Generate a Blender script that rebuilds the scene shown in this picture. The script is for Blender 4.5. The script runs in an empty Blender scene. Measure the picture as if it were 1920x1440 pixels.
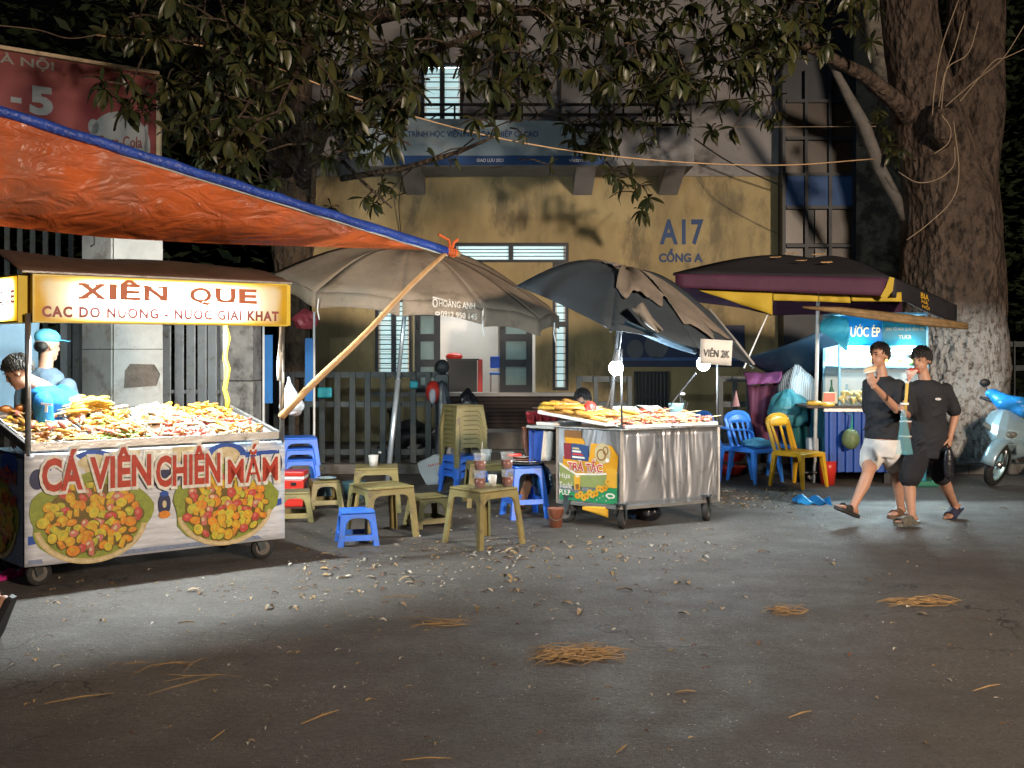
import bpy, math, random
from mathutils import Vector as V, Matrix, noise as mnoise
R = math.radians
random.seed(7)
S = bpy.context.scene
C = S.collection
F, HZ, CH = 1900.0, 660.0, 1.6

# ---------------------------------------------------------------- camera, night sky, added fill light, exposure
cam_d = bpy.data.cameras.new('camera'); cam = bpy.data.objects.new('camera', cam_d); C.objects.link(cam)
cam.location = (0, 0, CH); cam.rotation_euler = (R(90), 0, 0)
cam_d.sensor_fit = 'HORIZONTAL'; cam_d.sensor_width = 36; cam_d.lens = 36 * F / 1920
cam_d.shift_y = -60 / 1920; cam_d.clip_start = .05; cam_d.clip_end = 500
S.camera = cam
W = bpy.data.worlds.new('World'); S.world = W; W.use_nodes = True
wn = W.node_tree.nodes; wl = W.node_tree.links
sky = wn.new('ShaderNodeTexSky'); sky.sky_type = 'NISHITA'; sky.sun_disc = False
sky.sun_elevation = R(-4); sky.sun_rotation = R(200)
bgn = wn['Background']; bgn.inputs['Strength'].default_value = .05
wl.new(sky.outputs[0], bgn.inputs[0])
moon = bpy.data.lights.new('moon', 'SUN'); moon.energy = .11; moon.angle = R(12); moon.color = (.75, .85, 1)  # faint sun lamp added as a fill to lift the dark shadows
mo = bpy.data.objects.new('moon', moon); C.objects.link(mo); mo.rotation_euler = (R(52), 0, R(-30))  # object of the added fill lamp, not a moon
S.view_settings.view_transform = 'Standard'; S.view_settings.look = 'None'
S.view_settings.exposure = 0; S.view_settings.gamma = 1; S.view_settings.use_curve_mapping = False
S.render.engine = 'CYCLES'
S.cycles.use_denoising = True; S.cycles.max_bounces = 6; S.cycles.diffuse_bounces = 3
S.cycles.transparent_max_bounces = 12; S.cycles.sample_clamp_indirect = 4; S.cycles.caustics_reflective = False; S.cycles.caustics_refractive = False

# ---------------------------------------------------------------- helpers
def P(px, py, Y):
    return V(((px - 960) / F * Y, Y, CH - (py - HZ) / F * Y))
def G(px, py, z=0.0):
    Y = F * (CH - z) / (py - HZ)
    return V(((px - 960) / F * Y, Y, z))
def lerp(a, b, t): return a + (b - a) * t
def rnd(a, b): return random.uniform(a, b)

class MB:
    def __init__(s): s.v = []; s.f = []; s.mi = []; s.cur = 0
    def add(s, vs, fs):
        n = len(s.v); s.v += [tuple(p) for p in vs]
        for f in fs: s.f.append(tuple(i + n for i in f)); s.mi.append(s.cur)
        return s
    def hexa(s, p):
        return s.add(p, [(3, 2, 1, 0), (4, 5, 6, 7), (0, 1, 5, 4), (1, 2, 6, 5), (2, 3, 7, 6), (3, 0, 4, 7)])
    def box(s, c, d, rot=None):
        c = V(c); M3 = rot if isinstance(rot, Matrix) else Matrix.Rotation(rot or 0, 3, 'Z')
        q = [c + M3 @ V((x * d[0] / 2, y * d[1] / 2, z * d[2] / 2)) for z in (-1, 1) for x, y in ((-1, -1), (1, -1), (1, 1), (-1, 1))]
        return s.hexa(q)
    def bb(s, x0, x1, y0, y1, z0, z1): return s.box(((x0 + x1) / 2, (y0 + y1) / 2, (z0 + z1) / 2), (abs(x1 - x0), abs(y1 - y0), abs(z1 - z0)))
    def beam(s, a, b, w, h, up=(0, 0, 1)):
        a, b = V(a), V(b); d = (b - a).normalized(); up = V(up)
        if abs(d.dot(up)) > .98: up = V((0, 1, 0))
        x = d.cross(up).normalized() * w / 2; y = x.cross(d).normalized() * h / 2
        q = [a - x - y, a + x - y, a + x + y, a - x + y, b - x - y, b + x - y, b + x + y, b - x + y]
        return s.hexa([q[3], q[2], q[1], q[0], q[7], q[6], q[5], q[4]])
    def tube(s, pts, r, n=8, cap=True):
        pts = [V(p) for p in pts]; k = len(pts)
        rr = r if isinstance(r, (list, tuple)) else [r] * k
        t0 = (pts[1] - pts[0]).normalized()
        u = t0.orthogonal().normalized(); vs = []; fs = []
        for i in range(k):
            t = (pts[min(i + 1, k - 1)] - pts[max(i - 1, 0)]).normalized()
            u = (u - t * u.dot(t))
            u = u.normalized() if u.length > 1e-6 else t.orthogonal().normalized()
            w = t.cross(u)
            for j in range(n):
                a = 2 * math.pi * j / n
                vs.append(pts[i] + (u * math.cos(a) + w * math.sin(a)) * rr[i])
        for i in range(k - 1):
            for j in range(n):
                a, b = i * n + j, i * n + (j + 1) % n
                fs.append((a, b, b + n, a + n))
        if cap:
            fs.append(tuple(range(n - 1, -1, -1))); fs.append(tuple(range((k - 1) * n, k * n)))
        return s.add(vs, fs)
    def lathe(s, prof, c=(0, 0, 0), n=16, M3=None, cap=True):
        c = V(c); vs = []; fs = []; k = len(prof)
        for r, z in prof:
            for j in range(n):
                a = 2 * math.pi * j / n; p = V((r * math.cos(a), r * math.sin(a), z))
                vs.append(c + (M3 @ p if M3 else p))
        for i in range(k - 1):
            for j in range(n):
                a, b = i * n + j, i * n + (j + 1) % n; fs.append((a, b, b + n, a + n))
        if cap: fs.append(tuple(range(n - 1, -1, -1))); fs.append(tuple(range((k - 1) * n, k * n)))
        return s.add(vs, fs)
    def ell(s, c, r, M3=None, nu=12, nv=8):
        r = (r, r, r) if not isinstance(r, (tuple, list)) else r
        c = V(c); vs = []; fs = []
        def q(x, y, z):
            p = V((x * r[0], y * r[1], z * r[2])); return c + (M3 @ p if M3 else p)
        vs.append(q(0, 0, -1))
        for i in range(1, nv):
            t = -math.pi / 2 + math.pi * i / nv
            for j in range(nu):
                a = 2 * math.pi * j / nu; vs.append(q(math.cos(t) * math.cos(a), math.cos(t) * math.sin(a), math.sin(t)))
        vs.append(q(0, 0, 1)); L = len(vs) - 1
        for j in range(nu):
            fs.append((0, 1 + (j + 1) % nu, 1 + j)); b = 1 + (nv - 2) * nu; fs.append((b + j, b + (j + 1) % nu, L))
        for i in range(nv - 2):
            for j in range(nu):
                a = 1 + i * nu + j; b = 1 + i * nu + (j + 1) % nu; fs.append((a, b, b + nu, a + nu))
        return s.add(vs, fs)
    def prism(s, poly, off):
        poly = [V(p) for p in poly]; off = V(off); n = len(poly)
        nn = V((0, 0, 0))
        for i in range(n): nn += poly[i].cross(poly[(i + 1) % n])
        if nn.dot(off) > 0: poly = poly[::-1]
        vs = poly + [p + off for p in poly]
        return s.add(vs, [tuple(range(n)), tuple(range(2 * n - 1, n - 1, -1))] + [(i, i + n, (i + 1) % n + n, (i + 1) % n) for i in range(n)])
    def sheet(s, fn, nu, nv):
        vs = [fn(i / nu, j / nv) for i in range(nu + 1) for j in range(nv + 1)]
        return s.add(vs, [(i * (nv + 1) + j, (i + 1) * (nv + 1) + j, (i + 1) * (nv + 1) + j + 1, i * (nv + 1) + j + 1) for i in range(nu) for j in range(nv)])
    def face(s, pts): return s.add(pts, [tuple(range(len(pts)))])
    def loft(s, rings):
        n = len(rings[0]); vs = [p for r in rings for p in r]; k = len(rings)
        fs = [(i * n + j, i * n + (j + 1) % n, (i + 1) * n + (j + 1) % n, (i + 1) * n + j) for i in range(k - 1) for j in range(n)]
        fs += [tuple(range(n - 1, -1, -1)), tuple(range((k - 1) * n, k * n))]
        return s.add(vs, fs)
    def mesh(s, name, mats, smooth=False):
        me = bpy.data.meshes.new(name); me.from_pydata(s.v, [], s.f)
        for m in (mats if isinstance(mats, (list, tuple)) else [mats]): me.materials.append(m)
        if any(s.mi): me.polygons.foreach_set('material_index', s.mi)
        if smooth: me.polygons.foreach_set('use_smooth', [True] * len(me.polygons))
        me.update(); return me

def wmat(o):
    if o is None: return Matrix.Identity(4)
    return wmat(o.parent) @ o.matrix_parent_inverse @ o.matrix_basis if o.parent else o.matrix_basis.copy()
CLOUD = bpy.data.textures.new('cloth_folds', 'CLOUDS'); CLOUD.noise_scale = .11; CLOUD.noise_depth = 2
def link(name, me, parent=None, bevel=0, solid=0, sub=0, label=None, remesh=0, smooth_it=0, disp=None):
    o = bpy.data.objects.new(name, me); C.objects.link(o)
    if parent: o.parent = parent; o.matrix_parent_inverse = wmat(parent).inverted()
    if remesh:
        m = o.modifiers.new('remesh', 'REMESH'); m.mode = 'VOXEL'; m.voxel_size = remesh; m.use_smooth_shade = True
    if smooth_it:
        m = o.modifiers.new('smooth', 'SMOOTH'); m.iterations = smooth_it; m.factor = .5
    if disp:
        m = o.modifiers.new('folds', 'DISPLACE'); m.texture = CLOUD; m.strength = disp; m.texture_coords = 'LOCAL'
    if solid:
        m = o.modifiers.new('solid', 'SOLIDIFY'); m.thickness = solid; m.offset = 0
    if bevel:
        m = o.modifiers.new('bevel', 'BEVEL'); m.width = bevel; m.segments = 2; m.limit_method = 'ANGLE'; m.angle_limit = R(40)
    if sub:
        m = o.modifiers.new('sub', 'SUBSURF'); m.levels = sub; m.render_levels = sub
    if label: o['label'] = label
    return o
def obj(name, mb, mats, parent=None, smooth=False, **k):
    return link(name, mb.mesh(name, mats, smooth), parent, **k)
def tag(o, label, cat=None, group=None, kind=None):
    if label: o['label'] = label
    if cat: o['category'] = cat
    if group: o['group'] = group
    if kind: o['kind'] = kind
    return o
def thing(name, label, cat, loc=(0, 0, 0), group=None, rz=0):
    o = bpy.data.objects.new(name, None); C.objects.link(o); o.location = loc; o.rotation_euler = (0, 0, rz)
    o.empty_display_size = .1
    return tag(o, label, cat, group)
def structure(name, mb, mats, **k):
    o = obj(name, mb, mats, **k); o['kind'] = 'structure'; return o
def dup(o, parent=None):
    c = o.copy(); C.objects.link(c)
    if parent: c.parent = parent
    for ch in list(o.children): dup(ch, c)
    return c
def place(proto, used, loc, rz=0, label=None, cat=None, group=None):
    o = proto if proto.name not in used else dup(proto)
    used.add(o.name); o.location = loc; o.rotation_euler = (0, 0, rz)
    tag(o, label, cat, group); return o

# ---------------------------------------------------------------- materials
MATS = {}
def M(name, col, rough=.6, metal=0, var=.15, vs=5, bump=.15, bs=60, spec=.4, transl=0, emit=0, ecol=None, dirt=None, dsc=3, dth=.55, alpha=1, trans=0, stretch=None, coat=0):
    if name in MATS: return MATS[name]
    m = bpy.data.materials.new(name); m.use_nodes = True; MATS[name] = m
    nt = m.node_tree; N = nt.nodes; L = nt.links; b = N['Principled BSDF']; out = N['Material Output']
    tc = N.new('ShaderNodeTexCoord'); src = tc.outputs['Object']
    if stretch:
        mp = N.new('ShaderNodeMapping'); mp.inputs['Scale'].default_value = stretch; L.new(src, mp.inputs[0]); src = mp.outputs[0]
    nz = N.new('ShaderNodeTexNoise'); nz.inputs['Scale'].default_value = vs; nz.inputs['Detail'].default_value = 6; nz.inputs['Roughness'].default_value = .65; L.new(src, nz.inputs[0])
    mx = N.new('ShaderNodeMix'); mx.data_type = 'RGBA'; 
    rp = N.new('ShaderNodeMapRange'); rp.inputs[1].default_value = .3; rp.inputs[2].default_value = .7; L.new(nz.outputs[0], rp.inputs[0])
    L.new(rp.outputs[0], mx.inputs[0])
    mx.inputs[6].default_value = (*[c * (1 - var) for c in col], 1); mx.inputs[7].default_value = (*[min(1, c * (1 + var)) for c in col], 1)
    co = mx.outputs[2]
    if dirt:
        nd = N.new('ShaderNodeTexNoise'); nd.inputs['Scale'].default_value = dsc; nd.inputs['Detail'].default_value = 8; nd.inputs['Roughness'].default_value = .7; L.new(src, nd.inputs[0])
        rd = N.new('ShaderNodeMapRange'); rd.inputs[1].default_value = dth; rd.inputs[2].default_value = dth + .12; L.new(nd.outputs[0], rd.inputs[0])
        md = N.new('ShaderNodeMix'); md.data_type = 'RGBA'; L.new(rd.outputs[0], md.inputs[0]); L.new(co, md.inputs[6]); md.inputs[7].default_value = (*dirt, 1); co = md.outputs[2]
    L.new(co, b.inputs['Base Color'])
    b.inputs['Roughness'].default_value = rough; b.inputs['Metallic'].default_value = metal; b.inputs['Specular IOR Level'].default_value = spec
    b.inputs['Coat Weight'].default_value = coat
    if trans: b.inputs['Transmission Weight'].default_value = trans; b.inputs['IOR'].default_value = 1.1
    b.inputs['Alpha'].default_value = alpha
    if bump:
        nb = N.new('ShaderNodeTexNoise'); nb.inputs['Scale'].default_value = bs; nb.inputs['Detail'].default_value = 4; L.new(src, nb.inputs[0])
        bp = N.new('ShaderNodeBump'); bp.inputs['Strength'].default_value = bump; bp.inputs['Distance'].default_value = .02; L.new(nb.outputs[0], bp.inputs['Height']); L.new(bp.outputs[0], b.inputs['Normal'])
    if emit:
        L.new(co, b.inputs['Emission Color']) if ecol is None else None
        if ecol: b.inputs['Emission Color'].default_value = (*ecol, 1)
        b.inputs['Emission Strength'].default_value = emit
    if transl:
        tr = N.new('ShaderNodeBsdfTranslucent'); L.new(co, tr.inputs[0]); ms = N.new('ShaderNodeMixShader'); ms.inputs[0].default_value = transl
        L.new(b.outputs[0], ms.inputs[1]); L.new(tr.outputs[0], ms.inputs[2]); L.new(ms.outputs[0], out.inputs[0])
    return m
def lamp(name, kind, loc, energy, col=(1, 1, 1), size=.1, sy=None, look=None, parent=None, spread=180):
    d = bpy.data.lights.new(name, kind); d.energy = energy; d.color = col
    if kind == 'AREA':
        d.size = size; d.spread = R(spread)
        if sy: d.shape = 'RECTANGLE'; d.size_y = sy
        else: d.shape = 'DISK'
    else: d.shadow_soft_size = size
    o = bpy.data.objects.new(name, d); C.objects.link(o); 
    if isinstance(look, Matrix): o.matrix_basis = Matrix.Translation(loc) @ look.to_4x4()
    else:
        o.location = loc
        if look is not None: o.rotation_euler = (V(look) - V(loc)).to_track_quat('-Z', 'Y').to_euler()
    if parent: o.parent = parent; o.matrix_parent_inverse = wmat(parent).inverted()
    return o

# lettering: text curves turned into thin meshes fitted to a rectangle w x h on a frame
class Fr:
    def __init__(s, o, x, z, n=None):
        s.o = V(o); s.x = V(x); s.z = V(z); s.n = V(n) if n else s.x.cross(s.z).normalized()
        # n must look at the viewer's side
    def p(s, a, b, off=0): return s.o + s.x * a + s.z * b + s.n * off
TXT = {}
def text_mb(txt, bold=0, space=1.0):
    key = (txt, bold, space)
    if key not in TXT:
        cu = bpy.data.curves.new('t', 'FONT'); cu.body = txt; cu.size = 1; cu.offset = bold; cu.space_character = space; cu.resolution_u = 3; cu.fill_mode = 'FRONT'
        o = bpy.data.objects.new('t', cu); me = bpy.data.meshes.new_from_object(o)
        vs = [v.co.copy() for v in me.vertices]; fs = [tuple(p.vertices) for p in me.polygons]
        bpy.data.objects.remove(o); bpy.data.curves.remove(cu); bpy.data.meshes.remove(me)
        TXT[key] = (vs, fs)
    return TXT[key]
def text(mb, fr, txt, a, b, w, h, off=.003, bold=0, space=1.0, shear=0, grow=0):
    vs, fs = text_mb(txt, 0, space)
    x0 = min(v.x for v in vs); x1 = max(v.x for v in vs); y0 = min(v.y for v in vs); y1 = max(v.y for v in vs)
    vs2, fs = text_mb(txt, bold, space)
    mb.add([fr.p(a + (v.x - x0) / (x1 - x0) * w + shear * (v.x - x0) / (x1 - x0) * 0, b + (v.y - y0) / (y1 - y0) * h + shear * (v.x - x0) / (x1 - x0), off) for v in vs2], fs)
def flat(mb, fr, pts, off): mb.face([fr.p(a, b, off) for a, b in pts])
def disc(mb, fr, a, b, ra, rb, off, n=20, rot=0, a0=0, a1=360):
    c, s_ = math.cos(rot), math.sin(rot); q = []
    k = n if a1 - a0 >= 360 else n + 1
    for i in range(k):
        t = R(a0 + (a1 - a0) * i / n); x, y = ra * math.cos(t), rb * math.sin(t)
        q.append((a + x * c - y * s_, b + x * s_ + y * c))
    flat(mb, fr, q, off)
def ring(mb, fr, a, b, ra, rb, w, off, n=32, a0=0, a1=360):
    for i in range(n):
        t, u = R(a0 + (a1 - a0) * i / n), R(a0 + (a1 - a0) * (i + 1) / n)
        flat(mb, fr, [(a + ra * math.cos(t), b + rb * math.sin(t)), (a + ra * math.cos(u), b + rb * math.sin(u)), (a + (ra - w) * math.cos(u), b + (rb - w) * math.sin(u)), (a + (ra - w) * math.cos(t), b + (rb - w) * math.sin(t))], off)

steel = M('brushed_steel', (.5, .5, .5), .3, 1, .2, 3, .06, 90, stretch=(1, 1, .1))
galv = M('painted_grey_steel', (.042, .052, .056), .5, .3, .25, 6, .15, 50, dirt=(.05, .04, .03), dsc=7)
dark = M('black_plastic', (.012, .012, .014), .45, 0, .3, 5, .1)
rubber = M('black_rubber', (.02, .02, .02), .8, 0, .3, 20, .2)
white_p = M('white_plastic', (.7, .7, .68), .4, 0, .08, 4, .05)
blue_p = M('blue_plastic', (.03, .14, .6), .38, 0, .2, 3, .06, dirt=(.06, .11, .28), dsc=9, dth=.56)
olive_p = M('olive_plastic', (.19, .155, .06), .45, 0, .22, 5, .06, dirt=(.1, .08, .045), dsc=9, dth=.54)
yellow_p = M('yellow_plastic', (.55, .3, .015), .4, 0, .15, 4, .06, dirt=(.36, .2, .04), dsc=9, dth=.58)
red_p = M('red_plastic', (.5, .03, .02), .35, 0, .15, 4, .04)
wood = M('bamboo', (.42, .25, .11), .5, 0, .25, 8, .15, 40, stretch=(1, 1, .3))
skin = M('skin', (.36, .195, .13), .5, 0, .08, 12, .04, 200)
hair_m = M('black_hair', (.008, .007, .007), .45, 0, .4, 30, .5, 120)
black_cloth = M('black_cloth', (.012, .013, .017), .85, 0, .25, 4, .25, 25)
# ================================================================ ground
def asphalt():
    m = bpy.data.materials.new('asphalt'); m.use_nodes = True; nt = m.node_tree; N = nt.nodes; L = nt.links; b = N['Principled BSDF']
    tc = N.new('ShaderNodeTexCoord').outputs['Object']
    def nz(sc, det=5, ro=.6):
        n = N.new('ShaderNodeTexNoise'); n.inputs['Scale'].default_value = sc; n.inputs['Detail'].default_value = det; n.inputs['Roughness'].default_value = ro; L.new(tc, n.inputs[0]); return n.outputs[0]
    def mr(s, a, c, lo=0, hi=1):
        n = N.new('ShaderNodeMapRange'); n.inputs[1].default_value = a; n.inputs[2].default_value = c; n.inputs[3].default_value = lo; n.inputs[4].default_value = hi; L.new(s, n.inputs[0]); return n.outputs[0]
    def mix(f, a, c):
        n = N.new('ShaderNodeMix'); n.data_type = 'RGBA'; L.new(f, n.inputs[0])
        for i, q in ((6, a), (7, c)):
            if isinstance(q, tuple): n.inputs[i].default_value = (*q, 1)
            else: L.new(q, n.inputs[i])
        return n.outputs[2]
    c = mix(mr(nz(.6, 6, .7), .35, .65), (.07, .057, .046), (.112, .095, .078))
    c = mix(mr(nz(34, 5, .8), .44, .62, 0, .85), c, (.04, .035, .031))
    c = mix(mr(nz(95, 3, .8), .52, .7, 0, .8), c, (.15, .14, .128))
    vo = N.new('ShaderNodeTexVoronoi'); vo.inputs['Scale'].default_value = 38; vo.inputs['Randomness'].default_value = 1; L.new(tc, vo.inputs[0])
    chips = N.new('ShaderNodeMath'); chips.operation = 'MULTIPLY'; L.new(mr(vo.outputs['Distance'], .2, .12), chips.inputs[0]); L.new(mr(nz(9, 3), .52, .62), chips.inputs[1])
    c = mix(chips.outputs[0], c, (.42, .4, .37))
    vo2 = N.new('ShaderNodeTexVoronoi'); vo2.inputs['Scale'].default_value = 85; L.new(tc, vo2.inputs[0]); ch2 = N.new('ShaderNodeMath'); ch2.operation = 'MULTIPLY'; L.new(mr(vo2.outputs['Distance'], .24, .16), ch2.inputs[0]); L.new(mr(nz(2.5, 5), .45, .6, .1, .9), ch2.inputs[1]); c = mix(ch2.outputs[0], c, (.24, .22, .2))
    c = mix(mr(nz(1.7, 8, .75), .6, .72, 0, .7), c, (.05, .042, .034))
    vc = N.new('ShaderNodeTexVoronoi'); vc.feature = 'DISTANCE_TO_EDGE'; vc.inputs['Scale'].default_value = .9; wob = N.new('ShaderNodeVectorMath'); wob.operation = 'ADD'; nv_ = N.new('ShaderNodeTexNoise'); nv_.inputs['Scale'].default_value = 2.2; nv_.inputs['Detail'].default_value = 5; L.new(tc, nv_.inputs[0]); L.new(tc, wob.inputs[0]); L.new(nv_.outputs['Color'], wob.inputs[1]); L.new(wob.outputs[0], vc.inputs[0])
    ck = N.new('ShaderNodeMath'); ck.operation = 'MULTIPLY'; L.new(mr(vc.outputs['Distance'], .012, .004), ck.inputs[0]); L.new(mr(nz(.5, 3), .5, .6), ck.inputs[1]); c = mix(ck.outputs[0], c, (.018, .015, .013))
    mpw = N.new('ShaderNodeMapping'); mpw.inputs['Scale'].default_value = (.12, 1.3, 1); mpw.inputs['Rotation'].default_value = (0, 0, -.12); L.new(tc, mpw.inputs[0]); nw = N.new('ShaderNodeTexNoise'); nw.inputs['Scale'].default_value = 1.5; nw.inputs['Detail'].default_value = 6; L.new(mpw.outputs[0], nw.inputs[0]); c = mix(mr(nw.outputs[0], .5, .68, 0, .55), c, (.045, .037, .03))
    L.new(c, b.inputs['Base Color'])
    L.new(mr(nz(3, 6, .7), .3, .7, .5, .8), b.inputs['Roughness']); b.inputs['Specular IOR Level'].default_value = .5
    h = N.new('ShaderNodeMath'); h.operation = 'ADD'; L.new(nz(110, 4, .7), h.inputs[0]); L.new(nz(28, 3), h.inputs[1])
    bp = N.new('ShaderNodeBump'); bp.inputs['Strength'].default_value = .9; bp.inputs['Distance'].default_value = .016; L.new(h.outputs[0], bp.inputs['Height']); L.new(bp.outputs[0], b.inputs['Normal'])
    return m
mb = MB(); mb.add([(-150, -60, 0), (150, -60, 0), (150, 13.3, 0), (-150, 13.3, 0)], [(0, 1, 2, 3)])
structure('road', mb, asphalt())
KY = 13.3
conc = M('old_concrete', (.13, .122, .112), .85, 0, .25, 4, .35, 45, dirt=(.07, .06, .05), dsc=2.5, dth=.5)
mb = MB(); mb.bb(-150, 150, KY + .22, 200, -.3, .1); structure('pavement', mb, conc)
kb = thing('kerb', 'low concrete kerb running along the far side of the road', 'kerb', (0, KY, 0))
me = None
for i in range(-9, 12):
    if me is None:
        mb = MB(); mb.bb(0, .995, KY, KY + .22, -.2, .125); o = obj('kerbstone', mb, conc, kb, bevel=.012); me = o.data; o.location.x = i
    else:
        c = o.copy(); C.objects.link(c); c.location.x = i

# ================================================================ gate house behind the fence
BY = 17.0
X = lambda px, Y=BY: (px - 960) / F * Y
Z = lambda py, Y=BY: CH - (py - HZ) / F * Y
yellow_w = M('yellow_limewash', (.38, .3, .155), .9, 0, .28, 1.4, .2, 25, dirt=(.2, .165, .1), dsc=1.6, dth=.52, stretch=(1, 1, .4))
grey_w = M('grey_render', (.25, .24, .24), .9, 0, .25, 1, .2, 25, dirt=(.1, .1, .1), dsc=1.4)
frame_m = M('dark_window_frame', (.018, .022, .03), .5, 0, .3, 5, .05)
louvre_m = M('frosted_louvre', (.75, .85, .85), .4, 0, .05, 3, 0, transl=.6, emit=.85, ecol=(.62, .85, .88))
navy_m = M('navy_paint', (.02, .07, .2), .6, 0, .2, 2, .1)
gh = thing('gatehouse', 'two storey yellow and grey gatehouse with open doors behind the fence', 'building', (X(1000), BY, .1))
def wall(name, mat, x0, x1, z0, z1, y, holes, th=.25):
    xs = sorted({x0, x1, *[h[0] for h in holes], *[h[1] for h in holes]}); zs = sorted({z0, z1, *[h[2] for h in holes], *[h[3] for h in holes]})
    mb = MB()
    inn = lambda x, z: any(h[0] < x < h[1] and h[2] < z < h[3] for h in holes)
    for i in range(len(xs) - 1):
        for j in range(len(zs) - 1):
            a, b, c, d = xs[i], xs[i + 1], zs[j], zs[j + 1]
            if inn((a + b) / 2, (c + d) / 2): continue
            for yy in (y, y + th): mb.face([(a, yy, c), (b, yy, c), (b, yy, d), (a, yy, d)])
    for a, b, c, d in holes + [(x0, x1, z0, z1)]:
        for q in ([(a, c), (b, c)], [(b, c), (b, d)], [(b, d), (a, d)], [(a, d), (a, c)]):
            mb.face([(q[0][0], y, q[0][1]), (q[1][0], y, q[1][1]), (q[1][0], y + th, q[1][1]), (q[0][0], y + th, q[0][1])])
    return obj(name, mb, mat, gh)
hz = lambda a, b, t, u: (X(a), X(b), Z(u), Z(t))
tran = hz(850, 1066, 455, 492); side = hz(1036, 1066, 492, 732); door = hz(775, 1004, 560, 738); lwin = hz(703, 772, 560, 705)
sidetop = hz(1036, 1066, 455, 492)
wall('lower_wall', yellow_w, X(585), X(1470), .1, Z(331), BY, [tran, side, door, lwin])
upw = hz(790, 868, 118, 247)
wall('upper_wall', grey_w, X(585), X(1470), Z(331), 9, BY - .03, [upw], .28)
# windows
def window(x0, x1, z0, z1, nlou, nbar, y=BY, mull=1, label=None, pane=louvre_m):
    w = .05; mb = MB()
    mb.bb(x0, x0 + w, y + .02, y + .12, z0, z1); mb.bb(x1 - w, x1, y + .02, y + .12, z0, z1)
    mb.bb(x0 + w, x1 - w, y + .021, y + .119, z0, z0 + w); mb.bb(x0 + w, x1 - w, y + .021, y + .119, z1 - w, z1)
    for k in range(1, mull): 
        xm = lerp(x0, x1, k / mull); mb.bb(xm - .04, xm + .04, y + .022, y + .118, z0 + w, z1 - w)
    f = obj('window', mb, frame_m, gh)
    for q in range(mull):
        a, b = lerp(x0 + w, x1 - w, q / mull) + .03, lerp(x0 + w, x1 - w, (q + 1) / mull) - .03
        hgt = (z1 - z0 - 2 * w) / nlou
        lm = None
        for k in range(nlou):
            zc = z0 + w + hgt * (k + .5)
            mb = MB(); mb.box(((a + b) / 2, y + .1, zc), (b - a, .012, hgt * .93), Matrix.Rotation(R(-18), 3, 'X')); obj('louvre', mb, pane, f)
        for k in range(nbar):
            zc = lerp(z0 + w, z1 - w, (k + 1) / (nbar + 1)); mb = MB(); mb.bb(a - .03, b + .03, y + .045, y + .057, zc - .008, zc + .008); obj('bar', mb, frame_m, f)
    return f
window(*tran[:2], tran[2], tran[3], 4, 3, mull=2)
window(*side[:2], side[2], side[3], 18, 17)
lw = window(*lwin[:2], lwin[2], lwin[3], 10, 14, mull=2)
window(*upw[:2], upw[2], upw[3], 6, 7, mull=2, y=BY - .03)
mb = MB(); zz = lerp(side[2], side[3], .52); mb.bb(side[0], side[1], BY - .01, BY + .13, zz - .04, zz + .04); obj('window_rail', mb, frame_m, gh)
# doors, half open leaves
glass_g = M('frosted_green_glass', (.35, .45, .44), .35, 0, .15, 4, .02, transl=.6)
def leaf(x0, x1, rows, ang, hinge):
    z0, z1 = Z(735), Z(580); mb = MB(); w = .1; y = BY - .09
    mb.bb(x0, x0 + w, y, y + .05, z0, z1); mb.bb(x1 - w, x1, y, y + .05, z0, z1)
    for r in range(rows + 1):
        zc = lerp(z0 + .06, z1 - .05, r / rows); mb.bb(x0 + w, x1 - w, y + .001, y + .049, zc - .06, zc + .06)
    f = obj('door', mb, frame_m, gh)
    for r in range(rows):
        a, b = lerp(z0 + .06, z1 - .05, r / rows) + .06, lerp(z0 + .06, z1 - .05, (r + 1) / rows) - .06
        mb = MB(); mb.bb(x0 + w, x1 - w, y + .02, y + .03, a, b); obj('pane', mb, glass_g, f)
    mb = MB(); mb.tube([(x0 + .06, y - .03, zz - .1), (x0 + .06, y - .05, zz - .02), (x0 + .06, y - .03, zz + .06)], .012, 6); obj('handle', mb, steel, f)
leaf(X(778), X(826), 3, 0, 0); leaf(X(937), X(998), 3, 0, 0)
# room behind the doors
room_w = M('room_white_wall', (.5, .46, .42), .8, 0, .1, 1.5, .1)
mb = MB(); x0, x1, y0, y1, z0, z1 = X(600), X(1120), BY + .26, BY + 2.6, .5, Z(420)
mb.face([(x0, y1, z0), (x1, y1, z0), (x1, y1, z1), (x0, y1, z1)]); mb.face([(x0, y0, z0), (x0, y1, z0), (x0, y1, z1), (x0, y0, z1)]); mb.face([(x1, y0, z0), (x1, y1, z0), (x1, y1, z1), (x1, y0, z1)])
mb.face([(x0, y0, z1), (x1, y0, z1), (x1, y1, z1), (x0, y1, z1)]); mb.face([(x0, y0, z0), (x1, y0, z0), (x1, y1, z0), (x0, y1, z0)])
obj('inner_room', mb, room_w, gh)
mb = MB(); mb.bb(X(935, BY + 1.6), X(944, BY + 1.6), BY + .9, BY + 2.5, Z(735), Z(540)); obj('room_partition', mb, room_w, gh)
tube_m = M('lit_fluorescent_tube', (.9, 1, 1), .4, 0, 0, 1, 0, emit=14, ecol=(.82, .97, 1))
mb = MB(); mb.tube([(X(800), BY + 1.2, Z(440)), (X(1030), BY + 1.2, Z(440))], .03); obj('room_light', mb, tube_m, gh)
lamp('room_lamp', 'AREA', (X(920), BY + 1.2, Z(445)), 110, (.9, .97, 1), 2.4, .2, look=(X(920), BY + 1.2, 0), parent=gh)
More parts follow.
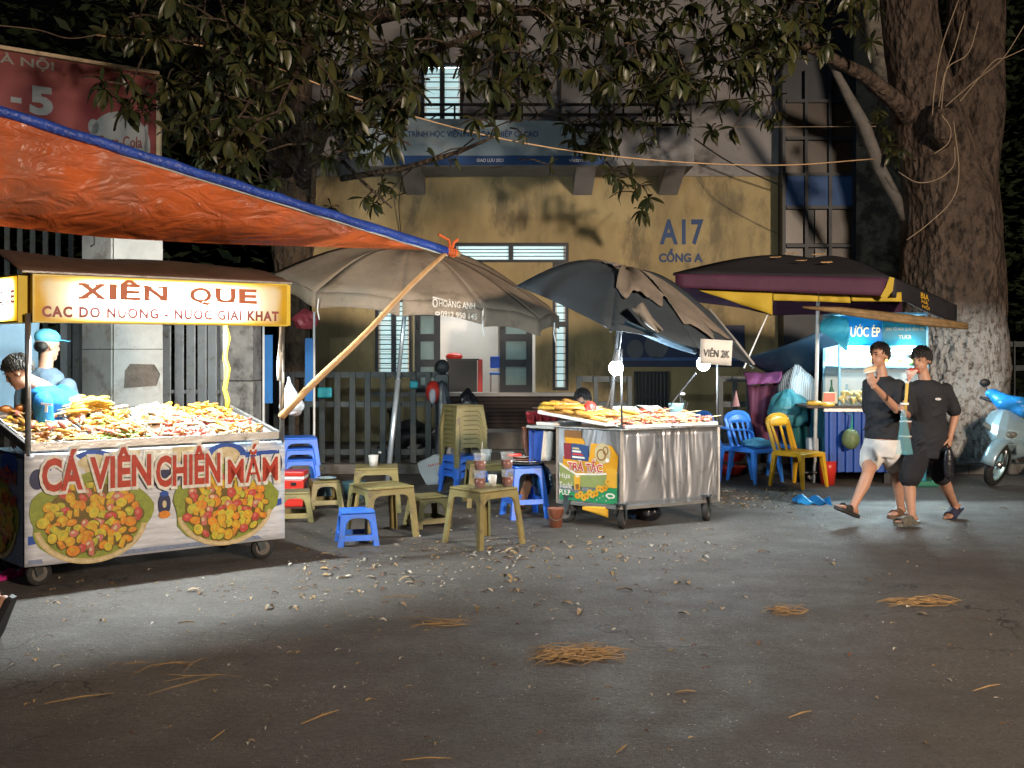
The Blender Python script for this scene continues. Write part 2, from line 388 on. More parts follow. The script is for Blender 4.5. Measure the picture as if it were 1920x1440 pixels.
# upper lit window: small room of its own
mb = MB(); a, b, c, d = upw; mb.face([(a - .5, BY + 1.5, c - .3), (b + .5, BY + 1.5, c - .3), (b + .5, BY + 1.5, d + .3), (a - .5, BY + 1.5, d + .3)])
mb.face([(a - .5, BY + .3, d + .3), (b + .5, BY + .3, d + .3), (b + .5, BY + 1.5, d + .3), (a - .5, BY + 1.5, d + .3)]); obj('upper_room', mb, room_w, gh)
mb = MB(); mb.tube([(a - .2, BY + .9, d + .2), (b + .2, BY + .9, d + .2)], .03); obj('room_light', mb, tube_m, gh)
lamp('upper_room_lamp', 'AREA', ((a + b) / 2, BY + .9, d + .2), 14, (.85, .96, 1), .8, .2, look=((a + b) / 2, BY + .9, 0), parent=gh)
# canopy slab with brackets, banner, railing
mb = MB(); mb.bb(X(690), X(1282), BY - 1.0, BY - .031, Z(332), Z(262)); obj('canopy', mb, M('canopy_concrete', (.26, .26, .27), .9, 0, .2, 2, .2, 30, dirt=(.14, .13, .13), dsc=2), gh, bevel=.02)
for px in (780, 1092, 1252):
    mb = MB(); mb.prism([(X(px - 18), BY - .001, Z(332)), (X(px - 18), BY - .9, Z(332)), (X(px - 18), BY - .001, Z(366))], (.32, 0, 0)); obj('bracket', mb, grey_w, gh)
rail = MB(); zt, zb = Z(222), Z(258)
for z in (zt, lerp(zt, zb, .5), zb): rail.beam((X(560), BY - .95, z), (X(1278), BY - .95, z), .04, .04)
obj('railing', rail, M('black_iron', (.012, .012, .014), .6, .4, .3), gh)
for k in range(13):
    a = X(560 + k * 59.7); mb = MB(); mb.beam((a, BY - .949, zb), (a, BY - .949, zt), .03, .03); obj('baluster', mb, MATS['black_iron'], gh)
    if k < 12: mb = MB(); mb.beam((a, BY - .951, zb), (a + .53, BY - .951, zt), .018, .018); obj('brace', mb, MATS['black_iron'], gh)
mb = MB(); mb.bb(X(1046), X(1052), BY - .09, BY - .04, Z(262), 8.5); obj('drain_pipe', mb, frame_m, gh)
mb = MB()
for px in (930, 972): mb.beam((X(px), BY - .1, Z(240)), (X(px), BY - .1, Z(60)), .05, .05)
for k in range(11): mb.beam((X(930), BY - .1, Z(235 - k * 17)), (X(972), BY - .1, Z(235 - k * 17)), .035, .035)
obj('ladder', mb, MATS['black_iron'], gh)
sb = thing('banner_sign', 'long pale banner with a blue strip on the gatehouse canopy', 'banner', (X(930), BY - 1.05, Z(330)))
ban_m = M('pale_banner', (.26, .33, .37), .7, 0, .15, 2, .1)
mb = MB(); mb.prism([(X(680), BY - 1.04, Z(318)), (X(1118), BY - 1.04, Z(318)), (X(1095), BY - 1.04, Z(290)), (X(1060), BY - 1.04, Z(254)), (X(720), BY - 1.04, Z(247))], (0, .03, 0)); obj('banner_sheet', mb, ban_m, sb)
mb = MB(); mb.bb(X(735), X(1122), BY - 1.07, BY - 1.02, Z(331), Z(315)); obj('blue_strip', mb, M('banner_blue', (.008, .05, .17), .6, 0, .2, 3), sb)
fr = Fr((0, BY - 1.04, 0), (1, 0, 0), (0, 0, 1)); mb = MB()
text(mb, fr, 'CÔNG TRÌNH HỌC VIỆN NÔNG NGHIỆP CACAO', X(737), Z(284), X(1006) - X(737), .14, .012, .02); obj('lettering', mb, navy_m, sb)
fr2 = Fr((0, BY - 1.07, 0), (1, 0, 0), (0, 0, 1)); mb = MB()
text(mb, fr2, 'GIAO LƯU 2023', X(898), Z(326), .42, .06, .004, .01); text(mb, fr2, 'vietnam', X(1060), Z(326), .3, .06, .004); obj('lettering', mb, white_p, sb)
# wall lettering
frw = Fr((0, BY, 0), (1, 0, 0), (0, 0, 1)); mb = MB()
blue_let = M('blue_letter_paint', (.012, .05, .15), .6, 0, .15, 3)
text(mb, frw, 'A17', X(1239), Z(457), 78 * BY / F, 44 * BY / F, .006, .03, 1.08)
text(mb, frw, 'CỔNG A', X(1236), Z(491), 80 * BY / F, 24 * BY / F, .006, .04)
obj('gate_lettering', mb, blue_let, gh)
# brown slatted front below the sill, step
brown_w = M('dark_brown_boards', (.022, .014, .013), .7, 0, .3, 3, .2, 20, stretch=(.2, 1, 3))
for k in range(9):
    mb = MB(); z = .35 + k * .062; mb.bb(X(830), X(1075), BY - .12, BY - .02, z, z + .055); obj('plank', mb, brown_w, gh)
mb = MB(); mb.bb(X(690), X(1080), BY - .2, BY - .001, Z(742), Z(735)); obj('sill', mb, M('pale_stone', (.35, .35, .34), .7), gh)
mb = MB(); mb.bb(X(820), X(1460), BY - 1.3, BY - .13, .1, .35); obj('step', mb, conc, gh)
# contents of the room
t = thing('desk', 'black desk panel seen through the open gatehouse doors', 'desk', (X(870), BY + .4, .7))
mb = MB(); mb.bb(X(836), X(893), BY + .35, BY + .39, Z(740), Z(676)); obj('front_panel', mb, dark, t)
mb = MB(); mb.bb(X(834), X(897), BY + .32, BY + .9, Z(676) + .001, Z(673)); obj('top', mb, dark, t)
mb = MB(); mb.bb(X(894), X(903), BY + .4, BY + .6, Z(738), Z(674)); tag(obj('red_box', mb, red_p, None, bevel=.01), 'narrow red box standing beside the black desk indoors', 'box')
mb = MB(); mb.ell((X(848), BY + .55, Z(669)), (.15, .12, .07)); tag(obj('red_helmet', mb, red_p, smooth=True), 'red rounded helmet lying on the black desk indoors', 'helmet')
t = thing('blue_chair', 'blue chair back inside the lit gatehouse room', 'chair', (X(928), BY + .8, .7))
mb = MB(); mb.bb(X(919, 17.8), X(938, 17.8), 17.8, 17.84, Z(690, 17.8), Z(668, 17.8)); obj('backrest', mb, blue_p, t, bevel=.015)
mb = MB(); mb.bb(X(919, 17.8), X(938, 17.8), 17.4, 17.79, Z(702, 17.8), Z(698, 17.8)); obj('seat', mb, blue_p, t, bevel=.01)
for a in (920, 936):
    mb = MB(); mb.tube([(X(a, 17.8), 17.79, Z(698, 17.8)), (X(a, 17.8), 17.8, Z(735, 17.8))], .015, 6); obj('leg', mb, steel, t)
# navy notice board and barred gate on the right of the gatehouse wall
t = thing('notice_board', 'navy notice board with pale figures on the yellow wall', 'notice board', (X(1275), BY - .03, Z(690)))
mb = MB(); mb.bb(X(1160), X(1395), BY - .05, BY - .004, Z(688), Z(610)); obj('board', mb, M('notice_navy', (.02, .035, .09), .5, 0, .3, 2), t)
frn = Fr((0, BY - .05, 0), (1, 0, 0), (0, 0, 1)); mb = MB()
flat(mb, frn, [(X(1165), Z(676)), (X(1390), Z(676)), (X(1390), Z(670)), (X(1165), Z(670))], .004); obj('pale_strip', mb, M('notice_blue', (.05, .12, .3), .5), t)
for k_, (px, py, ra, rb) in enumerate(((1230, 648, .2, .22), (1190, 655, .14, .16), (1335, 650, .22, .2))): mb = MB(); disc(mb, frn, X(px), Z(py), ra, rb, .004 + .001 * k_); obj('printed_figure', mb, M('notice_grey', (.12, .13, .15), .6), t)
t = thing('barred_gate', 'dark barred gate in the gatehouse wall behind the snack cart', 'gate', (X(1215), BY - .05, .35))
mb = MB(); mb.bb(X(1190), X(1250), BY - .1, BY - .05, Z(792), Z(788)); mb.bb(X(1190), X(1250), BY - .1, BY - .05, Z(700), Z(696)); mb.bb(X(1188), X(1192), BY - .1, BY - .05, Z(792), Z(696)); mb.bb(X(1248), X(1252), BY - .1, BY - .05, Z(792), Z(696)); mb.bb(X(1192), X(1248), BY - .1, BY - .06, Z(748), Z(744)); obj('frame', mb, frame_m, t)
for k in range(8): mb = MB(); mb.tube([(X(1196 + k * 7), BY - .075, Z(788)), (X(1196 + k * 7), BY - .075, Z(700))], .016, 6); obj('bar', mb, galv, t)
mb = MB(); mb.bb(X(1190), X(1250), BY - .03, BY - .005, Z(790), Z(698)); obj('backing', mb, dark, t)

# stair tower with tall window strip
st = thing('stair_tower', 'dark stair tower with brown panes and a blue spandrel', 'building', (X(1538), BY - .5, .1))
TY = BY - .5; XT = lambda px: X(px, TY); ZT = lambda py: Z(py, TY)
mb = MB(); mb.bb(XT(1474), XT(1606), TY + .15, TY + 2, .1, 9.5); obj('core', mb, frame_m, st)
pane_m = M('brown_glass', (.04, .026, .015), .35, 0, .25, 1.5, .05)
for (a, b, c, d) in ((1475, 1510, 190, 255), (1517, 1555, 190, 255), (1562, 1600, 190, 255), (1475, 1510, 262, 322), (1517, 1555, 262, 322), (1562, 1600, 262, 322), (1475, 1512, 392, 455), (1532, 1554, 392, 455), (1564, 1600, 392, 455), (1475, 1512, 465, 520), (1532, 1554, 465, 520), (1564, 1600, 465, 520)):
    mb = MB(); mb.bb(XT(a), XT(b), TY + .1, TY + .16, ZT(d), ZT(c)); obj('pane', mb, pane_m, st)
mb = MB()
for px in (1471, 1513, 1558, 1603): mb.bb(XT(px - 3), XT(px + 3), TY + .02, TY + .149, ZT(560), ZT(130))
for py in (188, 258, 326, 388, 460): mb.bb(XT(1476), XT(1600), TY + .03, TY + .148, ZT(py + 3), ZT(py - 3))
obj('mullion', mb, frame_m, st)
mb = MB(); mb.bb(XT(1474), XT(1604), TY + .06, TY + .145, ZT(385), ZT(329)); obj('spandrel', mb, navy_m, st)
sw = MB(); sw.bb(XT(1606), XT(1700), TY, TY + 2, .1, 8.5); obj('side_wall', sw, M('grimy_wall', (.2, .18, .14), .9, 0, .3, 2, .4, 20, dirt=(.06, .055, .05), dsc=3, dth=.45), st)

# ================================================================ boundary fence, pillars and gate bars
FY = 13.7
pk_mesh = {}
def fence(px0, px1, Y, ytop, label, step=28, w=11, ymid=758, mat=galv, low=.1):
    t = thing('metal_fence', label, 'fence', (X(px0, Y), Y, low))
    zt = Z(ytop, Y); zm = Z(ymid, Y); mb = MB()
    for z in (zt - .04, zm, .25): 
        r = MB(); r.beam((X(px0, Y), Y, z), (X(px1, Y), Y, z), .05, .075); obj('rail', r, mat, t)
    n = int((px1 - px0) / step); key = (zt, w, Y)
    first = None
    for k in range(n + 1):
        px = px0 + (px1 - px0) * k / n
        if first is None:
            mb = MB(); mb.bb(-w / F * Y / 2, w / F * Y / 2, Y - .06, Y - .026, low, zt); first = obj('picket', mb, mat, t, bevel=.004); first.location.x = X(px, Y)
        else:
            c = first.copy(); C.objects.link(c); c.location.x = X(px, Y)
    return t
fence(520, 832, FY, 697, 'grey steel picket fence between the pink bag and the dark gate post')
fence(1350, 1690, FY, 705, 'dark steel picket fence behind the plastic chairs', step=26, w=9)
fence(1085, 1180, FY, 705, 'short run of dark steel fence behind the snack cart', step=26, w=9)
fence(1876, 2060, 14.3, 640, 'thin barred fence at the far right behind the scooter', step=22, w=3, ymid=690)
# left gate line
t = thing('barred_gate', 'tall blue grey barred gate between tiled and concrete pillars', 'gate', (X(355, 11.4), 11.4, .1))
pale_bar = M('pale_grey_steel', (.2, .22, .235), .45, .4, .2, 4, .1, dirt=(.1, .09, .08), dsc=6)
for k, px in enumerate((312, 336, 358, 379, 398)):
    mb = MB(); mb.bb(X(px - 9, 11.4), X(px + 8, 11.4), 11.4, 11.43, .1, 2.05 if k else 1.9); obj('bar', mb, pale_bar, t, bevel=.006)
for z in (.3, Z(738, 11.4)): mb = MB(); mb.bb(X(302, 11.4), X(410, 11.4), 11.431, 11.47, z, z + .04); obj('rail', mb, pale_bar, t)
t = thing('barred_gate', 'black barred gate behind the two vendors in blue', 'gate', (X(70, 11.2), 11.2, .1))
for k in range(7):
    px = -12 + k * 24; mb = MB(); mb.bb(X(px - 4, 11.2), X(px + 4, 11.2), 11.2, 11.23, .1, 3.1); obj('bar', mb, galv, t)
for px in (120, 143):
    mb = MB(); mb.bb(X(px - 7, 11), X(px + 6, 11), 11, 11.1, .1, 2.6); obj('post', mb, pale_bar, t)
mb = MB(); mb.bb(X(-30, 11.2), X(155, 11.2), 11.231, 11.27, 2.3, 2.36); obj('rail', mb, galv, t)
# tiled pillar, corner toward the road
tile_m = M('grey_stone_tile', (.36, .36, .34), .6, 0, .18, 2.5, .1, 30, dirt=(.22, .2, .17), dsc=3, dth=.52)
tp = thing('tiled_pillar', 'grey stone tiled gate pillar with a broken patch', 'pillar', (X(225, 10.6), 10.6, .1))
A0, A1, A2 = V((X(212, 10.3), 10.3, 0)), V((X(305, 10.55), 10.55, 0)), V((X(157, 10.6), 10.6, 0))
A3 = A1 + A2 - A0
mb = MB(); s_ = V(((A1 + A2) * .5)); ins = [lerp(q, s_, .05) for q in (A0, A1, A3, A2)]
mb.hexa([q + V((0, 0, .05)) for q in ins] + [q + V((0, 0, 3.2)) for q in ins]); obj('core', mb, M('mortar', (.12, .1, .085), .9, 0, .3, 12, .5, 30), tp)
for (a, b) in ((A0, A1), (A2, A0)):
    d = (b - a).normalized(); nrm = V((d.y, -d.x, 0))
    z = .1; hs = [.45, .0]
    zs = [.1, .53, Z(790, 10.5), Z(762, 10.5), Z(655, 10.5), Z(548, 10.5), Z(440, 10.5), 3.2]
    for i in range(len(zs) - 1):
        z0, z1 = zs[i] + .003, zs[i + 1] - .003
        if a is A0 and i == 3:      # the broken tile: four pieces round a hole
            n0 = len(tp.children)
            L_ = (b - a).length; hole = [(.10, .22), (.42, .24), (.46, .36), (.40, .46), (.16, .47), (.11, .4)]
            hz0 = z0
            o0 = [(.003, 0), (L_ - .003, 0), (L_ - .003, z1 - z0), (.003, z1 - z0)]
            hp = [(x, zz_ - .03) for x, zz_ in hole]
            for q in ([o0[0], o0[1], hp[1], hp[0]], [o0[1], o0[2], hp[3], hp[2], hp[1]], [o0[2], o0[3], hp[4], hp[3]], [o0[3], o0[0], hp[0], hp[5], hp[4]]):
                mb = MB(); mb.prism([a + d * x - nrm * 0 + V((0, 0, z0 + y)) for x, y in q], nrm * .02); obj('tile', mb, tile_m, tp)
            continue
        mb = MB(); mb.prism([a + d * .003 + V((0, 0, z0)), b - d * .003 + V((0, 0, z0)), b - d * .003 + V((0, 0, z1)), a + d * .003 + V((0, 0, z1))], nrm * (.02 + .002 * (i % 2))); obj('tile', mb, tile_m, tp, bevel=.003)
mb = MB(); mb.tube([P(177, 440, 10.25), P(177, 458, 10.25), P(170, 462, 10.2)], .008, 6); obj('hook', mb, dark, tp)
cp = thing('concrete_pillar', 'stained concrete gate pillar next to the barred gate', 'pillar', (X(442, 11.6), 11.6, .1))
pc = M('stained_concrete', (.25, .25, .245), .85, 0, .3, 6, .3, 30, dirt=(.1, .1, .1), dsc=5, dth=.5)
for i, (z0, z1) in enumerate(((.1, Z(715, 11.6)), (Z(715, 11.6) + .008, 2.1))):
    mb = MB(); mb.bb(X(412, 11.6), X(474, 11.6), 11.6, 12, z0, z1); obj('block', mb, pc, cp, bevel=.01)
mb = MB(); mb.bb(X(400, 11.6), X(414, 11.6), 11.64, 11.9, .1, 2.05); obj('side_strip', mb, pale_bar, cp)
# round topped dark posts
def ball_post(px, Y, ytop, label, w=.16):
    t = thing('fence_post', label, 'post', (X(px, Y), Y, .1))
    z = Z(ytop, Y); mb = MB(); mb.bb(X(px, Y) - w / 2, X(px, Y) + w / 2, Y, Y + w, .1, z); obj('shaft', mb, galv, t, bevel=.008)
    mb = MB(); mb.ell((X(px, Y), Y + w / 2, z + .1), .1, None, 14, 10); obj('finial', mb, galv, t, smooth=True)
ball_post(486, 12.2, 707, 'dark fence post with round finial beside the concrete pillar')
ball_post(828, 13.5, 702, 'dark gate post with round finial hung with a red helmet', .18)

# ================================================================ red billboard
bb = thing('billboard', 'red roadside billboard with white letters behind the orange tarp', 'billboard', (-5.2, 11.3, 0))
pR = V((X(295, 12), 12, 0)); dr = V((-.8, -.6, 0)); pL = pR + dr * 3.2
red_b = M('red_billboard', (.13, .014, .012), .6, 0, .1, 2, .05)
zb, zt = 3.15, 4.87
mb = MB(); nb = V((-dr.y, dr.x, 0)); nb = V((.6, -.8, 0)); mb.prism([pR + V((0, 0, zb)), pL + V((0, 0, zb)), pL + V((0, 0, zt)), pR + V((0, 0, zt))], -nb * .12); obj('panel', mb, red_b, bb)
mb = MB(); 
mb.beam(pL + V((0, 0, zt + .02)), pR + V((0, 0, zt + .02)), .15, .04); mb.beam(pR + V((.02, 0, zb)), pR + V((.02, 0, zt)), .05, .05); obj('frame', mb, M('billboard_frame', (.4, .3, .18), .5), bb)
for t_ in (.5, 2.6): mb = MB(); q = pR + dr * t_ - nb * .2; mb.tube([q, q + V((0, 0, zt - .2))], .06, 8); obj('post', mb, galv, bb)
def bcoord(px, py):       # where a ray of the view meets the billboard: distance along it and height
    a = (px - 960) / F; t = (a * pR.y - pR.x) / (dr.x - a * dr.y); q = pR + dr * t
    return t, CH - (py - HZ) / F * q.y
fb = Fr(pL, -dr, (0, 0, 1), nb); LB = 3.2
wl_m = M('billboard_white', (.2, .19, .175), .6)
mb = MB()
a, z1 = bcoord(100, 120); a0, z0 = bcoord(-62, 136)
text(mb, fb, 'ĐỊA HÀ NỘI', LB - a0 - .25, z1 - .1, a0 - a + .25, .15, .006, .02)
a, z1 = bcoord(95, 165); a0, _ = bcoord(60, 215); text(mb, fb, '5', LB - a0, z1 - .3, a0 - a, .28, .006, .05)
a, z1 = bcoord(40, 184); a0, _ = bcoord(20, 190); mb.face([fb.p(LB - a0, z1 - .06, .006), fb.p(LB - a, z1 - .06, .006), fb.p(LB - a, z1, .006), fb.p(LB - a0, z1, .006)])
a, z1 = bcoord(226, 268); disc(mb, fb, LB - a, z1, .34, .36, .006, 36)
a2, z2 = bcoord(175, 238); disc(mb, fb, LB - a2, z2, .06, .09, .006)
a3, z3 = bcoord(274, 250); a4, z4 = bcoord(278, 290); mb.face([fb.p(LB - a3 - .02, z4, .006), fb.p(LB - a3 + .02, z4, .006), fb.p(LB - a3 + .02, z3 + .1, .006), fb.p(LB - a3 - .02, z3 + .1, .006)])
obj('lettering', mb, wl_m, bb)
mb = MB(); text(mb, fb, 'Coca-Cola', LB - a - .26, z1 - .08, .5, .13, .011, .015, shear=.05); obj('logo', mb, red_b, bb)

# ================================================================ dark planting beyond the gate house
dark_leaf = M('dark_leaf', (.03, .045, .02), .55, 0, .4, 2, 0)
def scatter(n, fn, size, mat, name, label, cat):
    mb = MB()
    for _ in range(n):
        p = V(fn()); a = rnd(0, 6.28); t = V((math.cos(a), math.sin(a), rnd(-.8, .3))).normalized(); w = t.cross(V((rnd(-1, 1), rnd(-1, 1), 1))).normalized(); s1 = size * rnd(.6, 1.3)
        mb.face([p, p + t * s1 * .5 + w * s1 * .2, p + t * s1, p + t * s1 * .5 - w * s1 * .2])
    o = obj(name, mb, mat); return tag(o, label, cat, kind='stuff')
scatter(5000, lambda: (rnd(6.9, 10.5), rnd(15.2, 18), rnd(.4, 8)), .22, dark_leaf, 'dark_shrubbery', 'dark mass of leaves at the far right beyond the big tree', 'shrubbery')
scatter(6000, lambda: (rnd(-14, -4.2), rnd(15, 19), rnd(.5, 9)), .3, dark_leaf, 'far_woods', 'dark far trees behind the billboard and gates', 'trees')
# ================================================================ left skewer cart
A = V((-3.27, 6.83, 0)); B = V((-1.80, 7.88, 0)); u = (B - A).normalized(); v = V((-.72, .70, 0)).normalized(); LU = (B - A).length; DV = .78
nf = V((u.y, -u.x, 0))                       # outward normal of the front
nl = V((-v.y, v.x, 0)); nl = nl if nl.x < 0 else -nl   # outward normal of the left end
up = V((0, 0, 1))
def q(a, b, z): return A + u * a + v * b + up * z
lc = thing('food_cart', 'skewer cart with lit yellow sign and printed fried food banner', 'food cart', tuple(A + u * LU / 2 + v * DV / 2))
alu = M('aluminium', (.42, .41, .39), .35, .9, .2, 6, .1, dirt=(.2, .18, .15), dsc=8, dth=.58)
def hexq(mb, a0, a1, b0, b1, z0, z1, zb0=None, zb1=None):
    zb0 = z0 if zb0 is None else zb0; zb1 = z1 if zb1 is None else zb1
    return mb.hexa([q(a0, b0, z0), q(a1, b0, z0), q(a1, b1, zb0), q(a0, b1, zb0), q(a0, b0, z1), q(a1, b0, z1), q(a1, b1, zb1), q(a0, b1, zb1)])
mb = hexq(MB(), .02, LU - .02, .02, DV, .2, .9); obj('body', mb, alu, lc)
mb = hexq(MB(), -.01, LU + .01, -.012, .012, .925, .985); obj('front_rail', mb, alu, lc, bevel=.006)
mb = hexq(MB(), -.012, .012, .0121, DV, .925, .985, 1.1, 1.17); obj('side_rail', mb, alu, lc, bevel=.006)
mb = hexq(MB(), LU - .012, LU + .012, .0121, DV, .925, .985, 1.1, 1.17); obj('side_rail', mb, alu, lc, bevel=.006)
mb = hexq(MB(), .013, LU - .013, .013, DV, .92, .93, 1.11, 1.12); obj('counter', mb, steel, lc)
for a in (0, LU):
    mb = MB(); mb.tube([q(a, -.02, .9), q(a, -.02, 1.86)], .02, 8); obj('post', mb, alu, lc, smooth=True)
for a in (0.03, LU - .03):
    mb = MB(); mb.tube([q(a, DV, 1.0), q(a, DV, 2.15)], .016, 8); obj('post', mb, alu, lc, smooth=True)
# casters
def caster(parent, c, r, ang, w=.045, fork=True):
    c = V(c); d = V((math.cos(ang), math.sin(ang), 0)); M3 = Matrix(((d.x, d.y * -0 - 0, -d.y), (d.y, 0, d.x), (0, 1, 0)))
    M3 = Matrix((d, V((0, 0, 1)), V((d.y, -d.x, 0)))).transposed()
    cw = c + V((0, 0, r))
    mb = MB(); mb.lathe([(r * .62, -w / 2), (r * .95, -w / 2), (r, -w * .3), (r, w * .3), (r * .95, w / 2), (r * .62, w / 2)], cw, 20, M3, cap=False); o = obj('caster', mb, rubber, parent, smooth=True)
    mb = MB(); mb.lathe([(.008, -w * .42), (r * .63, -w * .42), (r * .63, w * .42), (.008, w * .42)], cw, 18, M3); obj('hub', mb, M('caster_hub', (.12, .11, .1), .6, .2, .3, 20), o)
    if fork:
        n_ = V((d.y, -d.x, 0)) * (w / 2 + .012); mb = MB(); top = c + d * -r * .5 + V((0, 0, 2 * r + .04))
        for s_ in (1, -1):
            mb.prism([cw + n_ * s_ + d * .02, cw + n_ * s_ - d * .025 - V((0, 0, .02)), top + n_ * s_ - d * .03, top + n_ * s_ + d * .05], n_ * s_ * .15)
        mb.box(top + V((0, 0, .01)), (w + .05, w + .05, .015), ang); obj('fork', mb, galv, o)
for a, b, an in ((.1, .08, .9), (LU - .12, .05, .5), (.12, DV - .1, .7), (LU - .1, DV - .1, .6)): caster(lc, q(a, b, 0), .088, an)
# printed banner
fb = Fr(A + nf * .03, u, up, nf); BZ0, BZ1 = .155, .915
def cutout(name, mats, fn, parent=lc):
    mb = MB(); fn(mb); return obj(name, mb, mats, parent)
pw = M('banner_wood_print', (.5, .52, .57), .4, 0, .25, 4, 0, stretch=(1, 1, 7), dirt=(.2, .32, .52), dsc=1.6, dth=.55)
mb = MB()
for i in range(12): pass
mb.sheet(lambda s, t: fb.p(lerp(-.02, LU + .02, s), lerp(BZ0, BZ1, t), .004 * math.sin(s * 9) + .003 * math.sin(t * 7 + s * 14)), 30, 12); banner = obj('banner', mb, pw, lc, smooth=True, solid=.003)
cols = [M('print_' + n, c, .4, 0, .25, 30, 0) for n, c in (('leaf_green', (.2, .24, .03)), ('basket', (.48, .36, .17)), ('orange', (.55, .19, .015)), ('amber', (.52, .28, .02)), ('yellow', (.5, .38, .03)), ('red', (.42, .05, .04)), ('lime', (.36, .36, .04)), ('pinkred', (.45, .13, .1)), ('shade', (.12, .08, .01)), ('blue', (.01, .06, .3)), ('cream', (.5, .42, .25)), ('whiteprint', (.6, .58, .52)), ('redink', (.36, .028, .01)), ('darkblue', (.015, .02, .07)), ('slate', (.16, .2, .3)))]
CN = {m.name[6:]: i for i, m in enumerate(cols)}
def bowl(mb, cx, cz, rx, rz, fr=fb, n=85, seed=1, base=.009):
    rs = random.Random(seed)
    mb.cur = CN['leaf_green']; pts = []
    for i in range(40):
        t = 2 * math.pi * i / 40; k = 1.0 + .05 * math.sin(5 * t + 1) + rs.uniform(-.02, .02); pts.append((cx + rx * 1.1 * k * math.cos(t), cz + .03 + rz * 1.06 * k * math.sin(t)))
    flat(mb, fr, pts, base)
    mb.cur = CN['basket']; ring(mb, fr, cx, cz, rx * 1.02, rz * 1.04, rx * .1, base + .001, 40, 190, 350)
    mb.cur = CN['cream']; ring(mb, fr, cx, cz, rx * .99, rz * 1.0, rx * .035, base + .0015, 40, 195, 345)
    mb.cur = CN['shade']; disc(mb, fr, cx, cz + .02, rx * .86, rz * .84, base + .002, 36)
    off = base + .0025
    pal = ['orange', 'amber', 'yellow', 'lime', 'orange', 'amber', 'pinkred', 'red', 'yellow', 'amber']
    pos = []
    for i in range(n * 8):
        t = rs.uniform(0, 6.283); r = math.sqrt(rs.random()) * .86; x, y = rx * r * math.cos(t), rz * r * math.sin(t)
        if all((x - a) ** 2 + (y - b) ** 2 > .036 ** 2 for a, b in pos): pos.append((x, y))
        if len(pos) >= n: break
    pos.sort(key=lambda p: -p[1])
    for x, y in pos:
        k = rs.choice(pal); s1 = rs.uniform(.029, .044); off += .00005
        ro = rs.uniform(0, 3.14); shp = rs.choice('eerbe')
        mb.cur = CN['shade']; disc(mb, fr, cx + x + .003, cz + .02 + y - .005, s1 * 1.12, s1 * .95, off, 14, ro); off += .00003
        mb.cur = CN[k]
        if shp == 'r': 
            c_, s_ = math.cos(ro), math.sin(ro); w, h = s1 * 1.1, s1 * .55
            flat(mb, fr, [(cx + x + a * c_ - b * s_, cz + .02 + y + a * s_ + b * c_) for a, b in ((-w, -h), (w * .9, -h * .9), (w, h * .8), (-w * .9, h))], off)
        elif shp == 'b': disc(mb, fr, cx + x, cz + .02 + y, s1, s1 * .62, off, 14, ro)
        else: disc(mb, fr, cx + x, cz + .02 + y, s1, s1 * .86, off, 14, ro)
        off += .00003
        mb.cur = CN[{'orange': 'amber', 'amber': 'yellow', 'yellow': 'lime', 'lime': 'yellow', 'red': 'pinkred', 'pinkred': 'cream'}[k]]
        disc(mb, fr, cx + x - .006, cz + .028 + y, s1 * .42, s1 * .3, off, 10, ro)
def art(mb):
    # plates, cloth and jars behind the bowls
    for cx in (.42, 1.36):
        mb.cur = CN['blue']; disc(mb, fb, cx, .82, .16, .1, .0062, 24, 0, 0, 180); mb.cur = CN['whiteprint']
        for t in (40, 75, 110, 145): mb.cur = CN['whiteprint']; disc(mb, fb, cx, .82, .162, .102, .0068, 3, 0, t, t + 12)
        mb.cur = CN['cream']; disc(mb, fb, cx, .815, .11, .075, .0074, 24)
    mb.cur = CN['cream']; flat(mb, fb, [(.56, .79), (.71, .79), (.74, .9), (.54, .9)], .0064); flat(mb, fb, [(.98, .8), (1.12, .8), (1.15, .91), (.96, .91)], .0064)
    mb.cur = CN['whiteprint']; flat(mb, fb, [(.74, .74), (.98, .76), (.96, .9), (.76, .9)], .006)
    mb.cur = CN['blue']; flat(mb, fb, [(.08, .79), (.34, .81), (.33, .835), (.08, .82)], .0066); flat(mb, fb, [(1.5, .8), (1.78, .82), (1.78, .85), (1.5, .84)], .0066); flat(mb, fb, [(0, .3), (.09, .31), (.09, .36), (0, .36)], .006); flat(mb, fb, [(1.7, .4), (1.8, .42), (1.8, .47), (1.7, .45)], .006)
    mb.cur = CN['darkblue']; disc(mb, fb, 1.76, .74, .045, .09, .0063); disc(mb, fb, .06, .74, .05, .07, .0063); disc(mb, fb, .9, .69, .12, .06, .0063)
    mb.cur = CN['slate']; flat(mb, fb, [(.0, .17), (1.8, .17), (1.8, .2), (0, .2)], .006); disc(mb, fb, .62, .74, .1, .1, .006)
    mb.cur = CN['darkblue']; disc(mb, fb, .905, .5, .045, .085, .0066, 20); mb.cur = CN['cream']; disc(mb, fb, .905, .5, .015, .026, .0072); mb.cur = CN['orange']; disc(mb, fb, .905, .425, .042, .028, .007); mb.cur = CN['blue']; disc(mb, fb, .905, .575, .03, .022, .0072)
    bowl(mb, .41, .43, .37, .285, seed=3); bowl(mb, 1.36, .44, .36, .275, seed=8)
cutout('banner_print', cols, art)
for txt, a, b, w, h, dz in (('CÁ', .09, .66, .245, .265, .01), ('VIÊN', .4, .655, .4, .265, .008), ('CHIÊN', .845, .635, .46, .265, .006), ('MẮM', 1.37, .615, .39, .285, .006)):
    mb = MB(); text(mb, fb, txt, a - .006, b - .006, w + .012, h + .012, .0235, .09); obj('letter_outline', mb, cols[CN['whiteprint']], lc)
    mb = MB(); text(mb, fb, txt, a, b, w, h, .026, .014 if txt == 'MẮM' else .034); obj('lettering', mb, cols[CN['redink']], lc)
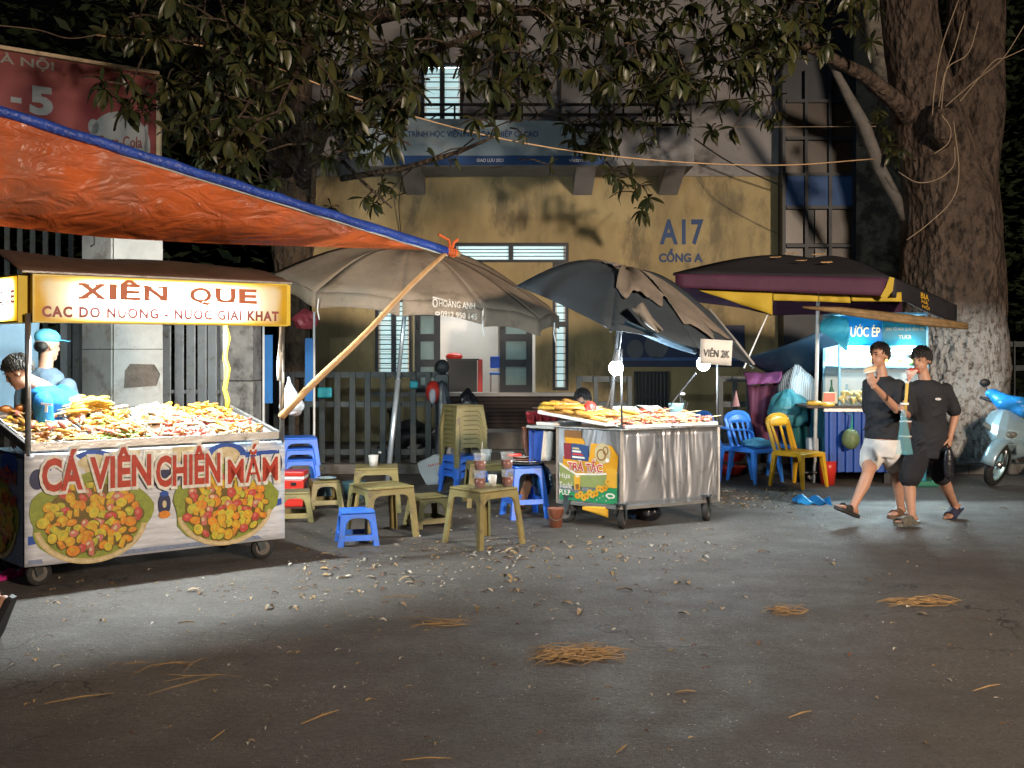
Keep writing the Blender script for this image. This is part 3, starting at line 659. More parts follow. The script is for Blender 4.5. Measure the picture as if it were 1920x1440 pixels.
# left end banner
fe = Fr(q(0, DV, 0) + nl * .03, -v, up, nl)
def art2(mb):
    mb.cur = CN['slate']; flat(mb, fe, [(.0, BZ0), (DV + .02, BZ0), (DV + .02, .88), (0, .9)], .002)
    mb.cur = CN['blue']; disc(mb, fe, .55, .83, .16, .08, .004); bowl(mb, .36, .42, .34, .25, fe, 90, 5)
cutout('end_banner', cols, art2)
mb = MB(); text(mb, fe, 'CÁ VIÊN', .1, .7, .6, .12, .017, .03); text(mb, fe, 'CHIÊN MẮM', .05, .55, .66, .12, .018, .03); obj('end_lettering', mb, cols[CN['redink']], lc)
# backlit sign boxes: real tubes inside a translucent panel
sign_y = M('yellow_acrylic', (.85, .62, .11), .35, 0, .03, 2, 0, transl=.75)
_nt = sign_y.node_tree; _at = _nt.nodes.new('ShaderNodeAttribute'); _at.attribute_name = 'print'; _mx = _nt.nodes.new('ShaderNodeMix'); _mx.data_type = 'RGBA'; _nt.links.new(_at.outputs['Fac'], _mx.inputs[0]); _mx.inputs[6].default_value = (.8, .56, .03, 1); _mx.inputs[7].default_value = (.93, .93, .91, 1)  # pale tube glow over the panel centre is painted into the acrylic colour
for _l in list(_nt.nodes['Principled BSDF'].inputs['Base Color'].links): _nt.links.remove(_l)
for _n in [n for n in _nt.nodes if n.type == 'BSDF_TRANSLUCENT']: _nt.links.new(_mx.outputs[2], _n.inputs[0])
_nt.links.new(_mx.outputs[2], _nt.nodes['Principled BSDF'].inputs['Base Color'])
sign_w = M('pale_acrylic', (.95, .9, .7), .35, 0, .02, 2, 0, transl=.8)
ytrim = M('yellow_trim', (.6, .42, .01), .4, 0, .1, 5, .03)
def signbox(o, x, n, w, z0, z1, deep, name):
    o = V(o); fr = Fr(o, x, up, n); t = .012
    mb = MB(); k = lambda a, b, c: fr.p(a, b, c)
    def slab(a0, a1, b0, b1, c0, c1): mb.hexa([k(a0, b0, c0), k(a1, b0, c0), k(a1, b0, c1), k(a0, b0, c1), k(a0, b1, c0), k(a1, b1, c0), k(a1, b1, c1), k(a0, b1, c1)])
    slab(0, w, z0, z0 + t, -deep, 0); slab(0, w, z1 - t, z1, -deep, 0); slab(0, t, z0 + t, z1 - t, -deep, 0); slab(w - t, w, z0 + t, z1 - t, -deep, 0); slab(0, w, z0, z1, -deep - .01, -deep - .001)
    s_ = obj(name, mb, ytrim, lc)
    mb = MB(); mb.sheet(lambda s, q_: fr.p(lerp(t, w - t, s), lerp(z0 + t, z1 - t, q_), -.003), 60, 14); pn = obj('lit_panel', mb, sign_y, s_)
    ca = pn.data.attributes.new('print', 'FLOAT', 'POINT'); vals = []  # mask of the painted tube glow, not a print on the panel
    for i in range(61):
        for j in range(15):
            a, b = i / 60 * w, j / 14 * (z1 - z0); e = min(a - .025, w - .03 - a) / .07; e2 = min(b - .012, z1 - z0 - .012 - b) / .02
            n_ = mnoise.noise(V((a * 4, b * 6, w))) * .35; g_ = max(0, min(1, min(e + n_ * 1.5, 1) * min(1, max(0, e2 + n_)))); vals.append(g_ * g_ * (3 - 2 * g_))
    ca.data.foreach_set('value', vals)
    return s_, fr
SZ0, SZ1 = 1.80, 2.125
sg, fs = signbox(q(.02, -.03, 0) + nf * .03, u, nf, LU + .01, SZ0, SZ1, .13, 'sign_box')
red_sign = M('sign_red_film', (.34, .07, .015), .5, 0, .1, 3, 0, emit=.16, ecol=(.75, .14, .02))
mar = M('sign_maroon_film', (.2, .03, .03), .5, 0, .1, 3, 0, emit=.1, ecol=(.55, .1, .1))
mb = MB()
def serif(mb, fr, txt, a, b, w, h, off):
    text(mb, fr, txt, a, b, w, h, off, .03)
# wide serif capitals: the letter plus slabs at the stem feet
x0 = .3
for ch, cw, feet in (('X', .16, ((0, .06), (.1, .06))), ('I', .03, ()), ('Ê', .12, ((0, .05),)), ('N', .15, ((0, .05), (.1, .05))), (' ', .09, ()), ('Q', .15, ()), ('U', .14, ((0, .05), (.09, .05))), ('E', .12, ((0, .05),))):
    if ch != ' ':
        hh = .1 + (.035 if ch == 'Ê' else 0) + (0.022 if ch == 'Q' else 0)
        text(mb, fs, ch, x0, 1.97 - (.022 if ch == 'Q' else 0), cw, hh, .004, .035)
        if ch == 'I': 
            for z in (1.97, 2.058): flat(mb, fs, [(x0 - .012, z), (x0 + .042, z), (x0 + .042, z + .012), (x0 - .012, z + .012)], .0045)
        for fa, fw in feet:
            for z in ((1.97, 2.058) if ch in 'XNU' else (1.97,)): flat(mb, fs, [(x0 + fa - .012, z), (x0 + fa + fw, z), (x0 + fa + fw, z + .012), (x0 + fa - .012, z + .012)], .0045)
    x0 += cw + .042
obj('lettering', mb, red_sign, sg)
mb = MB(); text(mb, fs, 'CAC DO NUONG - NUOC GIAI KHAT', .06, 1.84, LU - .13, .068, .004, .045, 1.2); obj('lettering', mb, mar, sg)
for zz_ in (1.9, 2.03):
    mb = MB(); mb.tube([fs.p(.3, zz_, -.07), fs.p(LU - .33, zz_, -.07)], .012, 8); obj('tube', mb, tube_m, sg)
lamp('sign_tube_lamp', 'AREA', fs.p(LU / 2, (SZ0 + SZ1) / 2, -.1), 29, (.88, .94, 1), .95, .14, look=Matrix((-u, up, -nf)).transposed(), parent=lc)
mb = MB(); a_ = LU - .045; mb.box(fs.p(LU + .02, (SZ0 + SZ1) / 2, -.06), (.03, .1, SZ1 - SZ0 - .01), math.atan2(u.y, u.x)); obj('end_panel', mb, ytrim, sg)
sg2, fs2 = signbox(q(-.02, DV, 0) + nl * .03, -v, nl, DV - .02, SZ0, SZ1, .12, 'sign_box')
mb = MB(); text(mb, fs2, 'XIÊN QUE', .04, 1.92, .66, .12, .004, .03); obj('lettering', mb, mar, sg2)
lamp('sign_tube_lamp', 'AREA', fs2.p(DV / 2, (SZ0 + SZ1) / 2, -.09), 8, (1, .97, .9), .4, .16, look=Matrix((v, up, -nl)).transposed(), parent=lc)
# roof cover
roofc = M('brown_tarpaulin', (.09, .055, .038), .6, 0, .25, 4, .3, 14)
r0 = [q(-.06, -.06, 2.14), q(LU + .06, -.06, 2.135), q(LU + .04, DV + .1, 2.3), q(-.06, DV + .1, 2.34)]
def rf(s, t): 
    p = lerp(lerp(r0[0], r0[1], s), lerp(r0[3], r0[2], s), t); return p + up * (.02 * math.sin(9 * s + 2 * t) * t + .05 * math.sin(math.pi * t) - .015 * abs(math.sin(6 * s)) * (1 - t))
mb = MB(); mb.sheet(rf, 24, 8); obj('roof', mb, roofc, lc, smooth=True, solid=.012)
mb = MB(); mb.tube([q(-.05, -.055, 2.14), q(LU + .06, -.055, 2.135)], .012, 6); obj('roof_rod', mb, alu, lc)
# working lights behind the sign
for a in (.3, 1.05):
    mb = MB(); mb.tube([q(a, .25, 1.985), q(a + .55, .25, 1.985)], .014, 8); obj('fluorescent_tube', mb, tube_m, lc)
    for da in (.12, .42): lamp('cart_tube_lamp', 'POINT', q(a + da, .25, 1.965), 125 if a < .5 else 245, (.84, .96, 1), .03, parent=lc)
# pale back sheet behind the vendors, yellow cable wrapped post, hanging scoop
mb = MB(); mb.sheet(lambda s, t: lerp(lerp(P(-90, 800, 8.7), P(72, 790, 9.1), s), lerp(P(-90, 560, 8.7), P(74, 590, 9.1), s), t) + V((0, .02 * math.sin(7 * t), 0)), 8, 8)
o = obj('pale_screen', mb, M('pale_blue_sheet', (.2, .32, .42), .6, 0, .1, 2, .05, transl=.2), None, smooth=True, solid=.004); tag(o, 'pale blue screen sheet behind the two vendors', 'screen')
mb = MB(); mb.tube([q(LU - .03 + .012 * math.sin(k * 2.1), DV - .03 - .01 * math.cos(k * 1.7), 1.12 + k * .085) for k in range(12)], .02, 8); obj('yellow_cable', mb, M('yellow_hose', (.6, .4, .03), .5, 0, .1), lc, smooth=True)
# ---------------------------------------------------------------- food on the left cart
def cz(b): return .93 + .19 * (b - .013) / (DV - .013)
tray_m = M('white_enamel', (.66, .65, .63), .3, 0, .05, 3, .02)
foodmat = {n: M('food_' + n, c, .45, 0, .35, 25, .4, 60, coat=.2) for n, c in (('golden', (.36, .16, .025)), ('amber', (.28, .09, .012)), ('pink', (.4, .13, .1)), ('pale', (.5, .4, .26)), ('green', (.16, .22, .04)), ('red', (.32, .045, .025)), ('brown', (.12, .045, .016)), ('yellow', (.42, .25, .03)))}
stick_m = M('skewer_stick', (.55, .42, .22), .6)
def tray(label, a, b, w, d, mat, rim=.02):
    mb = MB(); zc = cz(b + d / 2)
    c = [(a, b), (a + w, b), (a + w, b + d), (a, b + d)]
    mb.hexa([q(x, y, cz(y) + .012) for x, y in c] + [q(x, y, cz(y) + .018) for x, y in c])
    for i in range(4):
        (xa, ya), (xb, yb) = c[i], c[(i + 1) % 4]
        mb.beam(q(xa, ya, cz(ya) + .028), q(xb, yb, cz(yb) + .028), .008, .022)
    return tag(obj('food_tray', mb, mat), label, 'tray', 'food trays on the skewer cart')
def pieces(name, label, a, b, w, d, mats, n, kind, hmax=.07, sz=.022):
    rs = random.Random(sum(map(ord, label)) % 997); mb = MB()
    for i in range(n):
        x, y = a + rs.random() * w, b + rs.random() * d; hh = cz(y) + .03 + hmax * rs.random() * (1 - abs(2 * (x - a) / w - 1) ** 2) * (1 - abs(2 * (y - b) / d - 1) ** 2)
        mb.cur = rs.randrange(len(mats)); an = rs.uniform(0, 3.14); c = q(x, y, hh)
        M3 = Matrix.Rotation(an, 3, 'Z') @ Matrix.Rotation(rs.uniform(-.5, .5), 3, 'Y')
        if kind == 'ball': mb.ell(c, (sz * rs.uniform(.8, 1.1),) * 2 + (sz * .85,), M3, 7, 5)
        elif kind == 'slice': mb.ell(c, (sz * 1.4, sz * .9, sz * .35), M3, 7, 4)
        else:
            dd = M3 @ V((1, 0, 0)); mb.tube([c - dd * sz * 2.2, c - dd * sz, c + dd * sz, c + dd * sz * 2.2], [sz * .25, sz * .5, sz * .5, sz * .2], 6)
    o = obj(name, mb, [foodmat[m] for m in mats], smooth=True); tag(o, label, 'food', None, 'stuff'); return o
specs = [(.04, .04, .42, .2, 'golden pale', 'slice'), (.5, .04, .36, .2, 'amber green', 'stick'), (.9, .04, .42, .2, 'pink red', 'ball'), (1.36, .04, .4, .2, 'pale golden', 'stick'),
         (.04, .28, .42, .22, 'yellow pale', 'slice'), (.5, .28, .4, .22, 'golden green', 'stick'), (.94, .28, .38, .22, 'red pink pale', 'stick'), (1.36, .28, .4, .22, 'amber red', 'stick'),
         (.04, .53, .42, .22, 'yellow golden', 'slice'), (.5, .53, .42, .22, 'yellow golden', 'stick'), (.96, .53, .36, .22, 'pale', 'ball'), (1.36, .53, .38, .22, 'golden yellow', 'stick')]
lab = ['near left tray of sliced fried cakes on the skewer cart', 'front tray of amber and green skewered pieces', 'front tray of pink fish balls', 'front right tray of pale noodle like pieces', 'middle left tray of yellow sliced cakes', 'middle tray of golden and green pieces', 'middle tray of red and pink sticks', 'middle right tray of amber red strips', 'back left tray of yellow fritters', 'back tray heaped with yellow sticks before the vendor', 'back tray heaped with white balls', 'back right tray of golden sticks by the yellow cable']
for (a, b, w, d, ms, kd), lb in zip(specs, lab):
    tray('white ' + lb.replace('tray of', 'tray under the').replace('tray heaped with', 'tray under the'), a, b, w, d, tray_m)
    pieces('fried_pieces', 'loose ' + lb.split(' of ')[-1].split(' heaped with ')[-1] + ' in the ' + lb.split(' of ')[0].split(' heaped')[0] + ' of the skewer cart', a + .02, b + .015, w - .04, d - .03, ms.split(), 70 if kd != 'slice' else 45, kd, .08 if b > .5 else .045, .027)
# single skewers laid across the trays
def skewer(mat, kind):
    mb = MB(); mb.cur = 0; mb.tube([(-.13, 0, 0), (.13, 0, 0)], .0035, 5)
    mb.cur = 1
    if kind == 'ball':
        for k in range(4): mb.ell((-.01 + k * .034, 0, 0), .018, None, 8, 6)
    elif kind == 'long': mb.tube([(-.04, 0, 0), (-.02, 0, 0), (.1, 0, .004), (.125, 0, 0)], [.006, .014, .015, .006], 8)
    else:
        for k in range(3): mb.box((.0 + k * .045, 0, 0), (.04, .05, .012), .2 * k)
    return mb.mesh('skewer', [stick_m, foodmat[mat]], True)
protos = [skewer(m, k) for m, k in (('golden', 'long'), ('yellow', 'long'), ('pink', 'ball'), ('amber', 'ball'), ('red', 'long'), ('pale', 'flat'))]
SKL = {0: 'golden long fried skewer', 1: 'yellow long fried skewer', 2: 'pink ball skewer', 3: 'amber ball skewer', 4: 'red sausage skewer', 5: 'pale flat cake skewer'}
def add_skewer(k, loc, ang, tilt, where, cat='skewer'):
    o = bpy.data.objects.new('skewer', protos[k]); C.objects.link(o); o.location = loc; o.scale = (1.15, 1.25, 1.25)
    o.rotation_euler = (0, tilt, ang); tag(o, f'{SKL[k]} heaped {where}', cat, f'{SKL[k]}s {where}')
rs = random.Random(5)
ua = math.atan2(u.y, u.x)
for i in range(90):
    a = rs.uniform(.1, LU - .12); b = rs.uniform(.06, DV - .06); k = (0, 2, 3, 5, 1, 4)[int(a / LU * 3.99 + rs.uniform(0, 2)) % 6]
    add_skewer(k, q(a, b, cz(b) + rs.uniform(.04, .075)), ua + math.pi / 2 + rs.gauss(0, .5), rs.uniform(-.15, .15), 'on the skewer cart under the yellow sign')
for i in range(26):
    a = .58 + rs.uniform(-.1, .14); b = .62 + rs.uniform(-.05, .08)
    add_skewer(1, q(a, b, cz(b) + rs.uniform(.07, .15)), ua + rs.gauss(-.1, .25), rs.uniform(-.35, -.1), 'in a pile before the vendor in blue')
for i, (a, b) in enumerate(((.02, .7), (.1, .68), (.2, .7))):
    mb = MB(); mb.ell(q(a, b, cz(b) + .09), (.05, .035, .03), Matrix.Rotation(i, 3, 'Z'), 10, 8); tag(obj('fried_cake', mb, foodmat['amber'], smooth=True), ['brown fried cake at the far left of the skewer cart', 'brown fried cake beside the left post of the skewer cart', 'reddish fried cake before the bent vendor'][i], 'food')
mb = MB(); mb.hexa([q(x, y, cz(y) + z) for z in (.05, .058) for x, y in ((.27, .05), (.47, .04), (.46, .13), (.28, .15))]); tag(obj('omelette_sheet', mb, foodmat['yellow'], bevel=.003), 'flat yellow omelette square at the front of the skewer cart', 'food')
# bag hanging at the right post and papers
paper_m = M('paper', (.6, .57, .5), .7, 0, .1, 5, .05)
mb = MB(); mb.sheet(lambda s, t: q(LU - .03 - .06 * t * .3 + .035 * s, -.03, 1.8 - .42 * t) + nf * (.012 * math.sin(5 * s + 7 * t)), 3, 10); tag(obj('hanging_receipts', mb, paper_m, smooth=True, solid=.002), 'narrow pale paper strip hanging by the cart right post', 'paper')
blueb = M('blue_banner_cloth', (.015, .14, .42), .6, 0, .2, 3, .1)
for px0, Y, y0, y1, lb in ((503, 12.0, 628, 756, 'narrow blue banner hung left of the left tree trunk'), (580, 12.6, 634, 752, 'narrow blue banner hung right of the left tree trunk')):
    t = thing('hanging_banner', lb, 'banner', tuple(P(px0, y1, Y)))
    mb = MB(); c, d = P(px0 - 8, y1, Y), P(px0 + 8, y0, Y); mb.bb(c.x, d.x, Y, Y + .01, c.z, d.z); obj('cloth', mb, blueb, t)
    mb = MB(); e = P(px0 + (9 if px0 > 550 else -9), 600, Y); mb.tube([(e.x, Y, e.z + .1), (e.x, Y, .1)], .014, 6); obj('rod', mb, white_p, t)

# ================================================================ bamboo prop, tarp awning
tip = P(838, 470, 9.0)
tp_ = thing('tarp_awning', 'wide orange tarp awning with blue rolled edge and bamboo pole', 'awning', (tip.x, tip.y, 0))
P0 = P(-140, 165, 6.1); Rr = P(-140, 405, 8.3); 
orange_t = M('orange_tarp', (.66, .14, .035), .3, 0, .3, 1.5, .0, 10, transl=.35, spec=.6, dirt=(.5, .14, .06), dsc=1.6, dth=.5)
nt = orange_t.node_tree; bN = nt.nodes['Principled BSDF']; nb_ = nt.nodes.new('ShaderNodeTexNoise'); nb_.inputs['Scale'].default_value = 4; nb_.inputs['Detail'].default_value = 6; nb_.inputs['Distortion'].default_value = 1.2
mp_ = nt.nodes.new('ShaderNodeMapping'); mp_.inputs['Scale'].default_value = (.7, 1, 2.2); mp_.inputs['Rotation'].default_value = (0, .5, .3); tcn = nt.nodes.new('ShaderNodeTexCoord'); nt.links.new(tcn.outputs['Object'], mp_.inputs[0]); nt.links.new(mp_.outputs[0], nb_.inputs[0])
bu = nt.nodes.new('ShaderNodeBump'); bu.inputs['Strength'].default_value = .8; bu.inputs['Distance'].default_value = .07; nt.links.new(nb_.outputs[0], bu.inputs['Height']); nt.links.new(bu.outputs[0], bN.inputs['Normal'])
def yof(px): return lerp(6.1, 9.0, max(0, (1 / ((px + 140) * 0 + 1)) * 0 + (px + 140) / 978))
rear = [P(px, py, lerp(6.15, 8.95, ((px + 140) / 978) ** .85) + .1) for px, py in ((-140, 408), (0, 424), (200, 446), (400, 457), (600, 463))] + [tip]
sr_ = [0, .22, .46, .66, .83, 1]
def rearp(s):
    k = max(i for i in range(5) if s >= sr_[i]); return lerp(rear[k], rear[k + 1], (s - sr_[k]) / (sr_[k + 1] - sr_[k]))
def tarp(s, t):
    f = lerp(P0, tip, s); p = lerp(f, rearp(s), t); wd = (1 - s) ** .8
    bel = .34 * wd * math.sin(math.pi * min(1, t / .92)) ** 1.0 * (.35 + .65 * t)
    return p + V((0, -bel, -.1 * wd * math.sin(math.pi * t))) + V((0, -1, .3)) * (.035 * (1 - s) * math.sin(9 * s + 2.5 * t) * math.sin(math.pi * t) + .01 * math.sin(26 * s + 5 * t) * math.sin(math.pi * t) + .01 * mnoise.noise(V((s * 16, t * 7, 0))) * 2 * math.sin(math.pi * t))
mb = MB(); mb.sheet(tarp, 60, 20); obj('tarp_sheet', mb, orange_t, tp_, smooth=True)
mb = MB(); mb.tube([lerp(P0, tip, k / 24) + up * (.004 * math.sin(k * 2.3)) for k in range(25)], [.036 + .003 * math.sin(k * 3.7) for k in range(25)], 10); obj('rolled_edge', mb, M('blue_tarp', (.02, .055, .3), .35, 0, .2, 8, .8, 30), tp_, smooth=True)
mb = MB(); mb.tube([lerp(P0, tip, k / 24) - up * .04 + V((0, .02, 0)) for k in range(25)], .008, 6); obj('pale_hem', mb, M('pale_hem', (.4, .45, .42), .6), tp_)
d = (tip - P0).normalized(); mb = MB(); mb.tube([tip - d * .3, tip + d * .14], .03, 10); obj('bamboo_pole', mb, wood, tp_, smooth=True)
mb = MB()
for k in range(4): mb.lathe([(.036, -.012), (.042, 0), (.036, .012)], tip + d * (.0 + .03 * k), 10, d.to_track_quat('Z', 'Y').to_matrix(), cap=False)
mb.tube([tip + d * .05, tip + d * .02 + up * .1, tip - d * .1 + up * .12], .012, 6); mb.tube([tip + d * .05, tip + d * .08 + up * .09, tip + d * .13 + up * .13], .014, 6); obj('rope_tie', mb, M('orange_cloth_strip', (.6, .12, .03), .7), tp_)
pb = P(527, 782, 7.75)
mb = MB(); mb.tube([lerp(pb, tip, k / 8) + V((0, 0, .012 * math.sin(k * 1.3))) for k in range(9)], [.03 - .0012 * k for k in range(9)], 10)
tag(obj('bamboo_prop', mb, wood, smooth=True), 'slanting bamboo prop from cart corner up to the tarp tip', 'pole')

# ================================================================ stainless snack cart in the middle
c0 = V((.99, 9.15, 0)); du = V((.97, .49, 0)); dl = V((-.56, .40, 0))
LU2, LL2 = du.length, dl.length; du.normalize(); dl.normalize()
nR = V((du.y, -du.x, 0)); nL = V((dl.y, -dl.x, 0)); nL = nL if nL.y < 0 else -nL
def q2(a, b, z): return c0 + du * a + dl * b + up * z
sc2 = thing('snack_cart', 'stainless steel snack cart with green tea poster and two bulbs', 'food cart', tuple(q2(LU2 / 2, LL2 / 2, 0)))
inox = M('stainless_sheet', (.72, .74, .78), .3, .95, .12, 3, 0, dirt=(.4, .37, .33), dsc=5, dth=.6)
nt = inox.node_tree; nb_ = nt.nodes.new('ShaderNodeTexNoise'); nb_.inputs['Scale'].default_value = 3.2; nb_.inputs['Detail'].default_value = 2; nb_.inputs['Distortion'].default_value = 1.2
mp_ = nt.nodes.new('ShaderNodeMapping'); mp_.inputs['Scale'].default_value = (1.5, 1.5, .3); tcn = nt.nodes.new('ShaderNodeTexCoord'); nt.links.new(tcn.outputs['Object'], mp_.inputs[0]); nt.links.new(mp_.outputs[0], nb_.inputs[0])
bu = nt.nodes.new('ShaderNodeBump'); bu.inputs['Strength'].default_value = .8; bu.inputs['Distance'].default_value = .05; nt.links.new(nb_.outputs[0], bu.inputs['Height']); nt.links.new(bu.outputs[0], nt.nodes['Principled BSDF'].inputs['Normal'])
z0, z1 = .2, .885
mb = MB(); mb.hexa([q2(a, b, z) for z in (z0, z1) for a, b in ((.01, .01), (LU2 - .01, .01), (LU2 - .01, LL2 - .01), (.01, LL2 - .01))]); obj('body', mb, M('dark_steel_sheet', (.25, .25, .25), .4, .8, .2), sc2)
mb = MB(); mb.sheet(lambda s, t: q2(lerp(0, LU2, s), 0, lerp(z0, z1, t)) + nR * (.008 + (.008 * math.sin(s * 9) + .004 * math.sin(s * 21 + 2 * t)) * math.sin(math.pi * t) ** .5), 90, 12); obj('front_panel', mb, inox, sc2, smooth=True, solid=.003)
mb = MB(); mb.sheet(lambda s, t: q2(0, lerp(0, LL2, s), lerp(z0, z1, t)) + nL * .004, 4, 4); obj('side_panel', mb, inox, sc2, solid=.003)
mb = MB()
for a, b in ((0, 0), (LU2, 0), (0, LL2)): mb.beam(q2(a, b, z0 - .02), q2(a, b, z1), .03, .03)
for (a, b), (c, d_) in (((0, 0), (LU2, 0)), ((0, 0), (0, LL2))): mb.beam(q2(a, b, z0 - .01), q2(c, d_, z0 - .01), .028, .028)
obj('frame', mb, alu, sc2)
mb = MB(); mb.hexa([q2(a, b, z) for z in (.889, .905) for a, b in ((-.03, -.03), (LU2 + .02, -.03), (LU2 + .02, LL2 + .03), (-.03, LL2 + .03))]); obj('counter', mb, alu, sc2, bevel=.004)
mb = MB(); mb.hexa([q2(a, b, z) for z in (.87, .9) for a, b in ((-.02, LL2 + .031), (.45, LL2 + .031), (.5, LL2 + .32), (-.04, LL2 + .32))]); obj('side_shelf', mb, alu, sc2, bevel=.004)
for a, b, an, r in ((.02, LL2 - .07, 2.6, .115), (.04, .03, 1.2, .1), (LU2 - .1, .03, 1.15, .11), (LU2 - .15, LL2 - .1, .6, .1)): caster(sc2, q2(a, b, 0), r * .9, an, .05)
post_h = [(-.0, -.0, 1.63), (LU2 - .01, .0, 1.66)]
for a, b, h in post_h:
    mb = MB(); mb.tube([q2(a, b, .9), q2(a, b, h)], .01, 8); obj('post', mb, M('dull_steel_tube', (.12, .125, .13), .4, .5, .2), sc2, smooth=True)
# tea poster on the side
fp = Fr(q2(0, LL2, 0) + nL * .012, -dl, up, nL)
pc_ = [M('poster_' + n, c, .35, 0, .12, 10, 0) for n, c in (('green', (.02, .2, .08)), ('olive', (.2, .24, .08)), ('amber', (.5, .24, .01)), ('maroon', (.18, .02, .03)), ('navy', (.02, .05, .14)), ('white', (.6, .58, .5)), ('red', (.4, .03, .03)), ('gold', (.55, .3, .03)), ('brown', (.18, .08, .02)), ('sand', (.4, .33, .18)))]
PN = {m.name[7:]: i for i, m in enumerate(pc_)}
def poster(mb):
    w, h = LL2, .68; X_ = lambda t: .02 + t * (w - .04); Z_ = lambda t: .205 + t * h
    k = 0
    def pf(col, pts, off): mb.cur = PN[col]; flat(mb, fp, [(X_(a), Z_(b)) for a, b in pts], off)
    pf('brown', [(.1, .86), (.4, .86), (.38, .98), (.1, .98)], .002); pf('amber', [(.12, .8), (.45, .8), (.42, .87), (.1, .88)], .003)
    pf('amber', [(.06, .4), (.97, .4), (.99, .66), (.88, .8), (.55, .82), (.52, .62), (.08, .62)], .004)
    pf('maroon', [(.1, .58), (.22, .58), (.22, .8), (.09, .8)], .005); pf('navy', [(.22, .58), (.51, .57), (.5, .78), (.22, .8)], .006)
    for i in range(4): pf(('white', 'red', 'white', 'sand')[i], [(.24, .605 + .04 * i), (.45 - .03 * i, .6 + .04 * i), (.44 - .03 * i, .625 + .04 * i), (.24, .63 + .04 * i)], .007)
    mb.cur = PN['sand']; disc(mb, fp, X_(.74), Z_(.69), .085, .095, .006, 22); mb.cur = PN['brown']; ring(mb, fp, X_(.72), Z_(.67), .05, .055, .014, .007); ring(mb, fp, X_(.79), Z_(.73), .03, .04, .01, .0072); mb.cur = PN['white']; disc(mb, fp, X_(.82), Z_(.6), .02, .02, .0074)
    pf('olive', [(.02, .22), (.98, .22), (.98, .42), (.7, .4), (.3, .38), (.02, .5)], .008)
    pf('green', [(.02, .02), (.98, .02), (.98, .26), (.65, .2), (.3, .13), (.02, .17)], .009)
    pf('white', [(.02, .5), (.3, .37), (.7, .395), (.98, .43), (.98, .46), (.7, .42), (.3, .4), (.02, .535)], .0095)
    pf('gold', [(.82, .24), (.97, .24), (.97, .5), (.8, .5)], .010); pf('gold', [(.28, .17), (.37, .17), (.38, .37), (.27, .37)], .010); pf('brown', [(.3, .18), (.35, .18), (.355, .25), (.295, .25)], .0104); pf('white', [(.3, .365), (.36, .365), (.35, .345), (.31, .345)], .0104)
    rs = random.Random(2)
    for i in range(11):
        t = i / 10; mb.cur = PN['gold' if i % 3 else 'amber']; disc(mb, fp, X_(.33 + .5 * t), Z_(.09 + .2 * t * t + .03 * math.sin(i * 2)), .032, .028, .0102 + i * .0002, 12, i)
        mb.cur = PN['brown']; disc(mb, fp, X_(.33 + .5 * t), Z_(.09 + .2 * t * t + .03 * math.sin(i * 2)), .012, .006, .0102 + i * .0002 + .0001, 8, i)
    mb.cur = PN['white']; disc(mb, fp, X_(.87), Z_(.13), .05, .025, .0112); mb.cur = PN['green']; disc(mb, fp, X_(.87), Z_(.13), .03, .012, .0118)
    for i in range(8): mb.cur = PN['white']; disc(mb, fp, X_(.5 + .05 * i), Z_(.06 + .03 * (i % 3)), .006, .005, .0113, 8)
cutout('poster', pc_, poster, sc2)
mb = MB(); text(mb, fp, 'TRÀ TẮC', .13, .5, .37, .115, .0125, .085); obj('letter_outline', mb, pc_[PN['white']], sc2)
mb = MB(); text(mb, fp, 'TRÀ TẮC', .13, .5, .37, .115, .0145, .02); obj('lettering', mb, pc_[PN['red']], sc2)
mb = MB(); text(mb, fp, 'Hụa', .035, .41, .12, .06, .0125, .01); text(mb, fp, 'Toshi', .03, .33, .14, .055, .0125, .01); text(mb, fp, 'PULP', .035, .265, .12, .05, .0125, .02); obj('lettering', mb, pc_[PN['white']], sc2)
# food on the snack cart
def tray2(label, a, b, w, d, z, tilt=0):
    mb = MB(); c = [(a, b), (a + w, b), (a + w, b + d), (a, b + d)]; hh = [z, z, z + tilt, z + tilt]
    mb.hexa([q2(x, y, h_) for (x, y), h_ in zip(c, hh)] + [q2(x, y, h_ + .008) for (x, y), h_ in zip(c, hh)])
    for i in range(4): mb.beam(q2(*c[i], hh[i] + .018), q2(*c[(i + 1) % 4], hh[(i + 1) % 4] + .018), .01, .024)
    return tag(obj('food_tray', mb, tray_m), label, 'tray', 'food trays on the snack cart')
tray2('long white tray of yellow fried sticks overhanging the snack cart shelf', -.05, .12, .42, .74, .925, .09)
tray2('white board under the yellow stick tray of the snack cart', 0, LL2 + .04, .3, .2, .902)
tray2('front tray of orange skewers on the stainless snack cart', .02, -.02, .5, .3, .908, .04)
tray2('right tray of pink skewers on the stainless snack cart', .56, -.02, .5, .3, .908, .04)
tray2('rear tray of white wrapped skewers on the snack cart', .2, .3, .8, .28, .93, .08)
rs = random.Random(11)
a2 = math.atan2(du.y, du.x); al = math.atan2(dl.y, dl.x)
for i in range(80):
    b = rs.uniform(.14, .84); a = rs.uniform(.0, .32); add_skewer(rs.choice((0, 1, 1, 0)), q2(a, b, .945 + .09 * (b - .12) / .74 + rs.uniform(.0, .09)), al + rs.gauss(.25, .22), rs.uniform(-.2, .1), 'in the long tray of the stainless snack cart')
for i in range(98):
    a = rs.uniform(.08, LU2 - .05); b = rs.uniform(.0, .5); k = rs.choice((2, 3, 4, 5, 0) if a < .55 else (2, 4, 2, 5, 5, 3)); add_skewer(k, q2(a, b, .93 + .13 * b + rs.uniform(.01, .06)), a2 + math.pi / 2 + rs.gauss(.3, .4), rs.uniform(-.2, .2), 'on the stainless snack cart counter')
mb = MB(); 
rs = random.Random(3)
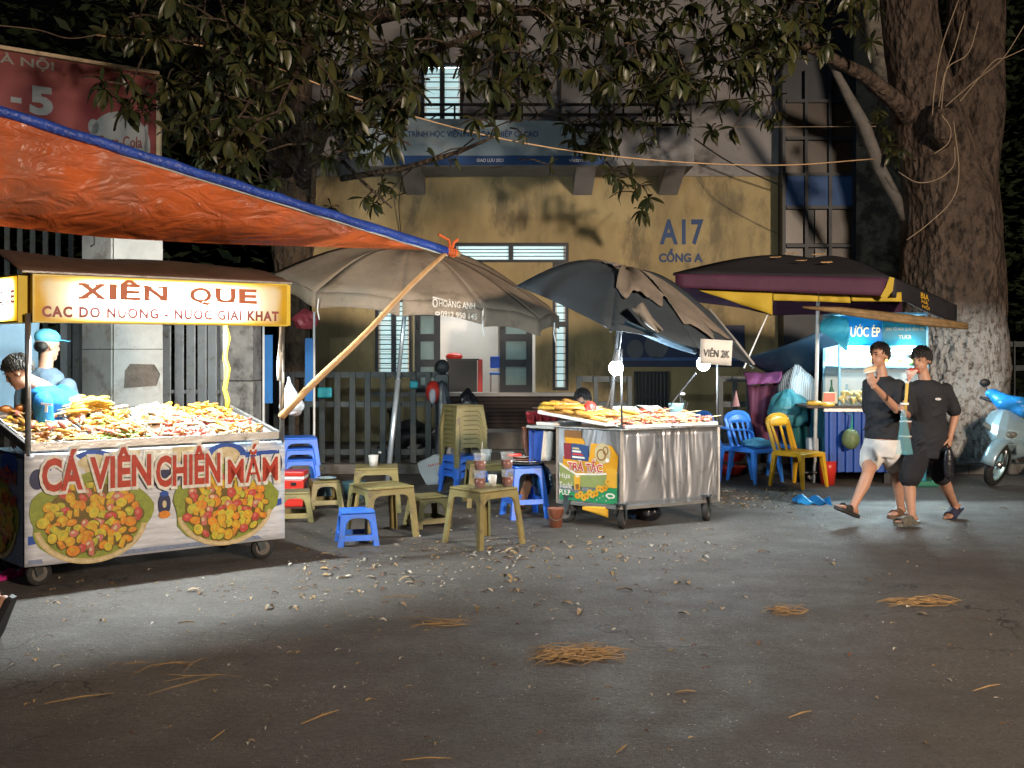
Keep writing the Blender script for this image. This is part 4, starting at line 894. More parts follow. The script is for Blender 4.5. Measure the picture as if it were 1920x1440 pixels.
for i in range(150):
    a = rs.uniform(.02, LU2 - .04); b = rs.uniform(-.01, .25); mb.cur = rs.randrange(4); mb.ell(q2(a, b, .935 + .1 * b + rs.uniform(0, .03)), (.026, .016, .012), Matrix.Rotation(rs.uniform(0, 3), 3, 'Z'), 7, 5)
tag(obj('fried_pieces', mb, [foodmat[k] for k in ('pink', 'amber', 'pale', 'red')], smooth=True), 'loose pink and amber pieces along the snack cart edge', 'food', None, 'stuff')
# white wrapping sheets lying between the skewers
for i, (a, b, w) in enumerate(((.42, .34, .3), (.74, .36, .26), (.2, .5, .22))):
    mb = MB(); mb.sheet(lambda s, t: q2(a + w * s, b + .2 * t, .99 + .09 * t + .03 * math.sin(5 * s + i) * math.sin(3 * t)), 8, 6); tag(obj('wrapping_paper', mb, paper_m, smooth=True, solid=.002), ['white wrapping sheet in the middle of the snack cart food', 'white wrapping sheet at the right of the snack cart food', 'white wrapping sheet behind the yellow fried sticks'][i], 'paper')
mb = MB(); mb.lathe([(.05, 0), (.06, .02), (.055, .11), (.02, .14)], q2(.12, .45, 1.0), 12); tag(obj('red_sauce_bottle', mb, red_p, smooth=True), 'red sauce bottle beside the snack cart left post', 'bottle')
mb = MB(); mb.lathe([(.06, 0), (.075, .1), (.078, .105), (.07, .1), (.058, .01)], q2(LU2 - .12, .33, 1.0), 16); tag(obj('blue_tub', mb, M('pale_blue_plastic', (.2, .4, .5), .4), smooth=True), 'pale blue tub behind the pink skewers', 'tub')
mb = MB()
for k in range(4): mb.tube([q2(LU2 - .02 + .01 * k, .36, 1.0), q2(LU2 - .04 + .03 * k, .36, 1.17 - .02 * k)], .005, 5)
mb.ell(q2(LU2 - .01, .36, 1.19), (.03, .01, .02)); tag(obj('kitchen_tongs', mb, steel), 'steel tongs standing by the pale blue tub', 'tongs')
# lit bulbs on the cart posts
bulb_m = M('lit_bulb', (1, 1, 1), .4, 0, 0, 1, 0, emit=620, ecol=(.8, .93, 1))
def bulb(p, label, e, base):
    t = thing('light_bulb', label, 'light bulb', tuple(p)); p = V(p)
    mb = MB(); mb.ell(p, (.062, .062, .066), None, 16, 12); obj('globe', mb, bulb_m, t, smooth=True)
    mb = MB(); mb.lathe([(.045, .03), (.03, .09), (.02, .14)], p, 12); obj('socket', mb, M('grey_socket', (.1, .1, .1), .5), t)
    mb = MB(); mb.tube([p + up * .14, p + up * .17, base], .006, 6); obj('wire', mb, dark, t)
bulb(P(1155, 690, 9.0), 'lit white bulb on the left post of the snack cart', 210, q2(0, 0, 1.6))
bulb(P(1319, 682, 9.3), 'lit white bulb below the handwritten price paper', 300, q2(LU2 - .01, 0, 1.62))
for i, (p0, p1, lb) in enumerate(((P(1305, 700, 9.35), P(1255, 762, 9.6), 'thin slanting rod below the bulb by the price paper'), (P(1153, 705, 9.2), P(1137, 765, 9.5), 'thin slanting rod below the left bulb of the snack cart'))):
    mb = MB(); mb.tube([p0, p1], .007, 6); tag(obj('thin_rod', mb, MATS['dull_steel_tube']), lb, 'rod')
# things hung on and standing at the cart's left shelf
mb = MB(); mb.sheet(lambda s, t: lerp(P(992, 806, 9.75), P(1046, 806, 9.75), s) - up * (.0 + .34 * t * (1 - .25 * s)) + V((0, .04 * math.sin(9 * s), 0)), 10, 6); tag(obj('blue_apron', mb, M('blue_cloth', (.015, .06, .3), .8, 0, .2, 6, .2), smooth=True, solid=.004), 'deep blue cloth hanging under the snack cart shelf', 'cloth')
mb = MB(); mb.sheet(lambda s, t: lerp(P(1020, 803, 9.7), P(1044, 803, 9.7), s) - up * .31 * t + V(((-.03 + .02 * s) * t, -.02 + .015 * math.sin(8 * s), 0)), 8, 6); tag(obj('white_towel', mb, M('white_cloth', (.5, .48, .44), .85, 0, .1, 6, .2), smooth=True, solid=.006), 'off white towel hanging at the snack cart corner', 'towel')
mb = MB(); mb.tube([P(984, 800, 9.9), P(986, 830, 9.9), P(992, 862, 9.9)], [.03, .035, .03], 8); tag(obj('brown_handle', mb, M('brown_leather', (.16, .06, .035), .5), smooth=True), 'brown curved handle beside the deep blue cloth', 'handle')
t = thing('red_basket', 'dark red plastic basket on the snack cart shelf', 'basket', tuple(P(1015, 792, 9.9)))
c_ = P(1012, 794, 9.9); mb = MB(); mb.hexa([c_ + V(k) for k in ((-.12, -.08, 0), (.16, -.08, 0), (.16, .1, 0), (-.12, .1, 0), (-.14, -.1, .12), (.2, -.1, .12), (.2, .12, .12), (-.14, .12, .12))]); obj('shell', mb, M('maroon_plastic', (.2, .015, .02), .4), t, bevel=.02)
for k in range(3): mb = MB(); mb.box(c_ + V((-.06 + .07 * k, -.094, .06)), (.02, .012, .08)); obj('rib', mb, M('maroon_plastic', (0, 0, 0)), t, bevel=.004)
mb = MB(); mb.lathe([(.1, 0), (.14, .025), (.145, .03), (.135, .028), (.09, .006)], P(1025, 770, 9.95), 20); tag(obj('steel_pan', mb, steel, smooth=True), 'shallow steel pan above the dark red basket', 'pan')
# handwritten price paper under the torn umbrella
fpp = Fr(P(1311, 682, 8.5), (1, .02, -.06), (.06, 0, 1))
t = thing('price_paper', 'white paper with price lettering hung under the torn umbrella', 'sign', tuple(P(1343, 682, 8.5)))
wq, hq = .27, .21
mb = MB(); mb.sheet(lambda s, t_: fpp.p(wq * s, hq * t_, .006 * math.sin(6 * s)), 6, 3); obj('sheet', mb, M('white_paper', (.7, .7, .68), .7, 0, .04, 3, .05, transl=.15), t, smooth=True, solid=.002)
mb = MB(); text(mb, fpp, 'VIÊN 2K', .03, .065, .22, .075, .012, .012); obj('lettering', mb, dark, t)
# odds under the cart
mb = MB(); mb.lathe([(.055, 0), (.075, .17), (.08, .175), (.07, .17)], G(1042, 988), 16); b_ = tag(obj('small_bucket', mb, M('brown_bucket', (.24, .09, .055), .5), smooth=True), 'small brown bucket by the front left caster of snack cart', 'bucket')
mb = MB(); cc = G(1042, 988); mb.tube([cc + V((.075 * math.cos(R(a)), -.075, .17 - .1 * math.sin(R(a)))) for a in range(0, 181, 20)], .004, 5); obj('handle', mb, steel, b_)
def bag(name, label, c, r, mat, cat='bag', sq=.6, seed=0, neck=True):
    c = V(c); mb = MB(); n, k = 34, 24; rr = []
    for i in range(k):
        t = i / (k - 1); w = max(.1, math.sin(math.pi * min(1, t * .8 + .17)) ** .75) * (1 if t < .75 else 1 - (t - .75) * 2.2)
        row = []
        for j in range(n):
            a = 2 * math.pi * j / n; d = V((math.cos(a), math.sin(a), 0)); p = V((d.x * 2 + seed * 3.1, d.y * 2, t * 3))
            nn = 1 + .38 * mnoise.noise(p) + .16 * abs(mnoise.noise(p * 3.1)) + (.1 * math.sin(a * 9 + seed) * t if neck else 0)
            row.append(c + V((r[0] * w * d.x * nn, r[1] * w * d.y * nn, r[2] * 2 * t + .18 * r[2] * mnoise.noise(p * 1.7) * (1 if 0 < i < k - 1 else 0))))
        rr.append(row)
    mb.loft(rr); return tag(obj(name, mb, mat, smooth=True), label, cat)
blackbag = M('black_bag', (.012, .013, .018), .3, 0, .3, 10, .6, 15)
bag('black_bag', 'black plastic bag on the ground under the snack cart', G(1215, 975), (.12, .1, .1), blackbag, seed=1)
bag('black_bag', 'dark blue bag under the snack cart beside its front caster', G(1188, 972), (.1, .1, .09), M('navy_bag', (.01, .03, .07), .35, 0, .3, 10, .6, 15), seed=2)
mb = MB(); mb.sheet(lambda s, t: lerp(P(1092, 950, 9.25), P(1140, 950, 9.25), s) - up * (.07 * t * (.4 + s)) + V((0, .02 * math.sin(5 * s), 0)), 6, 4); tag(obj('yellow_cloth', mb, M('yellow_cloth', (.5, .28, .02), .8), smooth=True, solid=.004), 'yellow cloth dangling under the tea poster', 'cloth')
# ================================================================ umbrellas
def canopy(t, ringv, apex, mats, bulge=.22, drop=.04, val=None, valm=None, names=True, lean=None, skip=(), nseg=8):
    n = len(ringv); apex = V(apex)
    for i in range(n):
        if i in skip: continue
        a, b = V(ringv[i]), V(ringv[(i + 1) % n])
        def fn(s, tt):
            e = lerp(a, b, s); e = e + V((0, 0, drop * math.sin(math.pi * s)))
            p = lerp(apex, e, tt); ribsag = -.05 * math.sin(math.pi * s) * math.sin(math.pi * tt)
            return p + V((0, 0, bulge * math.sin(math.pi * tt ** .8) + ribsag + .012 * math.sin(9 * s + 3 * i) * tt * (1 - tt)))
        mb = MB(); mb.sheet(fn, nseg, 10); pan = obj('canopy_panel', mb, mats[i % len(mats)], t, smooth=True, solid=.006)
        if val and val[i]:
            vm = (valm or mats); mb = MB()
            mb.sheet(lambda s, tt: fn(s, 1) - V((0, 0, val[i] * tt * (1 - .1 * math.sin(math.pi * s)))) + V((.015 * math.sin(11 * s + i), .015 * math.sin(8 * s + 2 * i) - .02 * tt, 0)), 14, 3); obj('valance', mb, vm[i % len(vm)], t, smooth=True, solid=.005)
        mb = MB(); mb.tube([lerp(apex, a, k / 6) + V((0, 0, bulge * math.sin(math.pi * (k / 6) ** .8) - .02)) for k in range(7)], .009, 5); obj('rib', mb, galv, t)
fab_b = M('brown_umbrella_cloth', (.27, .21, .155), .8, 0, .2, 2.2, .35, 12, transl=.15, dirt=(.17, .13, .095), dsc=2.5, dth=.55)
fab_n = M('navy_umbrella_cloth', (.034, .046, .058), .75, 0, .2, 2, .3, 12, transl=.1)
fab_g = M('greyish_outer_cloth', (.17, .145, .12), .8, 0, .25, 3, .35, 12, transl=.1)
fab_bl = M('black_umbrella_cloth', (.015, .014, .018), .75, 0, .3, 2, .3, 12)
fab_p = M('purple_umbrella_cloth', (.055, .015, .04), .75, 0, .2, 3, .3, 12)
fab_y = M('yellow_umbrella_cloth', (.5, .36, .03), .7, 0, .1, 3, .2, 12, transl=.2)
pole_m = M('galvanised_pole', (.42, .48, .52), .35, .7, .15, 5, .05)
# brown umbrella
t = thing('market_umbrella', 'large faded brown umbrella with white printed lettering on its valance', 'umbrella', tuple(G(724, 925)))
rg = [P(592, 548, 10.7), P(752, 562, 10.5), P(905, 578, 10.7), P(1012, 598, 11.4), P(1046, 592, 12.3), P(985, 545, 13.1), P(800, 530, 13.3), P(590, 520, 12.7), P(505, 515, 11.6)]
ap = P(770, 478, 11.7)
canopy(t, rg, ap, [fab_b], .2, .03, [.17, .17, .2, .16, .1, .1, .1, .1, .17])
mb = MB(); base = G(724, 925); base.z = 0; topq = P(768, 500, 11.6); mb.tube([base, lerp(base, topq, .5)], .03, 10); mb.tube([lerp(base, topq, .45), topq], .024, 10); obj('pole', mb, pole_m, t, smooth=True)
fu = Fr(P(812, 577, 10.5), (1, .12, -.085), (0, 0, 1)); mb = MB()
text(mb, fu, 'HOÀNG ANH', .06, .02, .37, .085, .02, .004); text(mb, fu, '0912 950 145', .08, -.085, .37, .06, .02, .006)
mb.face([fu.p(-.01, .1, .022), fu.p(.16, .085, .022), fu.p(.0, .115, .022)]); ring(mb, fu, .045, -.055, .026, .02, .012, .02, 12); ring(mb, fu, .02, .05, .028, .045, .012, .02, 14)
obj('lettering', mb, M('faded_white_print', (.5, .46, .4), .8), t)
for i, px in enumerate((597, 906, 1040)):
    mb = MB(); p_ = P(px, (560, 592, 605)[i], 10.65 + .3 * i); mb.tube([p_, p_ - V((.01, 0, .12)), p_ - V((-.01, 0, .22))], .006, 5); obj('loose_tie', mb, white_p, t)
# torn navy and brown umbrella over the snack cart
t = thing('market_umbrella', 'torn navy umbrella with ragged brown outer cloth over the snack cart', 'umbrella', tuple(q2(.3, .35, 0)))
rg = [P(968, 536, 9.6), P(1145, 618, 8.75), P(1310, 655, 8.75), P(1413, 686, 9.4), P(1345, 600, 10.6), P(1180, 560, 11.0), P(1020, 525, 10.7)]
ap2 = P(1168, 512, 9.75)
canopy(t, rg, ap2, [fab_n, fab_n, fab_n, fab_n, fab_g, fab_g, fab_g], .17, .02)
# ragged outer cloth above the navy panels
def ragged(i, t1, amp, seed):
    a, b = rg[i], rg[i + 1]
    def fn(s, tt):
        e1 = t1 + amp * (1.3 * mnoise.noise(V((s * 3.2, seed, 0))) + .5 * mnoise.noise(V((s * 8, seed, 1)))) * 1.6; w = tt * e1
        p = lerp(ap2, lerp(a, b, s), w); return p + V((0, -.03, .17 * math.sin(math.pi * w ** .8) + .03 - .05 * math.sin(math.pi * s) * math.sin(math.pi * w))) + V((0, -.02, .012)) * math.sin(7 * s + 5 * tt)
    mb = MB(); mb.sheet(fn, 28, 8); obj('torn_cover', mb, fab_g, t, smooth=True, solid=.008)
ragged(1, .6, .07, 1); ragged(2, .82, .07, 2); ragged(0, .18, .03, 5); ragged(6, .5, .03, 6) if False else None
# top fold standing up at the left
mb = MB(); mb.sheet(lambda s, tt: lerp(P(1032, 517, 9.75), P(1158, 508, 9.55), s) + V((0, .25 * tt, (.015 + .05 * math.sin(math.pi * s ** .7)) * tt)), 12, 4); obj('torn_cover', mb, fab_g, t, smooth=True, solid=.008)
for pts, w in (([P(1195, 572, 8.75), P(1215, 600, 8.68), P(1238, 622, 8.66)], .085),):
    mb = MB(); mb.sheet(lambda s, tt: lerp(lerp(pts[0], pts[1], min(1, 2 * s)), pts[2], max(0, 2 * s - 1)) + V((.9, 0, .5)) * (w * (tt - .5) * (1 - .6 * s) * 1.4) + V((0, .03 * math.sin(7 * tt + 4 * s), 0)), 8, 4); obj('hanging_flap', mb, M('flap_cloth', (.2, .18, .155), .8, 0, .2, 6, .3), t, smooth=True, solid=.006)
mb = MB(); mb.sheet(lambda s, tt: lerp(P(1172, 600, 8.72), P(1308, 658, 8.72), s) - up * .06 * tt * (.4 + .6 * math.sin(2.6 * s + .4)) + V((0, .012 * math.sin(9 * s) + .1 * tt, 0)), 14, 3); obj('hem_strip', mb, M('pale_navy_cloth', (.05, .1, .15), .75, 0, .15, 5, .2), t, smooth=True, solid=.005)
mb = MB(); mb.tube([q2(.3, .42, .9), lerp(q2(.3, .42, .9), ap2, .97)], .016, 8); obj('pole', mb, MATS['dull_steel_tube'], t, smooth=True)
mb = MB(); mb.tube([P(1168, 595, 9.0), P(1158, 690, 9.1)], .007, 6); obj('strut', mb, MATS['dull_steel_tube'], t)
mb = MB(); mb.tube([P(1330, 580, 10), P(1380, 640, 9.5), P(1414, 684, 9.4)], .012, 6); obj('edge_wire', mb, M('pale_wire', (.35, .35, .35), .5), t)
# big black, purple and yellow umbrella over the juice stall
t = thing('market_umbrella', 'wide black umbrella with purple and yellow valance over the juice stall', 'umbrella', tuple(G(1527, 905)))
rg3 = [P(1262, 512, 10.9), P(1668, 520, 10.6), P(1792, 572, 11.9), P(1690, 562, 13.6), P(1440, 558, 13.6), P(1275, 530, 12.4)]
ap3 = P(1525, 486, 12.0)
canopy(t, rg3, ap3, [fab_bl], .1, .0, [0, 0, 0, .24, .22, .0], [fab_p])
def strip(name, mat, a0, a1, h0, h1, sag=0, fl=.012, seed=0):
    mb = MB(); mb.sheet(lambda s, tt: lerp(a0, a1, s) - up * (lerp(h0, h1, s) * tt + sag * math.sin(math.pi * s)) + V((0, fl * math.sin(13 * s + seed) * tt - .015 * tt, 0)), 20, 4); return obj(name, mb, mat, t, smooth=True, solid=.005)
strip('purple_valance', fab_p, P(1266, 513, 10.88), P(1664, 521, 10.58), .15, .19)
yv = P(1310, 541, 10.92); strip('yellow_valance', fab_y, yv, P(1448, 545, 10.8), .02, .26, 0, .02)
strip('yellow_valance', fab_y, P(1449, 546, 10.82), P(1534, 546, 10.78), .1, .11); strip('yellow_valance', fab_y, P(1535, 546, 10.78), P(1594, 547, 10.72), .11, .12); strip('yellow_valance', fab_y, P(1596, 547, 10.72), P(1690, 548, 10.7), .1, .1)
mb = MB(); mb.prism([P(1668, 519, 10.56), P(1677, 521, 10.56), P(1674, 545, 10.56), P(1662, 560, 10.56), P(1651, 556, 10.56), P(1660, 540, 10.56)], (0, .01, 0)); obj('yellow_corner', mb, fab_y, t)
mb = MB(); mb.sheet(lambda s, tt: lerp(P(1672, 520, 10.62), P(1792, 572, 11.9), s) - up * (.2 + .02 * s) * tt + V((.012 * math.sin(8 * s), 0, 0)), 14, 4); obj('side_valance', mb, fab_bl, t, smooth=True, solid=.005)
dv = (P(1792, 572, 11.9) - P(1672, 520, 10.62)); dvn = V((dv.x, dv.y, dv.z)) / dv.length
fv = Fr(lerp(P(1672, 520, 10.62), P(1792, 572, 11.9), .4) - up * .19, dvn, (0, 0, 1)); fv.n = V((dvn.y, -dvn.x, 0)).normalized(); mb = MB()
text(mb, fv, 'BIA', .02, .1, .22, .06, .012, .02); text(mb, fv, 'HÀ', .04, .05, .18, .045, .012, .02); text(mb, fv, 'NỘI', .06, -.01, .2, .05, .012, .02); obj('lettering', mb, M('gold_print', (.55, .33, .03), .6), t)
mb = MB(); mb.tube([G(1527, 905), P(1535, 500, 11.9)], .022, 10); obj('pole', mb, M('white_pole', (.6, .62, .62), .4), t, smooth=True)
mb = MB(); mb.tube([P(1450, 565, 11), P(1395, 690, 10.3)], .008, 6); obj('guy_rod', mb, white_p, t)
rs = random.Random(4)
leaf_dry = M('dry_leaf', (.36, .22, .09), .7, 0, .4, 12, .2)
for k in range(9):
    s_, e_ = rs.uniform(.15, .75), rs.uniform(.3, .8); p_ = lerp(ap3, lerp(rg3[0], rg3[1], s_), e_) + up * (.1 * math.sin(math.pi * e_ ** .8) + .02); mb = MB(); a_ = rs.uniform(-.5, .5)
    mb.prism([p_, p_ + V((.09, .01, 0)), p_ + V((.14, .04, .01)), p_ + V((.06, .05, 0))], (0, 0, .006)); tag(obj('fallen_leaf', mb, leaf_dry), 'dry leaf fallen on the black umbrella top', 'leaf', 'dry leaves on the black umbrella')
mb = MB(); pts = [P(1505, 576, 10.9), P(1575, 582, 10.9), P(1660, 593, 11.0), P(1740, 602, 11.1), P(1812, 610, 11.2)]
mb.tube(pts, [.012, .04, .05, .05, .03], 8); mb.tube([p_ - V((0, .03, .03)) for p_ in pts[1:]], [.02, .03, .035, .02], 7); tag(obj('bamboo_spar', mb, M('old_bamboo', (.2, .13, .06), .6, 0, .4, 12, .5, 40), smooth=True), 'old bamboo spar slung under the black umbrella', 'pole')
# dark blue tarp sheets behind the chairs
mb = MB(); mb.sheet(lambda s, tt: lerp(lerp(P(1390, 672, 12.9), P(1600, 588, 12.6), s), lerp(P(1440, 700, 13.3), P(1600, 705, 13.3), s), tt) + V((0, 0, -.06 * math.sin(math.pi * s))), 16, 8); tag(obj('dark_tarp', mb, M('dark_blue_tarp', (.006, .018, .034), .5, 0, .25, 2, .4, 9, transl=.1), smooth=True, solid=.006), 'dark blue tarp slung between black umbrella and the fence', 'tarp')
mb = MB(); mb.sheet(lambda s, tt: lerp(P(1560, 590, 12.15), P(1590, 598, 12.1), s) - up * (.28 + .12 * s) * tt + V((-.16 * math.sin(3 * tt) * (1 - s), .06 * math.sin(4 * tt + 3 * s), 0)), 8, 8); tag(obj('cyan_bag', mb, M('cyan_plastic_film', (.1, .42, .5), .35, 0, .15, 8, .5, 15, transl=.4), smooth=True, solid=.004), 'cyan plastic bag hanging beside the juice stall sign', 'bag')

# ================================================================ juice stall
JY = 12.3; XJ = lambda px: (px - 960) / F * JY; ZJ = lambda py: CH - (py - HZ) / F * JY
js = thing('juice_stall', 'brightly lit juice stall with glass showcase and blue sign panels', 'stall', (XJ(1650), JY + .3, 0))
frm = M('pale_blue_frame', (.2, .42, .55), .4, 0, .1, 4, .05)
tealp = M('teal_sign', (.01, .14, .19), .4, 0, .2, 3, .03, transl=.3); bluep = M('blue_sign', (.01, .2, .42), .4, 0, .15, 3, .03, transl=.35)
mb = MB(); mb.bb(XJ(1576), XJ(1654), JY, JY + .02, ZJ(648), ZJ(592)); obj('sign_panel', mb, bluep, js)
mb = MB(); mb.bb(XJ(1654) + .004, XJ(1736), JY - .01, JY + .015, ZJ(650), ZJ(596)); obj('sign_panel', mb, tealp, js)
fj = Fr((0, JY, 0), (1, 0, 0), (0, 0, 1)); gold = M('cream_letters', (.75, .55, .3), .5, 0, .05, 3, 0, emit=.25)
mb = MB(); text(mb, fj, 'NƯỚC ÉP', XJ(1582), ZJ(631), XJ(1650) - XJ(1582), .15, .004, .012); obj('lettering', mb, gold, js)
fj2 = Fr((0, JY - .01, 0), (1, 0, 0), (0, 0, 1)); mb = MB(); text(mb, fj2, 'SINH TỐ HOA QUẢ VĨNH ĐÀ', XJ(1660), ZJ(621), XJ(1732) - XJ(1660), .065, .004, .006); text(mb, fj2, 'TƯƠI', XJ(1684), ZJ(635), XJ(1707) - XJ(1684), .05, .004, .004); obj('lettering', mb, M('dim_letters', (.4, .3, .18), .5), js)
for px in (1574, 1738):
    for d_ in (-.01, .6): mb = MB(); mb.bb(XJ(px - 2), XJ(px + 2), JY + d_, JY + d_ + .03, ZJ(770), ZJ(592)); obj('frame_post', mb, frm, js)
for py in (650, 688, 769): mb = MB(); mb.bb(XJ(1576.2), XJ(1735.8), JY - .012, JY + .01, ZJ(py + 2), ZJ(py - 2)); obj('frame_rail', mb, frm, js)
mb = MB(); mb.bb(XJ(1574), XJ(1738), JY - .02, JY + .65, ZJ(590), ZJ(586)); obj('roof', mb, frm, js)
mb = MB(); mb.bb(XJ(1576), XJ(1736), JY + .6, JY + .61, ZJ(768), ZJ(594)); obj('back_panel', mb, M('pale_back_panel', (.55, .66, .7), .5, 0, .08, 2, .02), js)
mb = MB(); mb.bb(XJ(1577), XJ(1735), JY + .02, JY + .59, ZJ(690), ZJ(687)); obj('shelf', mb, frm, js)
mb = MB(); mb.bb(XJ(1577), XJ(1735), JY + .002, JY + .008, ZJ(766), ZJ(692)); obj('glass', mb, M('showcase_glass', (.8, .95, 1), .03, 0, 0, 1, 0, alpha=.14, spec=.8), js)
mb = MB(); mb.tube([(XJ(1580), JY + .1, ZJ(660)), (XJ(1732), JY + .1, ZJ(660))], .03, 8); obj('light_tube', mb, M('stall_tube', (1, 1, 1), .4, 0, 0, 1, 0, emit=40, ecol=(.82, .97, 1)), js)
for _x in (1605, 1700): lamp('stall_tube_lamp', 'POINT', (XJ(_x), JY - .05, ZJ(658)), 34, (.62, .9, 1), .04, parent=js)
lamp('stall_lamp', 'AREA', (XJ(1655), JY + .12, ZJ(661)), 420, (.75, .95, 1), .95, .08, look=(XJ(1655), JY - .25, 0), parent=js)
lamp('stall_sign_lamp', 'AREA', (XJ(1655), JY + .3, ZJ(652)), 12, (.7, .93, 1), .95, .1, look=(XJ(1655), JY - .3, ZJ(600)), parent=js)
mb = MB(); mb.bb(XJ(1508), XJ(1738), JY - .12, JY + .66, ZJ(764), ZJ(760)); obj('counter_board', mb, M('dark_board', (.05, .035, .03), .5), js)
mb = MB(); mb.bb(XJ(1541), XJ(1740), JY - .08, JY + .62, ZJ(771), ZJ(764) - .001); obj('counter_edge', mb, alu, js)
corr = M('blue_corrugated_sheet', (.012, .06, .28), .45, .1, .2, 3, .05)
mb = MB(); x0, x1 = XJ(1543), XJ(1680); n = 64
mb.sheet(lambda s, tt: V((lerp(x0, x1, s), JY - .06 + .016 * (1 if math.sin(s * 2 * math.pi * 9) > 0 else -1), lerp(ZJ(884), ZJ(772), tt))), 72, 1); obj('corrugated_front', mb, corr, js, solid=.004)
mb = MB(); mb.bb(XJ(1544), XJ(1738), JY, JY + .6, ZJ(884), ZJ(772)); obj('lower_body', mb, M('teal_body', (.015, .1, .16), .5, 0, .2, 3), js)
for px in (1560, 1665, 1730):
    mb = MB(); mb.bb(XJ(px - 6), XJ(px + 6), JY + .02, JY + .1, 0, ZJ(884)); obj('leg', mb, dark, js)
# fruit
rs = random.Random(9)
def fruit(name, label, c, r, mat, cat, M3=None):
    mb = MB(); mb.ell(c, r, M3, 12, 8); return tag(obj(name, mb, mat, smooth=True), label, cat)
def pj(px, py, dy=0): return P(px, py, JY + dy)
t = thing('watermelon_piece', 'red cut watermelon piece on the juice stall counter', 'watermelon', tuple(pj(1556, 758, -.05)))
mb = MB(); mb.hexa([pj(a, b, c) for a, b, c in ((1541, 757, -.05), (1570, 757, -.05), (1570, 757, .1), (1541, 757, .1), (1543, 735, -.04), (1569, 735, -.04), (1569, 735, .1), (1543, 735, .1))]); obj('rind', mb, M('melon_rind', (.5, .45, .3), .5), t, bevel=.01)
mb = MB(); mb.prism([pj(1544, 753, -.056), pj(1565, 753, -.056), pj(1566, 737, -.048), pj(1545, 737, -.048)], (0, .004, 0)); obj('flesh', mb, M('melon_flesh', (.5, .1, .06), .4), t)
mang = M('yellow_fruit', (.6, .38, .06), .4, 0, .2, 8, .05)
for i, (px, py, rr) in enumerate(((1527, 756, (.1, .05, .035)), (1552, 759, (.09, .05, .03)))): fruit('papaya', ['pale papaya half at the left end of the counter', 'yellow papaya half in front of the watermelon'][i], pj(px, py, -.08 - .02 * i), rr, mang, 'papaya')
for i in range(14):
    px = 1577 + (i % 7) * 6 + rs.uniform(-1, 1); py = 755 - (i // 7) * 10 - (i % 2) * 3; mb = MB(); c = pj(px, py, -.04 + .04 * (i % 3)); a_ = rs.uniform(-.9, .9)
    mb.tube([c + V((math.cos(a_ + k) * .05 - .02, 0, math.sin(a_ + k) * .05)) for k in (0, .5, 1, 1.5, 2)], [.01, .02, .022, .02, .008], 7); tag(obj('banana', mb, M('banana_skin', (.62, .5, .2), .5, 0, .25, 14, .05), smooth=True), 'pale yellow banana in the heap on the juice stall counter', 'banana', 'bananas on the juice stall counter')
for i in range(16):
    px = 1588 + i * 9; py = 683 - (i % 3) * 5; fruit('fruit', ('orange fruit', 'green fruit', 'yellow fruit')[i % 3] + ' on the upper showcase shelf of the juice stall', pj(px, py, .25), (.045, .045, .042), (mang, M('green_fruit', (.12, .25, .04), .4), M('orange_fruit', (.6, .22, .02), .4))[i % 3], 'fruit')['group'] = 'fruit in the showcase ' + ('orange', 'green', 'yellow')[i % 3]
for i in range(12):
    fruit('fruit', ('green leafy fruit', 'pale fruit')[i % 2] + ' behind the glass of the juice stall', pj(1600 + i * 11, 758 - (i % 3) * 12, .3), (.06, .05, .06), (MATS['green_fruit'], M('pale_fruit', (.55, .5, .35), .5))[i % 2], 'fruit')['group'] = 'fruit behind the glass ' + str(('green', 'pale')[i % 2])
t = thing('juice_bottle', 'clear blue drink bottle inside the juice stall showcase', 'bottle', tuple(pj(1588, 745, .1)))
mb = MB(); mb.lathe([(.035, 0), (.04, .02), (.04, .15), (.015, .2), (.015, .24)], pj(1588, 757, .1), 12); obj('body', mb, M('bottle_plastic', (.1, .4, .6), .2, alpha=.7), t, smooth=True)
mb = MB(); mb.lathe([(.0402, .06), (.0402, .12)], pj(1588, 757, .1) , 12, cap=False); obj('paper_label', mb, white_p, t)
t = thing('glass_bottle', 'slim green glass bottle left of the showcase', 'bottle', tuple(pj(1559, 758, .35)))
mb = MB(); mb.lathe([(.035, 0), (.035, .15), (.012, .22), (.012, .3), (.001, .3)], pj(1559, 757, .35), 12); obj('body', mb, M('green_glass', (.03, .2, .12), .15, alpha=.8), t, smooth=True)
# green pomelo in a bag hung on the counter
t = thing('hanging_pomelo', 'green pomelo in a net bag hung on the blue counter', 'fruit', tuple(pj(1595, 800, -.16)))
mb = MB(); mb.ell(pj(1595, 823, -.18), (.105, .1, .125), None, 18, 12); obj('pomelo', mb, M('pomelo_skin', (.13, .17, .07), .5, 0, .35, 7, .15, 40, dirt=(.3, .2, .15), dsc=4, dth=.6), t, smooth=True)
mb = MB(); mb.tube([pj(1585, 772, -.1), pj(1598, 778, -.15), pj(1597, 800, -.17), pj(1595, 808, -.18)], [.004, .005, .012, .04], 8); obj('net_neck', mb, M('green_net', (.02, .2, .13), .6), t, smooth=True)
